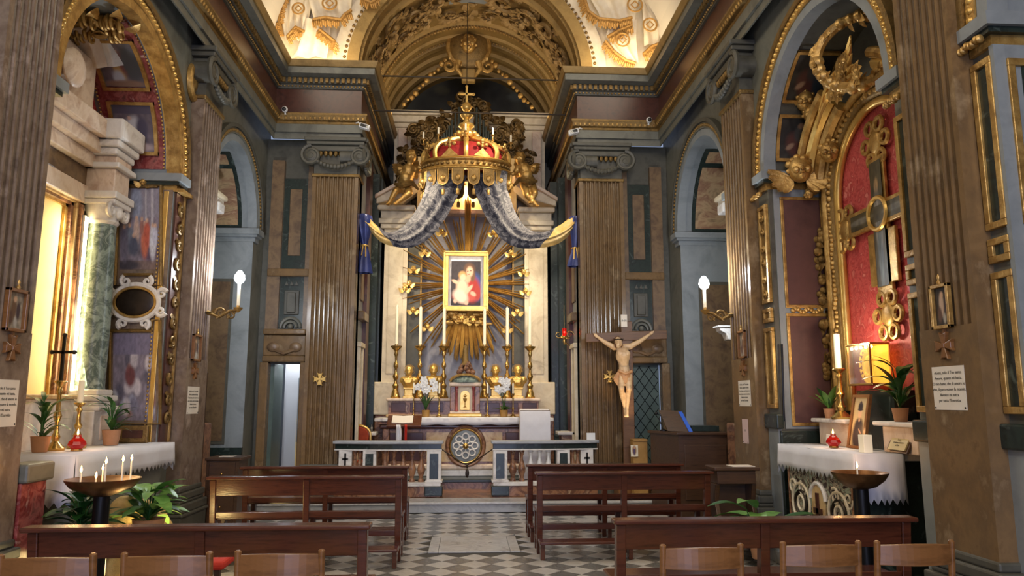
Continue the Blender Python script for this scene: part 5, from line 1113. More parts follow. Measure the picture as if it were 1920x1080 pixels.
for x, y in ((-2.09,5.64),(-1.77,5.64),(-1.71,5.95),(-2.0,5.95)): MB().box(x-.02, x+.02, y-.02, y+.02, 0, .43).build('leg', 'dark_wood', t)
# ------------------------------------------------------------ wall things on the pilasters
def greek(parent, xf, c, k, m='bright_gilt', name='cross'):
    b = MB(xf)
    for i in range(4):
        a = PI/2*i; ca, sa = math.cos(a), math.sin(a); out = [(-.14*k,.1*k),(.14*k,.1*k),(.42*k,1*k),(.2*k,.86*k),(-.2*k,.86*k),(-.42*k,1*k)]
        b.prism([(c[0]+x*ca-y*sa, c[2]+x*sa+y*ca) for x, y in out], c[1]-.03, c[1])
    b.prism([(c[0]-.16*k,c[2]-.16*k),(c[0]+.16*k,c[2]-.16*k),(c[0]+.16*k,c[2]+.16*k),(c[0]-.16*k,c[2]+.16*k)], c[1]-.034, c[1]); return b.build(name, m, parent, bevel=.004)
for s, px, py, lab in ((-1, 600, 711, 'small gilded cross fixed on the fluted pilaster left of the altar'), (1, 1143, 706, 'small gilded cross fixed on the fluted pilaster behind the crucifix')):
    p = PX(px, py, YF); t = thing('consecration_cross', lab, 'cross', tuple(p)); greek(t, None, (p.x, YF-.001, p.z), .105)
    b = MB(); b.ring((p.x, YF-.02, p.z), .06, .008, 'y', 16, 5); b.build('ring', 'gilt', t, True)
TXT = '«Gesù, solo il Tuo santo\nAmore, quanto mi basta.\nO mio bene, che di amore io\nvivo, il puro essere la mondo,\ndivenire mi nutra\nper tutta l\'Eternità»'
def station(s, ua, ub, z0, z1, lab1, lab2, dark):
    X = side(s, (ua+ub)/2); w = (ub-ua)/2; c = (s*XW, (ua+ub)/2, z0); t = thing('station_picture', lab1, 'picture', c)
    b = MB(X)
    for a0, a1, c0_, c1_ in ((-w,w,z1-.025,z1),(-w,w,z0,z0+.025),(-w,-w+.025,z0,z1),(w-.025,w,z0,z1)): b.box(a0, a1, -.035, -.001, c0_, c1_)
    b.build('frame', 'gilt' if dark else 'chair_wood', t, bevel=.004)
    C = canvas(24, 36, (40,36,38) if dark else (150,140,124)); speckle(C, .2, 5, 3); ell(C, .45, .55, .16, .3, (196,170,150) if dark else (110,84,64)); ell(C, .5, .8, .1, .08, (206,170,140)); ell(C, .6, .2, .1, .14, (180,176,170)); ell(C, .3, .3, .14, .2, (96,70,60)); ell(C, .72, .5, .12, .24, (70,56,60))
    picture('print', C, lambda u, v: X(((-w+.02)+(2*w-.04)*(u if s < 0 else 1-u), -.008, z0+.02+(z1-z0-.04)*v)), t)
    b = MB(X); b.lathe([(.012,z1),(.016,z1+.015),(.006,z1+.03),(.012,z1+.05),(.003,z1+.07)], (0,-.02,0), 8); b.build('finial', 'gilt', t, True)
    t = thing('station_cross', lab2, 'cross', (s*XW, (ua+ub)/2, z0-.12)); greek(t, X, (0,-.001,z0-.115), .095, 'chair_wood')
    b = MB(X); b.box(-.012,.012,-.02,-.001,z0-.03,z0); b.build('peg', 'chair_wood', t)
station(1, 4.79, 4.99, 2.09, 2.40, 'small gilt framed dark picture on the near right pilaster, above the big notice', 'small wooden cross under the gilt framed picture on the near right pilaster', True)
station(1, 8.54, 8.76, 2.10, 2.43, 'small gilt framed picture on the far right pilaster', 'small wooden cross under the picture on the far right pilaster', False)
station(-1, 5.38, 5.62, 2.09, 2.40, 'small wood framed picture on the near left pilaster', 'small wooden cross under the picture on the near left pilaster', False)
station(-1, 8.98, 9.24, 2.07, 2.39, 'small wood framed picture on the far left pilaster', 'small wooden cross under the picture on the far left pilaster', False)
def notice(s, ua, ub, z0, z1, lab, size, m='paper', txt=TXT):
    X = side(s, (ua+ub)/2); w = (ub-ua)/2; t = thing('notice', lab, 'notice', (s*XW, (ua+ub)/2, z0)); MB(X).box(-w, w, -.007, -.0045, z0, z1).build('sheet', m, t)
    if txt: words(t, txt, size, X((0, -.0078, (z0+z1)/2+.01)), (PI/2, 0, -s*PI/2), space=1.3)
    for e in (-1, 1): b = MB(X); b.ball((e*(w-.015), -.009, z0+.015), (.007,.004,.007), 6, 5); b.build('pin', 'black_metal', t, True)
notice(1, 4.73, 5.07, 1.54, 1.835, 'large white notice with prayer text on the near right pilaster', .029); notice(1, 8.48, 8.86, 1.54, 1.84, 'white notice with text on the far right pilaster, above the pink paper', .029)
notice(-1, 5.28, 5.65, 1.42, 1.75, 'white notice with prayer text on the near left pilaster', .029); notice(-1, 8.95, 9.32, 1.45, 1.77, 'white notice with text on the far left pilaster', .029)
notice(1, 8.61, 8.79, 1.11, 1.39, 'small pink paper below the notice on the far right pilaster', .01, 'pink_paper', 'Orario\nSante Messe')
# sconces
def sconce(s, u, zb, L, zl, lab, power):
    X = side(s, u); t = thing('wall_sconce', lab, 'lamp', (s*XW, u, zb)); b = MB(X); b.lathe([(.0,-.0),(.06,.0)], (0,-.01,zb), 12)
    b.tube([(0,.0,zb),(0,-.08,zb-.03),(0,-L*.4,zb-.06),(0,-L*.75,zb+.02),(0,-L,zb+.03)], [.03,.022,.02,.018,.016], 8); b.spiral((0,-L*.45,zb-.01), .07, 1.4, .016, 'yz', 1, 0, 24); b.spiral((0,-L*.8,zb-.03), .05, 1.3, .014, 'yz', -1, 0, 20)
    for i in range(5): b.leaf((0,-L*(.15+.17*i),zb-.03), (.3*(-1)**i,-.4,.7*(-1)**i), (1,0,0), .09, .05, .5)
    b.build('arm', 'old_gilt', t, True)
    b = MB(X); b.lathe([(.012,zb+.0),(.05,zb+.04),(.06,zb+.06),(.02,zb+.06),(.02,zb+.09)], (0,-L,0), 12); b.build('cup', 'gilt', t, True)
    b = MB(X); b.lathe([(.02,zb+.08),(.02,zl-.06),(.014,zl-.05)], (0,-L,0), 10); b.build('candle_sleeve', 'wax', t, True)
    b = MB(X); b.lathe([(.012,zl-.06),(.05,zl-.03),(.065,zl+.01),(.055,zl+.06),(.02,zl+.11),(.0,zl+.115)], (0,-L,0), 14); b.build('bulb', 'bulb', t, True)
    lamp('sconce_light', 'POINT', X((0,-L,zl+.14)), power, (.86,.93,1), .05)
sconce(-1, 9.43, 2.70, .38, 3.12, 'gilded wall bracket with a glaring candle bulb on the left wall', 55); sconce(1, 8.98, 2.66, .34, 3.03, 'gilded wall bracket with a glaring candle bulb on the right wall', 45)
# small devices on the cornice
def device(px, py, Y, lab, kind):
    p = PX(px, py, Y); t = thing('floodlight' if kind else 'security_camera', lab, 'spotlight' if kind else 'camera', tuple(p)); e = 1 if p.x > 0 else -1
    if kind:
        b = MB(); b.cbox((0,0,0), (.17,.11,.08)); R2 = Matrix.Rotation(e*-.3, 3, 'Y'); b.v = [tuple(p+R2@Vector(v)) for v in b.v]; b.build('housing', 'white_paint', t, bevel=.012); b = MB(); b.tube([tuple(p+Vector((e*.06,.02,.04))), tuple(p+Vector((e*.12,.06,.1))), tuple(p+Vector((e*.16,.1,.1)))], .012, 6); b.build('bracket', 'white_paint', t)
        b = MB(); b.cbox((0,-.058,0), (.13,.006,.05)); b.v = [tuple(p+R2@Vector(v)) for v in b.v]; b.build('lens', 'clear_glass', t)
    else:
        b = MB(); b.ball(p, (.05,.06,.05)); b.build('shell', 'white_paint', t, True); b = MB(); b.ball(p+Vector((-e*.0,-.045,-.01)), (.034,.03,.034)); b.build('lens', 'black_plastic', t, True); b = MB(); b.tube([tuple(p+Vector((0,.03,-.03))), (p.x, p.y+.05, p.z-.07)], .015, 6); b.build('foot', 'white_paint', t)
device(684, 238, 11.8, 'small white floodlight under the cornice left of the chancel', 1); device(1075, 248, 11.8, 'small white floodlight under the cornice right of the chancel', 1)
device(534, 205, 11.85, 'small white security camera on the ledge at the left corner', 0); device(1217, 225, 11.85, 'small white security camera on the ledge at the right corner', 0)
# ------------------------------------------------------------ shared small things
def plant(name, label, c, pot, n, L, W, m, seed, spread=1.0, cat='plant', potm='terracotta', up=1.0, curl=.6, stems=True, front=0):
    rr = random.Random(seed); t = thing(name, label, cat, c); x, y, z = c
    if pot: b = MB(); b.lathe([(pot*.7,0),(pot*.75,.005),(pot,pot*1.7),(pot*1.05,pot*1.72),(pot*.95,pot*1.74),(pot*.9,pot*1.5),(0,pot*1.5)], c, 16); b.build('pot', potm, t, True)
    z0 = z+(pot*1.5 if pot else 0)
    for i in range(n):
        a = 2*PI*i/n*2.4+rr.uniform(-.3,.3); e = rr.uniform(.25, 1.1)*up; k = rr.uniform(.6,1.0); q = Vector((math.cos(a)*spread, math.sin(a)*spread, e)); st_ = Vector((x,y,z0))+Vector((math.cos(a),math.sin(a),0))*L*.35*rr.random()*spread+Vector((0,0,L*.9*rr.random()*up))
        if stems: b = MB(); b.tube([(x,y,z0), tuple((Vector((x,y,z0))+st_)/2+Vector((0,0,.03))), tuple(st_)], .005, 4); s_ = b.build('stem', 'leaf', t, True)
        b = MB(); b.leaf(st_ if stems else (x,y,z0), q, (0,0,1), L*k, W*k, curl*rr.uniform(.6,1.2), 6); b.build('leaf', m if rr.random() > .25 else 'leaf', t, True)
    return t
def flame(parent, p, k=1, name='flame'):
    b = MB(); b.lathe([(.001,0),(.006*k,.008*k),(.008*k,.018*k),(.004*k,.034*k),(.0,.048*k)], p, 8); return b.build(name, 'flame', parent, True)
def glasslamp(label, c, k=1):
    t = thing('votive_lamp', label, 'candle lamp', c); b = MB(); b.lathe([(.05*k,0),(.055*k,.01*k),(.05*k,.02*k)], c, 8); b.build('foot', 'brass', t)
    b = MB(); b.lathe([(.045*k,.02*k),(.085*k,.06*k),(.075*k,.09*k),(.045*k,.12*k),(.03*k,.14*k),(.034*k,.15*k)], c, 8); b.build('red_cup', 'red_glass', t)
    flame(t, (c[0],c[1],c[2]+.15*k), 1.2*k); lamp('votive_flame', 'POINT', (c[0], c[1], c[2]+.25*k), 1.2, (1,.5,.2), .02)
def cstick(name, label, c, h, candle, k=1, cross=False):
    t = thing(name, label, 'candlestick' if not cross else 'cross', c); b = MB()
    b.lathe([(.075*k,0),(.08*k,.02),(.05*k,.05),(.025*k,.08),(.035*k,.12),(.02*k,.16),(.016*k,h*.4),(.034*k,h*.5),(.02*k,h*.57),(.015*k,h*.8),(.026*k,h*.86),(.014*k,h*.92),(.05*k,h),(.045*k,h+.01)], c, 12); b.build('stand', 'brass', t, True)
    x, y, z = c
    if cross:
        b = MB(); b.box(x-.012,x+.012,y-.012,y+.012,z+h,z+h+.42); b.box(x-.09,x+.09,y-.012,y+.012,z+h+.26,z+h+.285)
        for q in ((0,.43),(-.1,.272),(.1,.272)): b.ball((x+q[0],y,z+h+q[1]), .022, 8, 6)
        b.build('cross', 'dark_bronze', t)
    elif candle: b = MB(); b.lathe([(.024*k,h),(.024*k,h+candle),(.006,h+candle+.01)], c, 10); b.build('candle', 'wax', t, True)
    return t
def gframe(parent, xf, a0, a1, z0, z1, d, w, t_, m='gilt', plane='d', u=0, name='panel_frame'):
    """a gilt moulding round a panel; plane 'u': on a face at depth d, running along the wall; plane 'd': on a jamb at position u, running into the wall"""
    b = MB(xf)
    for p0, p1, q0, q1 in ((a0,a1,z1-w,z1),(a0,a1,z0,z0+w),(a0,a0+w,z0+w,z1-w),(a1-w,a1,z0+w,z1-w)):
        if plane == 'u': b.box(p0, p1, d-t_, d, q0, q1)
        else: b.box(u-t_, u, p0, p1, q0, q1)
    return b.build(name, m, parent, bevel=min(.005, w*.2))
# ------------------------------------------------------------ right chapel
UC, RR_, ZSP = OP[1]['chapel']; XB = XW+DEPTH[1]; s = 1
jp = sroot('jamb_panelling'); X = side(1)
def jamb(uf, near=False):
    b = MB(X); b.box(uf-.014, uf, .2, .8, 1.3, 4.0 if not near else 3.9); b.build('jamb_face', 'blue_grey', jp)
    if not near:
        for z0, z1 in ((2.66, 3.88), (1.36, 2.54)):
            MB(X).box(uf-.02, uf, .3, .74, z0, z1).build('jamb_panel', 'dark_red_panel', jp); gframe(jp, X, .27, .77, z0-.03, z1+.03, 0, .035, .035, 'gilt', 'd', uf)
        b = MB(X)
        for i in range(12): b.ball((uf-.03, .35+.03*i, 2.6+.02*math.sin(i*1.3)), (.02,.03,.028), 7, 5)
        b.build('jamb_relief', 'gilt', jp, True)
    else:
        for z0, z1 in ((2.7, 3.8), (2.48, 2.64), (1.52, 2.42)):
            MB(X).box(uf-.02, uf, .3, .8, z0+.03, z1-.03).build('jamb_panel', 'green_marble', jp); gframe(jp, X, .2, .84, z0, z1, 0, .05, .035, 'gilt', 'd', uf)
        MB(X).box(uf-.02, uf+.02, .12, .2, 1.2, 3.9).build('corner_strip', 'blue_grey', jp)
    MB(X).box(uf-.05, uf, .13, .83, 0, 1.28).build('jamb_base', 'blue_grey' if near else 'green_marble', jp, bevel=.01)
    navestrip(uf+(.025 if not near else .012), uf+(.25 if not near else .2), near, uf-.05)
def navestrip(a0, a1, near, u2):                      # strip of the nave face between pilaster and opening
    for z0, z1 in ((2.7, 3.84), (2.48, 2.64), (1.52, 2.42)):
        gframe(jp, X, a0, a1, z0, z1, .15, .045, .04, 'gilt', 'u', 0); MB(X).box(a0+.035, a1-.035, .13, .15, z0+.035, z1-.035).build('strip_panel', 'green_marble' if near else 'old_gilt', jp)
    MB(X).box(a0-.03, a1+.02, .12, .16, 0, 1.3).build('strip_base', 'blue_grey', jp); MB(X).box(min(a0, u2)-.02, a1+.03, .08, .16, 1.3, 1.46).build('strip_ledge', 'green_marble', jp, bevel=.015)
    for q in range(6 if not near else 0):
        b = MB(X); zc = 2.8+.18*q; b.spiral(((a0+a1)/2, .115, zc), .05, 1.3, .014, 'xz', (-1)**q, 0, 16); b.ball(((a0+a1)/2, .11, zc), .02); b.build('strip_scroll', 'gilt', jp, True)
    b = MB(X)
    for i in range(7): b.ball((a0+(a1-a0)*i/6, .06, 3.95+.008*math.sin(i*2)), (.02,.03,.03), 7, 5)
    b.build('impost_relief', 'gilt', jp, True)
jamb(UC+RR_); jamb(OP[1]['near'][0]+1.26, True); navestrip(5.3, 5.48, True, 5.3)
# painted soffit panels
def soffit(parent, s_, uc, r, zs, a0, a1, d0, d1, C, fm='gilt', off=.02, w=.035):
    f = side(s_); N_ = 12
    P = lambda u, v, o=off: f((uc+(r-o)*math.cos(a0+(a1-a0)*v), d0+(d1-d0)*u, zs+(r-o)*math.sin(a0+(a1-a0)*v)))
    picture('soffit_painting', C, P, parent)
    da = w/r
    for (x0, x1, y0, y1) in ((d0-w, d0, a0-da, a1+da), (d1, d1+w, a0-da, a1+da), (d0-w, d1+w, a0-da, a0), (d0-w, d1+w, a1, a1+da)):
        b = MB(f); rows = []
        for i in range(N_+1):
            a = y0+(y1-y0)*i/N_; cc, ss = math.cos(a), math.sin(a)
            rows.append([(uc+(r-.005)*cc, x0, zs+(r-.005)*ss), (uc+(r-.045)*cc, x0, zs+(r-.045)*ss), (uc+(r-.045)*cc, x1, zs+(r-.045)*ss), (uc+(r-.005)*cc, x1, zs+(r-.005)*ss)])
        b.grid(rows, True); b.build('soffit_frame', fm, parent, True)
for k, (a0, a1) in enumerate(((.13, .5), (.66, 1.1))):
    C = canvas(28, 36, (42,40,36)); speckle(C, .25, k+3, 4); ell(C, .45, .35, .25, .3, (88,50,40), .4); ell(C, .55, .6, .16, .2, (70,66,60)); ell(C, .55, .8, .08, .07, (130,100,76)); ell(C, .3, .3, .12, .06, (150,120,96), .6); ell(C, .75, .4, .15, .3, (40,50,56))
    soffit(jp, 1, UC, RR_, ZSP, a0, a1, .28, .72, C)
# gilded altarpiece of the right chapel
ra = thing('chapel_altarpiece', 'gilded arched altarpiece frame with wreath around red damask in the right chapel', 'altarpiece', (XB, UC, 1.5)); U0 = 6.88; hw = .77; zc = 3.75
Xb = side(1, U0)
dd = DEPTH[1]
def archpoly(h, zb_, n=24): return [(-h, zb_)]+[(-h*math.cos(PI*i/n), zc+h*math.sin(PI*i/n)) for i in range(n+1)]+[(h, zb_)]
b = MB(Xb); b.prism(archpoly(hw+.02, 1.5), dd-.02, dd-.005); b.build('damask', 'damask', ra)
def archmould(name, h, r_, m, d, n=24, k=10):
    b = MB(Xb); b.tube([(x, d, z) for x, z in archpoly(h, 1.5)], r_, k); return b.build(name, m, ra, True)
archmould('inner_moulding', hw+.03, .045, 'bright_gilt', dd-.06); archmould('middle_moulding', hw+.13, .06, 'old_gilt', dd-.06); archmould('outer_moulding', hw+.23, .05, 'gilt', dd-.1)
b = MB(Xb); rr = random.Random(9)
path = archpoly(hw+.13, 1.55, 40)
for i in range(len(path)-1):
    (xa, za), (xb2, zb2) = path[i], path[i+1]; n_ = max(1, int(math.hypot(xb2-xa, zb2-za)/.05))
    for q in range(n_):
        t_ = q/n_; b.ball((xa+(xb2-xa)*t_+rr.uniform(-.015,.015), dd-.115, za+(zb2-za)*t_), rr.uniform(.02,.034), 6, 5)
stuff(b.build('carved_band', 'gilt', ra, True))
for e in (1, -1):                                    # hanging fruit and flower festoons beside the frame
    for zz in (2.0, 2.35, 2.7, 3.05, 3.4):
        b = MB(Xb)
        for i in range(9): b.ball((e*(hw+.37+rr.uniform(-.06,.06)), dd-.12+rr.uniform(-.05,.03), zz+rr.uniform(-.14,.14)), rr.uniform(.03,.06), 7, 5)
        for i in range(5): b.leaf((e*(hw+.37), dd-.14, zz), (rr.uniform(-1,1), -.4, rr.uniform(-1,1)), (0,-1,0), .15, .08, .5)
        b.build('festoon', 'old_gilt', ra, True)
# broken curved pediment, far half (the near half is hidden by the pilaster but stands there too)
for e in (1, -1):
    for q, (r1, rad, m) in enumerate(((1.03, .075, 'gilt'), (1.13, .075, 'bright_gilt'), (1.22, .055, 'gilt'))):
        b = MB(Xb); b.tube([(e*r1*math.cos(a), dd-.16-.08*q, zc+r1*math.sin(a)) for a in [.32+.85*i/14 for i in range(15)]], rad, 8); b.build('pediment_moulding', m, ra, True)
    for a, rr2, k in ((.16, 1.06, .1),):
        cherub(ra, Xb((e*rr2*math.cos(a), dd-.26, zc+rr2*math.sin(a))), k, 'gilt', 0, (-1,-.3,0))
    b = MB(Xb); b.tube([(e*1.05*math.cos(.28)+.1*e*i/4, dd-.2, zc+.28-.06*math.sin(i)) for i in range(5)], [.06,.08,.08,.06,.02], 8); b.build('scroll_end', 'gilt', ra, True)
# wreath and palm fronds
wc = PW(1606, 96, 3.66); b = MB(); n_ = 26
for i in range(n_):
    a = 2*PI*i/n_; p = wc+Vector((.26*math.cos(a), -.27*math.cos(a)+.02*math.sin(3*a), .34*math.sin(a)))
    b.ball(p, rr.uniform(.05,.075), 8, 6)
    for q in range(2): b.leaf(p, (rr.uniform(-1,.2), rr.uniform(-1,1), rr.uniform(-1,1)), (-1,0,0), .13, .08, .5)
b.tube([tuple(wc+Vector((.26*math.cos(2*PI*i/30),-.27*math.cos(2*PI*i/30),.34*math.sin(2*PI*i/30)))) for i in range(30)], .05, 8, True); b.build('wreath', 'gilt', ra, True)
fc = PW(1580, 170, 3.7)
for i in range(9):
    b = MB(); a = .5+.3*i; pts = [fc+Vector((-.02*j, .1*j*math.cos(a*.6)-.012*j*j*.3, .1*j*math.sin(a*.6)+.03*j-.022*j*j)) for j in range(6)]; b.tube([tuple(p) for p in pts], [.03,.035,.035,.03,.022,.008], 6); b.build('palm_frond', 'bright_gilt', ra, True)
for i in range(7):
    b = MB(); a = -.3+.22*i; pts = [fc+Vector((-.02*j, -.02-.075*j, .05*j*math.sin(a*2)+.055*j-.006*j*j)) for j in range(6)]; b.tube([tuple(p) for p in pts], [.03,.035,.035,.03,.022,.008], 6); b.build('palm_frond', 'bright_gilt', ra, True)
for i in range(12):
    p = fc+Vector((-.08, rr.uniform(-.45,.06), rr.uniform(-.08,.3))); b = MB()
    for k in range(6): a = 2*PI*k/6; b.leaf(p, (-.5, math.cos(a), math.sin(a)), (-1,0,0), .1, .08, .4, 4)
    b.ball(p, .03); b.build('gilt_flower', 'gilt', ra, True)
cherub(ra, tuple(PX(1500,318,7.84)), .25, 'gilt', 1, (-.25,-1,0)); cherub(ra, tuple(PX(1510,190,7.75)), .2, 'gilt', 0, (-.5,-1,0)); cherub(ra, tuple(PX(1524,214,7.7)), .2, 'gilt', 0, (-.5,-1,0)); cherub(ra, tuple(PX(1556,284,7.6)), .21, 'gilt', 0, (-.5,-1,0))
# painted and carved wooden cross on the damask
gx = thing('carved_cross', 'large gilded cross with carved trefoil ends on red damask in the right chapel', 'cross', (XB-.06, U0, 2.3)); zx = 3.42
Xc = side(1, 6.86); dc = dd-.05
for nm_, (a0, a1, z0, z1) in (('upright', (-.13,.13,2.62,4.0)), ('crossarm', (-.58,.58,zx-.12,zx+.12)), ('apron', (-.24,.24,2.72,3.25))): MB(Xc).box(a0, a1, dc-.035-(.01 if nm_ == 'crossarm' else 0), dc, z0, z1).build(nm_, 'gilt', gx, bevel=.008)
C = canvas(24, 60, (70,62,40)); ell(C, .5, .8, .18, .06, (150,120,80)); ell(C, .5, .5, .3, .25, (120,116,110)); ell(C, .5, .25, .2, .25, (96,100,96)); speckle(C, .2, 8, 3)
picture('painted_figure', C, lambda u, v: Xc((.1-.2*u, dc-.047, 2.7+1.25*v)), gx)
C2 = canvas(50, 12, (70,62,40)); ell(C2, .2, .5, .2, .2, (110,106,96)); ell(C2, .8, .5, .2, .2, (110,106,96)); speckle(C2, .2, 9, 3); picture('painted_arms', C2, lambda u, v: Xc((.52-1.04*u, dc-.048, zx-.08+.16*v)), gx)
for (cx_, cz_) in ((0, 4.15), (0, 2.42), (-.68, zx), (.68, zx)):
    b = MB(Xc); b.ball((cx_, dc-.02, cz_), (.11,.03,.12), 12, 6); b.build('end_block', 'gilt', gx, True)
    for i in range(6):
        a = 2*PI*i/6; b = MB(Xc); b.ring((cx_+.17*math.cos(a), dc-.02, cz_+.19*math.sin(a)), .065, .024, 'y', 14, 6); b.build('trefoil_ring', 'gilt', gx, True)
b = MB(Xc); b.ring((0, dc-.055, zx), .16, .022, 'y', 24, 6); b.build('nimbus', 'bright_gilt', gx, True)
# ledge behind the altar
lg = thing('altar_ledge', 'peach marble ledge in two blocks behind the right side altar', 'ledge', (3.95, 6.9, 1.15))
for ua, ub in ((7.25, 7.85), (6.1, 6.62)):
    MB(X).box(ua, ub, .48, .8, 1.15, 1.38).build('block', 'peach_marble', lg, bevel=.01); MB(X).box(ua-.06, ub+.06, .42, .8, 1.38, 1.42).build('slab', 'pale_marble', lg, bevel=.012)
MB(X).box(6.6, 7.25, .6, .8, 1.15, 1.7).build('centre_block', 'green_marble', lg)
# lit reliquary case
rc = thing('reliquary_case', 'small lit glass case with a golden oval relic in the right chapel', 'reliquary', (3.9, 7.05, 1.72)); q0, q1 = PW(1598,655,3.86), PW(1645,718,3.86)
ua, ub, za, zb3 = min(q0.y,q1.y), max(q0.y,q1.y), q1.z, q0.z+.02
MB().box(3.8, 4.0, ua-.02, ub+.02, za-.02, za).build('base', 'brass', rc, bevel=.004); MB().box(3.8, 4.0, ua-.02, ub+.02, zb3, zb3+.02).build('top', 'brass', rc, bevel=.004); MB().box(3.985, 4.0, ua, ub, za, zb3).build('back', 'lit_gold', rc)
for y in (ua, ub): MB().box(3.8, 3.815, y-.008, y+.008, za, zb3).build('corner_post', 'brass', rc)
MB().box(3.803, 3.807, ua, ub, za, zb3).build('glass', 'clear_glass', rc)
cm = Vector((3.9, (ua+ub)/2, (za+zb3)/2)); b = MB(); b.ring(cm, .1, .02, 'x', 20, 8, 0, 2*PI, .75, 1.15); b.ball(cm, (.02,.06,.09))
for i in range(14): a = 2*PI*i/14; b.leaf(cm+Vector((-.02,.08*math.cos(a),.12*math.sin(a))), (-.3,math.cos(a),math.sin(a)), (-1,0,0), .06, .05, .4, 4)
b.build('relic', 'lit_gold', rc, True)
for i in range(5): b = MB(); y = ua+.03+(ub-ua-.06)*i/4; b.ball((3.84, y, zb3-.02), .016, 8, 6); b.build('bulb', 'lit_glow', rc, True)
lamp('reliquary_light', 'POINT', (3.72, (ua+ub)/2, zb3+.04), 9, WARM2, .04)
# side altar
def altar(s_, ua, ub, front, zt, lab, clab, frontal, label_cloth_drop=.26):
    f = side(s_); t = thing('side_altar', lab, 'altar', (s_*(XW+front+.3), (ua+ub)/2, 0)); MB(f).box(ua+.1, ub-.1, front+.06, DEPTH[s_], .12, zt-.06).build('body', 'green_marble' if s_ > 0 else 'grey_marble', t)
    MB(f).box(ua-.02, ub+.02, front, DEPTH[s_], zt-.06, zt).build('table_top', 'pale_marble', t, bevel=.01); MB(f).box(ua-.1, ub+.1, front-.2, DEPTH[s_], 0, .12).build('step', 'step_marble', t, bevel=.01)
    # cloth with a pointed lace hem
    b = MB(f); n = 72; o = .014
    def strip(P, D_, npts, tooth):
        rows = [[P(i/npts, 0, i) for i in range(npts+1)]]
        for k in (.33, .66): rows.append([P(i/npts, D_*k, i) for i in range(npts+1)])
        rows.append([P(i/npts, D_-(.05 if i % 2 else 0) if tooth else D_, i) for i in range(npts+1)]); b.grid(rows)
    b.add([(ua-.04, front-o, zt+.004), (ub+.04, front-o, zt+.004), (ub+.04, DEPTH[s_]-.38, zt+.004), (ua-.04, DEPTH[s_]-.38, zt+.004)], [(0,1,2,3)])
    strip(lambda k, z, i: (ua-.04+(ub-ua+.08)*k, front-o-.012*math.sin(i*.45)*z*4-z*.04, zt+.004-z), .25, 44, True)
    for uu, e in ((ua-.04, -1), (ub+.04, 1)):
        strip(lambda k, z, i: (uu+e*(.01*math.sin(i*1.1)*z*3+z*.05), front-o+(DEPTH[s_]-.38-front+o)*k, zt+.004-z), .42 if e < 0 else .3, 16, True)
    c_ = b.build('altar_cloth', 'linen', None, True, loc=(s_*(XW+front), (ua+ub)/2, zt)); tag(c_, clab, 'tablecloth'); md_ = c_.modifiers.new('t', 'SOLIDIFY'); md_.thickness = .004; md_.offset = 1 if s_ > 0 else -1
    if frontal:
        MB(f).box(ua+.12, ub-.12, front+.03, front+.06, .16, zt-.08).build('frontal', 'inlay', t)
        for uu in (ua+.1, ub-.12): MB(f).box(uu, uu+.03, front+.02, front+.06, .12, zt-.06).build('frontal_border', 'rust_marble', t)
        um = (ua+ub)/2
        b = MB(f); b.prism([(um-.13,.25)]+[(um-.13*math.cos(PI*i/12), .68+.13*math.sin(PI*i/12)) for i in range(13)]+[(um+.13,.25)], front+.015, front+.05); b.build('cross_niche', 'yellow_marble', t)
        b = MB(f); b.ring((um, front+.015, .68), .15, .02, 'y', 20, 6, 0, PI); b.build('niche_arch', 'pale_marble', t, True)
        b = MB(f); b.box(um-.025, um+.025, front+.0, front+.02, .3, .74); b.box(um-.08, um+.08, front+.0, front+.02, .55, .6); b.build('inlaid_cross', 'red_marble', t)
        for e in (-1, 1):
            for rr3, m3 in ((.19,'cream_marble'),(.12,'dark_bronze'),(.07,'cream_marble')):
                b = MB(f); b.ring((um+e*.38, front+.022, .6), rr3, .014, 'y', 24, 6); b.build('inlay_scroll', m3, t, True)
            for q in range(4): b = MB(f); b.spiral((um+e*(.2+.12*q), front+.025, .42+.32*(q % 2)), .085, 1.4, .014, 'xz', e*(-1)**q, q, 20); b.build('inlay_scroll', 'cream_marble', t, True)
    return t
altar(1, 6.3, 7.8, .03, 1.15, 'right side altar with scrolling dark and pale inlaid front', 'white altar cloth with pointed lace hem on the right side altar', True)
# things on the right altar
def onaltar(px, X_): p = PW(px, 830, X_); return p.y
pc_ = PW(1563, 832, 3.5); glasslamp('red glass lamp with burning flame on the right side altar', (3.5, PW(1563,832,3.5).y, 1.158), .85)
o = MB().box(3.62, 3.63, PW(1556,815,3.62).y-.05, PW(1556,815,3.62).y+.08, 1.16, 1.27).build('card', 'paper', None, loc=(3.62, 7.4, 1.16)); tag(o, 'small white card behind the red lamp on the right side altar', 'card')
pt = thing('portrait', 'framed portrait of a person in dark robe and tall hat on an altar', 'picture', (3.72, 7.0, 1.155))
qa, qb = PW(1598,740,3.74), PW(1636,830,3.74); ua, ub, za, zb3 = min(qa.y,qb.y), max(qa.y,qb.y), 1.158, qa.z+.0
lean = lambda u, v, o=0: (3.66+.1*v-o, ub-(ub-ua)*u, za+(zb3-za)*v)
b = MB()
for (u0, u1, v0, v1) in ((0,1,.95,1),(0,1,0,.05),(0,.12,.05,.95),(.88,1,.05,.95)):
    b.add([lean(u0,v0,.015), lean(u1,v0,.015), lean(u1,v1,.015), lean(u0,v1,.015), lean(u0,v0,-.015), lean(u1,v0,-.015), lean(u1,v1,-.015), lean(u0,v1,-.015)], [(0,3,2,1),(4,5,6,7),(0,1,5,4),(1,2,6,5),(2,3,7,6),(3,0,4,7)])
b.build('frame', 'chair_wood', pt)
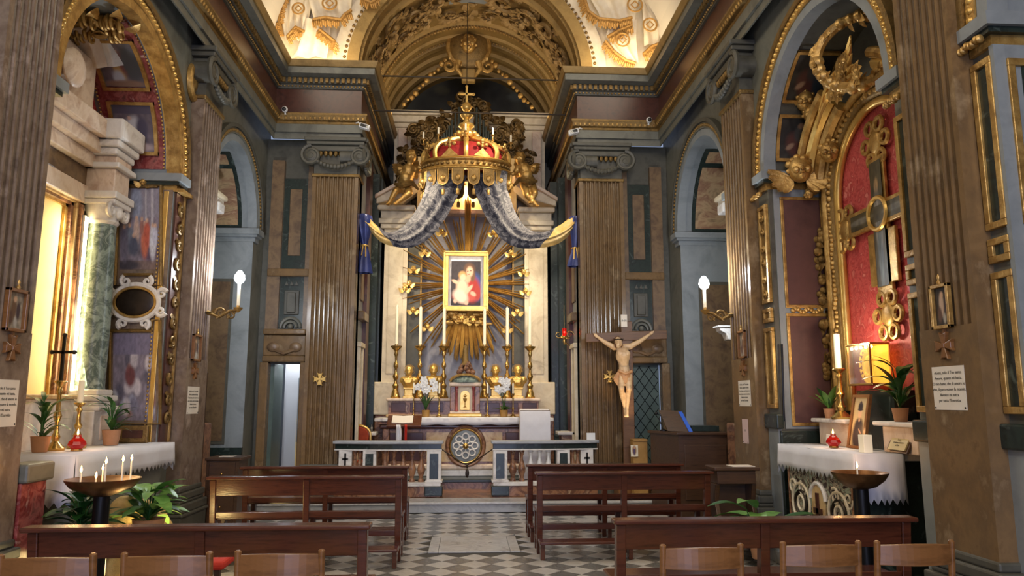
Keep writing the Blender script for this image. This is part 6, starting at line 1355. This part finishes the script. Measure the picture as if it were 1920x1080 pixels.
C = canvas(40, 80, (196,176,130)); ell(C, .5, .22, .42, .3, (48,36,40)); ell(C, .5, .42, .28, .14, (44,34,40)); ell(C, .5, .66, .13, .1, (214,176,140)); ell(C, .5, .8, .17, .09, (36,30,36)); ell(C, .5, .74, .2, .025, (40,32,38)); ell(C, .5, .87, .06, .04, (60,40,50)); ell(C, .5, .52, .06, .03, (206,168,136)); ell(C, .62, .3, .12, .02, (200,160,130), -.4)
picture('canvas', C, lambda u, v: lean(.1+.8*u, .04+.92*v, .002), pt)
o = MB().box(3.42, 3.5, PW(1623,835,3.46).y-.045, PW(1623,835,3.46).y+.045, 1.158, 1.31).build('candle_block', 'wax', None, loc=(3.46,6.7,1.158), bevel=.004); tag(o, 'square white candle in front of the portrait on the right side altar', 'candle')
t = thing('plaque', 'small dark framed text plaque on the near end of the right side altar', 'plaque', (3.75, 6.35, 1.158)); qa, qb = PW(1662,812,3.72), PW(1703,838,3.72); ua, ub = min(qa.y,qb.y), max(qa.y,qb.y); zt_ = PW(1680,810,3.75).z
pk = lambda u, v, o=0: (3.7+.09*v-o, ub-(ub-ua)*u, 1.158+(zt_-1.158)*v)
for nm_, u0, u1, v0, v1, o_, m3 in (('frame', 0, 1, 0, 1, 0, 'dark_wood'), ('plate', .1, .9, .14, .86, .012, 'plaque')):
    b = MB(); b.add([pk(u0,v0,o_), pk(u1,v0,o_), pk(u1,v1,o_), pk(u0,v1,o_), pk(u0,v0,o_-.02), pk(u1,v0,o_-.02), pk(u1,v1,o_-.02), pk(u0,v1,o_-.02)], [(0,3,2,1),(4,5,6,7),(0,1,5,4),(1,2,6,5),(2,3,7,6),(3,0,4,7)]); b.build(nm_, m3, t)
words(t, 'Santo\nOrazione al Servo\ndi Dio', .022, pk(.5,.5,.016), (PI/2-.5, 0, -PI/2), space=1.2)
cstick('brass_candlestick', 'tall brass candlestick with thick white candle in the right chapel', (3.78, PW(1578,780,3.78).y, 1.42), .5, .36, 1.35)
plant('potted_plant', 'small potted plant with pointed green leaves on the right chapel ledge', (3.8, PW(1556,780,3.8).y, 1.42), .06, 11, .3, .09, 'leaf_light', 3, .45, up=1.6, curl=.3, stems=False)
plant('potted_plant', 'dark leafy plant in the shadow beside the lit glass case', (3.8, 6.4, 1.42), .07, 26, .3, .08, 'leaf', 5, .55, up=1.4)
plant('floor_plant', 'broad green leaves lying at the foot of the right side altar', (2.82, 7.3, .1), .09, 18, .5, .2, 'leaf_light', 8, 1.0, up=.8, curl=.5)
# votive stands
def votive(c, R, zt, lab, candles, n0):
    t = thing('votive_stand', lab, 'candle stand', (c[0], c[1], 0)); b = MB(); b.lathe([(.2,0),(.21,.03),(.12,.06),(.07,.1)], (c[0],c[1],0), 20); b.build('foot', 'black_metal', t, True)
    b = MB(); b.lathe([(.06,.08),(.062,.3),(.058,zt-.1)], (c[0],c[1],0), 18); b.build('column', 'black_metal', t, True)
    b = MB(); b.lathe([(.06,zt-.12),(.12,zt-.1),(R*.85,zt-.05),(R,zt),(R*1.01,zt+.012),(R*.97,zt+.008),(R*.8,zt-.03),(0,zt-.045)], (c[0],c[1],0), 32); b.build('dish', 'copper_bronze', t, True)
    for i, (px, py, h) in enumerate(candles):
        p = PX(px, py, c[1]); dy = max(-R*.6, min(R*.6, (i % 3-1)*R*.35)); p = PX(px, py, c[1]+dy); z0 = zt-.035; zt2 = max(z0+h, p.z)
        g = thing('votive_candle', lab.split(' ')[0]+' votive', 'candle', (p.x, p.y, z0), n0); b = MB(); b.lathe([(.007,0),(.006,zt2-z0),(.0,zt2-z0+.003)], (p.x,p.y,z0), 7); b.build('wax', 'wax', g, True); flame(g, (p.x,p.y,zt2), 1.1)
        g['label'] = candles_labels[i] if n0.endswith('left stand') else 'burning low candle in the bronze dish by the right side altar'
    lamp('votive_glow', 'POINT', (c[0], c[1], zt+.2), 2.2 if len(candles) > 2 else 1.2, (1,.55,.22), .06)
candles_labels = ['thin burning votive candle at the outer left of the bronze dish', 'shortest burning votive candle at the front of the left bronze dish', 'second burning votive candle from the middle of the left bronze dish', 'burning votive candle in the middle back of the left bronze dish', 'tall burning votive candle, second from the right in the left bronze dish', 'tall burning votive candle, rightmost in the left bronze dish']
votive((-2.79, 6.03), .265, 1.0, 'black votive stand with bronze dish full of burning thin candles', [(152,886,.1),(180,897,.03),(193,882,.08),(199,870,.12),(231,866,.14),(247,864,.14)], 'votive candles on the left stand')
votive((3.17, 5.98), .215, 1.02, 'black votive stand with bronze dish and one flame, before the right altar', [(1607,878,.04)], 'votive candles on the right stand')
# ------------------------------------------------------------ left chapel
UC, RR_, ZSP = OP[-1]['chapel']; uf = UC+RR_; lj = sroot('fresco_panelling'); X = side(-1)
b = MB(X); b.box(uf-.012, uf, .16, 1.0, 1.15, 4.02); b.build('jamb_face', 'left_lit_marble', lj)
MB(X).box(uf-.03, uf, .2, .255, 1.15, 4.0).build('jamb_gilt_strip', 'bright_gilt', lj, bevel=.006)
b = MB(X)
for i in range(60): b.ball((uf-.03, .275, 1.25+.046*i), (.012,.012,.016), 6, 4)
stuff(b.build('jamb_beading', 'gilt', lj, True))
yj = uf-.016
def jpt(px, py, o=0): return PX(px, py, yj-o)
def fresco(x0, x1, y0, y1, kind, name):
    C = canvas(48, 64, (128,118,130)); speckle(C, .12, kind, 5); r5 = random.Random(kind)
    if kind == 1:
        rect(C, 0, 1, .62, 1, (140,134,146)); rect(C, .12, .2, .5, 1, (168,160,168)); rect(C, .62, .68, .45, 1, (176,170,176)); rect(C, .78, .84, .45, 1, (176,170,176)); ell(C, .42, .8, .14, .2, (150,156,176))
        rect(C, 0, 1, 0, .1, (120,100,96)); ell(C, .2, .05, .3, .06, (70,64,72)); ell(C, .75, .2, .22, .1, (90,70,90))
        for (u_, v_, w_, h_, c_) in ((.25,.36,.11,.16,(120,126,140)),(.42,.45,.07,.16,(206,176,160)),(.35,.28,.12,.12,(84,86,104)),(.62,.34,.09,.2,(196,110,84)),(.68,.42,.08,.16,(186,90,70)),(.82,.32,.08,.2,(206,206,214)),(.88,.4,.06,.12,(190,190,206)),(.12,.3,.1,.2,(110,104,120)),(.55,.5,.05,.1,(160,110,100))): ell(C, u_, v_, w_, h_, c_); ell(C, u_, v_+h_*1.05, .035, .028, (206,168,144))
    else:
        for q in range(22): ell(C, r5.random(), r5.random()*.75, .1, .09, r5.choice([(150,150,166),(176,176,188),(120,116,134),(96,90,104),(190,180,184),(140,104,96)]), r5.random()*3)
        rect(C, 0, 1, .75, 1, (120,112,134)); ell(C, .4, .5, .12, .12, (110,60,60))
    speckle(C, .1, kind+20, 1); A = [jpt(x0, y1), jpt(x1, y1), jpt(x0, y0), jpt(x1, y0)]
    picture(name, C, lambda u, v: (A[0].lerp(A[1], u)).lerp(A[2].lerp(A[3], u), v), lj)
fresco(224, 300, 350, 505, 1, 'fresco'); fresco(212, 292, 625, 788, 2, 'fresco')
def jframe(pts, r_, m='old_gilt', name='fresco_frame', closed=True):
    b = MB(); P = [tuple(jpt(x, y, .015)) for x, y in pts]; b.tube(P+([P[0]] if closed else []), r_, 6); b.build(name, m, lj)
jframe([(222,348),(302,348),(302,535),(285,535),(285,515),(232,515),(232,535),(215,535)], .022); jframe([(234,334),(296,334),(296,350),(234,350)], .018)
jframe([(206,620),(285,620),(285,600),(300,600),(300,795),(205,795)], .02)
cherub(lj, jpt(268,341,.04), .07, 'gilt', 1, (.2,-1,0))
# oval cartouche
oc = jpt(254, 567, .03); b = MB(); b.ball(oc, (.22,.03,.16), 28, 8); b.build('cartouche_field', 'dark_bronze', lj, True)
b = MB(); b.ring(oc+Vector((0,-.02,0)), .225, .016, 'y', 36, 6, 0, 2*PI, 1, .74); b.build('cartouche_rim', 'gilt', lj, True)
b = MB(); b.ring(oc+Vector((0,-.01,0)), .26, .028, 'y', 36, 6, 0, 2*PI, 1, .78)
for i in range(8): a = 2*PI*(i+.5)/8; b.spiral(oc+Vector((.31*math.cos(a), -.01, .26*math.sin(a))), .06, 1.3, .026, 'xz', (-1)**i, a, 18)
b.build('cartouche_strapwork', 'pale_marble', lj, True)
for k, (a0, a1) in enumerate(((.2, .62), (.78, 1.22))):
    C = canvas(30, 40, (110,100,108)); speckle(C, .15, k+7, 4)
    if k == 0:
        ell(C, .5, .5, .2, .25, (206,204,206)); ell(C, .7, .4, .1, .25, (190,186,184)); ell(C, .3, .5, .15, .25, (84,78,96)); ell(C, .5, .25, .2, .1, (40,36,46)); ell(C, .6, .72, .05, .04, (206,170,150)); ell(C, .5, .1, .5, .1, (186,166,164)); rect(C, 0, 1, .8, 1, (90,84,100))
    else:
        ell(C, .55, .4, .14, .35, (190,160,110)); ell(C, .4, .5, .12, .25, (150,80,66)); ell(C, .62, .18, .14, .16, (190,196,206)); ell(C, .5, .78, .06, .05, (206,170,140)); ell(C, .2, .5, .25, .4, (80,84,88)); ell(C, .5, .06, .5, .08, (150,120,100))
    soffit(lj, -1, UC, RR_, ZSP, a0, a1, .38, .82, C, 'gilt', .02, .04)
f_ = side(-1)
for a0, a1, m3, off, d0, d1 in ((.05, 1.5, 'breccia', .008, .28, .95), (.05, 1.5, 'bright_gilt', .012, .17, .26)):
    b = MB(f_); b.grid([[(UC+(RR_-off)*math.cos(a0+(a1-a0)*i/24), d, ZSP+(RR_-off)*math.sin(a0+(a1-a0)*i/24)) for d in (d0, d1)] for i in range(25)]); b.build('soffit_band', m3, lj, True)
C = canvas(10, 8, (60,84,70)); pa_ = []
b = MB(f_)
for i in range(40): a = .06+1.4*i/40; b.ball((UC+(RR_-.02)*math.cos(a), .28, ZSP+(RR_-.02)*math.sin(a)), .014, 6, 4); b.ball((UC+(RR_-.02)*math.cos(a), .95, ZSP+(RR_-.02)*math.sin(a)), .014, 6, 4)
stuff(b.build('soffit_beading', 'gilt', lj, True))
b = MB(f_)
for i in range(26):
    a = 1.3+.3*random.random(); b.leaf((UC+(RR_-.06)*math.cos(a), .3+.6*random.random(), ZSP+(RR_-.06)*math.sin(a)), (random.uniform(-1,1),random.uniform(-1,1),-.2), (0,0,-1), .2, .12, .5); b.spiral((UC+(RR_-.1)*math.cos(a), .3+.6*random.random(), ZSP+(RR_-.1)*math.sin(a)), .08, 1.3, .022, 'xz', 1, a, 14)
b.build('crown_relief', 'gilt', lj, True)
# strip of foliage relief on the nave face
for i in range(12):
    b = MB(X); z = 1.4+.22*i; u_ = uf+.16; b.spiral((u_, .12, z), .07, 1.5, .022, 'xz', (-1)**i, i, 18); b.leaf((u_,.13,z), (.6*(-1)**i,-.4,.8), (0,-1,0), .14, .07, .5); b.build('strip_foliage', 'old_gilt', lj, True)
MB(X).box(uf+.24, uf+.27, .11, .15, 1.1, 4.0).build('strip_fillet', 'gilt', lj); MB(X).box(uf+.03, uf+.24, .13, .15, 1.1, 4.0).build('strip_ground', 'red_marble', lj)
for z0 in (4.0,): MB(X).box(uf-.0, uf+.3, .05, .2, z0, z0+.04).build('strip_cap', 'gilt', lj)
b = MB(X)                                            # rosette in the spandrel
b.ring((UC+1.62, .13, 5.48), .2, .05, 'y', 24, 8, 0, 2*PI, .8, 1); b.ball((UC+1.62,.13,5.48), (.1,.04,.12)); b.build('spandrel_rosette', 'gilt', lj, True)
# marble altarpiece of the left chapel
la = thing('marble_altarpiece', 'pale and peach marble altarpiece with green column in the left chapel', 'altarpiece', (-4.2, UC, 1.15)); dl = DEPTH[-1]
for e, uu in ((1, 8.18), (-1, 6.32)):
    cx_, cd = uu, .74
    MB(X).box(cx_-.26, cx_+.22, cd-.2, dl, 1.15, 1.5).build('pedestal', 'pale_marble', la, bevel=.01); MB(X).box(cx_-.12, cx_+.1, cd-.21, cd, 1.2, 1.45).build('pedestal_panel', 'peach_marble', la, bevel=.01)
    for z0, z1, o in ((1.5,1.55,.24),(1.55,1.6,.2),(1.6,1.66,.22),(1.66,1.72,.18)): MB(X).box(cx_-o, cx_+o*.9, cd-o, dl, z0, z1).build('column_base', 'pale_marble', la, bevel=.015)
    b = MB(X); b.lathe([(.155,1.72),(.15,1.76),(.155,2.4),(.135,3.5),(.14,3.52)], (cx_, cd, 0), 24); b.build('column_shaft', 'verde_marble', la, True)
    b = MB(X); b.lathe([(.14,3.5),(.16,3.53),(.15,3.56),(.17,3.62),(.19,3.7)], (cx_, cd, 0), 20)
    for q in (-1, 1): b.spiral((cx_+q*.15, cd-.15, 3.64), .08, 1.6, .03, 'xz', -q, PI/2, 20); b.ball((cx_+q*.15, cd-.13, 3.64), (.07,.03,.07))
    b.ball((cx_, cd-.17, 3.62), (.06,.04,.06)); b.build('capital', 'pale_marble', la, True)
    for z0, z1, o, m3 in ((3.7,3.76,.2,'pale_marble'),(3.76,3.84,.22,'pale_marble'),(3.84,4.1,.17,'peach_marble'),(4.1,4.16,.22,'pale_marble'),(4.16,4.24,.18,'peach_marble')): MB(X).box(cx_-o, cx_+o, cd-o, dl, z0, z1).build('entablature_block', m3, la, bevel=.012)
    b = MB(X); b.box(cx_-.24, cx_+.2, cd-.2, dl, 4.24, 4.32); b.box(cx_-.32, cx_+.24, cd-.28, dl, 4.4, 4.62); b.box(cx_-.28, cx_+.22, cd-.24, dl, 4.32, 4.4); b.build('cornice_block', 'pale_marble', la, bevel=.02)
for z0, z1, o, m3 in ((3.7,3.9,.06,'peach_marble'),(3.9,4.1,.04,'brown_panel'),(4.1,4.25,.12,'peach_marble'),(4.25,4.4,.2,'peach_marble'),(4.4,4.6,.28,'peach_marble')): MB(X).box(6.4, 8.1, dl-o-.12, dl, z0, z1).build('entablature', m3, la, bevel=.015)
for e in (1, -1):                                    # broken curved pediment
    for q, (r0_, r1_, o, m3) in enumerate(((.62, .74, .3, 'peach_marble'), (.74, .86, .42, 'pale_marble'))):
        b = MB(X); rows = []
        for i in range(13):
            a = .6+.75*i/12; c_, q_ = math.cos(a), math.sin(a); z_ = 4.78
            rows.append([(UC+e*r0_*c_, dl-o, z_+r0_*q_), (UC+e*r1_*c_, dl-o-.06, z_+r1_*q_), (UC+e*r1_*c_, dl, z_+r1_*q_), (UC+e*r0_*c_, dl, z_+r0_*q_)])
        b.grid(rows, True); b.add(rows[0], [(0,1,2,3)]); b.add(rows[-1], [(0,1,2,3)]); b.build('broken_pediment', m3, la, bevel=.01)
MB(X).box(7.8, 8.5, dl-.03, dl-.005, 4.6, 5.6).build('red_field', 'damask', la); MB(X).box(6.6, 7.84, dl-.26, dl, 4.6, 5.22).build('attic_block', 'peach_marble', la, bevel=.03)
b = MB(X); b.ball((7.25, dl-.34, 4.9), (.2,.06,.2)); b.build('attic_boss', 'peach_marble', la, True)
MB(X).box(6.62, 7.8, dl-.05, dl-.01, 1.5, 3.62).build('niche_back', 'yellow_wall_and_glow', la)
for k, (w_, m3) in enumerate(((.05,'gilt'),(.05,'rust_marble'),(.06,'yellow_marble'),(.05,'rust_marble'))):
    MB(X).box(7.8+.05*k, 7.86+.05*k, dl-.08-.03*k, dl-.0, 1.5, 3.68).build('niche_frame', m3, la, bevel=.006); MB(X).box(6.52, 7.98, dl-.08-.03*k, dl, 3.62+.03*k, 3.66+.03*k).build('niche_lintel', m3, la)
MB(X).box(6.5, 7.9, dl-.3, dl, 1.15, 1.62).build('gradine', 'pale_marble', la, bevel=.01); MB(X).box(6.5, 7.9, dl-.34, dl, 1.62, 1.66).build('gradine_top', 'yellow_marble', la, bevel=.008)
t = thing('light_strip', 'glowing vertical light tube beside the green marble column', 'lamp', (-4.2, 7.98, 1.7)); b = MB(X); b.tube([(8.0, .82, 1.72), (8.0, .82, 3.55)], .014, 8); b.build('tube', 'led', t, True); MB(X).box(7.985, 8.015, .835, .86, 1.7, 3.57).build('holder', 'white_paint', t)
lamp('light_strip_glow', 'AREA', (-4.04, 7.93, 2.65), 9, (1,.86,.55), .05, (-4.6, 7.1, 2.5), 1.8)
altar(-1, 6.48, 8.48, -.04, 1.15, 'left side altar with open lit base below a white cloth', 'white altar cloth with pointed lace hem on the left side altar', False)
# ochre draped figure in front of the altar base, lit from below
b = MB(); rr = random.Random(4); u0_ = 7.1
b.ball((-3.0, 7.2, .42), (.16,.42,.3)); b.ball((-3.02, 6.95, .62), (.13,.16,.16)); b.ball((-2.98, 7.55, .3), (.16,.3,.18)); b.ball((-2.95,7.05,.2), (.2,.4,.2))
for i in range(7): b.tube([(-2.9,6.75+.15*i,.15),(-2.86,6.85+.14*i,.35),(-2.95,6.95+.1*i,.6)], .035, 6)
o = fuse(b, 'draped_figure', 'straw', None, .02, 4, loc=(-3.0, 7.2, .0)); tag(o, 'ochre draped bundle glowing in the light under the left side altar', 'figure')
t = thing('floor_lamp', 'small warm lamp on the floor below the left side altar', 'lamp', (-2.75, 6.75, 0)); b = MB(); b.lathe([(.06,0),(.06,.02),(.03,.05),(.03,.09)], (-2.72,6.9,0), 12); b.build('base', 'black_metal', t, True); b = MB(); b.ball((-2.72,6.9,.12), .035); b.build('bulb', 'lit_glow', t, True); lamp('under_altar_light', 'POINT', (-2.72, 6.9, .22), 11, (1,.74,.3), .05)
# things on the left altar
zt = 1.156
cstick('altar_cross', 'brass standing cross on the left side altar', (-3.75, PW(108,780,-3.75).y, zt), .62, 0, 1.1, True)
cstick('brass_candlestick', 'brass candlestick with short white candle on the left side altar', (-3.72, PW(148,780,-3.72).y, zt), .42, .22, 1.1)
glasslamp('dark red glass lamp with burning flame on the left side altar', (-3.5, PW(145,830,-3.5).y, zt), .95)
plant('potted_plant', 'leafy plant in a beige pot on the far end of the left side altar', (-3.62, PW(208,825,-3.62).y, zt), .09, 22, .26, .06, 'leaf', 11, .7, up=1.3, curl=.6)
plant('potted_plant', 'leafy plant in a terracotta pot at the near end of the left side altar', (-3.75, PW(75,835,-3.75).y, zt), .08, 20, .3, .07, 'leaf', 12, .7, up=1.3)
t = thing('relic_frame', 'small gilt framed red panel on the left side altar', 'picture', (-3.95, 8.3, zt)); pa_, pb2 = PX(222,798,8.36), PX(276,822,8.36)
MB().box(pa_.x, pb2.x, 8.36, 8.4, zt, pa_.z).build('frame', 'old_gilt', t, bevel=.01); MB().box(pa_.x+.05, pb2.x-.05, 8.352, 8.37, zt+.05, pa_.z-.05).build('panel', 'red_marble', t)
plant('floor_plant', 'big green leafy plant in front of the far end of the left side altar', (-2.72, 6.75, .38), .13, 34, .36, .15, 'leaf_light', 21, .9, up=.9, curl=.55)
plant('floor_plant', 'dark leafy plant in front of the near end of the left side altar', (-3.05, 6.28, .42), .12, 40, .3, .11, 'leaf', 22, .8, up=.9, curl=.5)
t = thing('red_pier', 'short red marble pier with grey cap beside the left side altar', 'pier', (-3.3, 5.95, 0)); MB(X).box(5.78, 6.1, -.02, .148, 0, 1.0).build('shaft', 'breccia', t); MB(X).box(5.77, 6.14, -.06, .148, 1.0, 1.14).build('cap', 'grey_marble', t, bevel=.02); MB(X).box(5.77, 6.13, -.05, .148, 0, .12).build('foot', 'grey_marble', t, bevel=.01)

# ------------------------------------------------------------ marble aedicules in the last bays, seen past the pilasters
for s, px, py, Y, lab in ((-1, 404, 378, 10.6, 'pale marble column with capital inside the left wall arch beyond the sconce'), (1, 1362, 380, 10.15, 'pale marble column with capital inside the right wall arch beyond the sconce')):
    p = PX(px, py, Y); t = thing('niche_column', lab, 'column', (p.x, Y, 0)); x, z = p.x, p.z; e = -s
    b = MB(); b.lathe([(.12,1.3),(.11,1.35),(.11,z-.18),(.12,z-.16)], (x+s*.1, Y, 0), 18); b.build('shaft', 'peach_marble', t, True)
    MB().box(x-.06 if s < 0 else x-.1, x+.1 if s < 0 else x+.06, Y-.12, Y+.12, z-.16, z-.02).build('capital', 'pale_marble', t, bevel=.02)
    MB().box(x+s*.3-.36, x+s*.3+.36, Y-.2, Y+.2, z-.02, z+.06).build('cornice', 'pale_marble', t, bevel=.02); MB().box(x+s*.3-.4, x+s*.3+.4, Y-.24, Y+.24, z+.06, z+.13).build('cornice_top', 'cream_marble', t, bevel=.02)
    MB().box(x+s*.1-.18, x+s*.1+.18, Y-.18, Y+.18, 0, 1.3).build('pedestal', 'rust_marble', t, bevel=.02)
p = PX(1362, 624, 9.7); t = thing('corbel', 'small white stone corbel just behind the far right pilaster', 'corbel', tuple(p)); b = MB(); b.prism([(p.x-.12,p.z+.07),(p.x+.12,p.z+.07),(p.x+.12,p.z-.1),(p.x,p.z-.1),(p.x-.03,p.z-.02),(p.x-.1,p.z+.02)], 9.62, 9.8); b.build('bracket', 'pale_marble', t, bevel=.01); MB().box(p.x-.14, p.x+.14, 9.6, 9.82, p.z+.07, p.z+.09).build('plate', 'white_paint', t)
p = PX(388, 700, 9.66); b = MB(); b.tube([(p.x, 9.66, .0), (p.x, 9.66, p.z)], .013, 8); b.ball((p.x, 9.66, p.z), .02); tag(b.build('pole', 'dark_wood', None, True, loc=(p.x, 9.66, 0)), 'thin wooden pole leaning upright beside the far left pilaster', 'pole')
p = PX(1466, 645, 8.0); q_ = PX(1470, 790, 8.0); b = MB(); b.tube([tuple(q_), tuple(p)], .012, 8); tag(b.build('rod', 'black_metal', None, True, loc=tuple(q_)), 'thin black rod standing against the dark red jamb panel', 'rod')
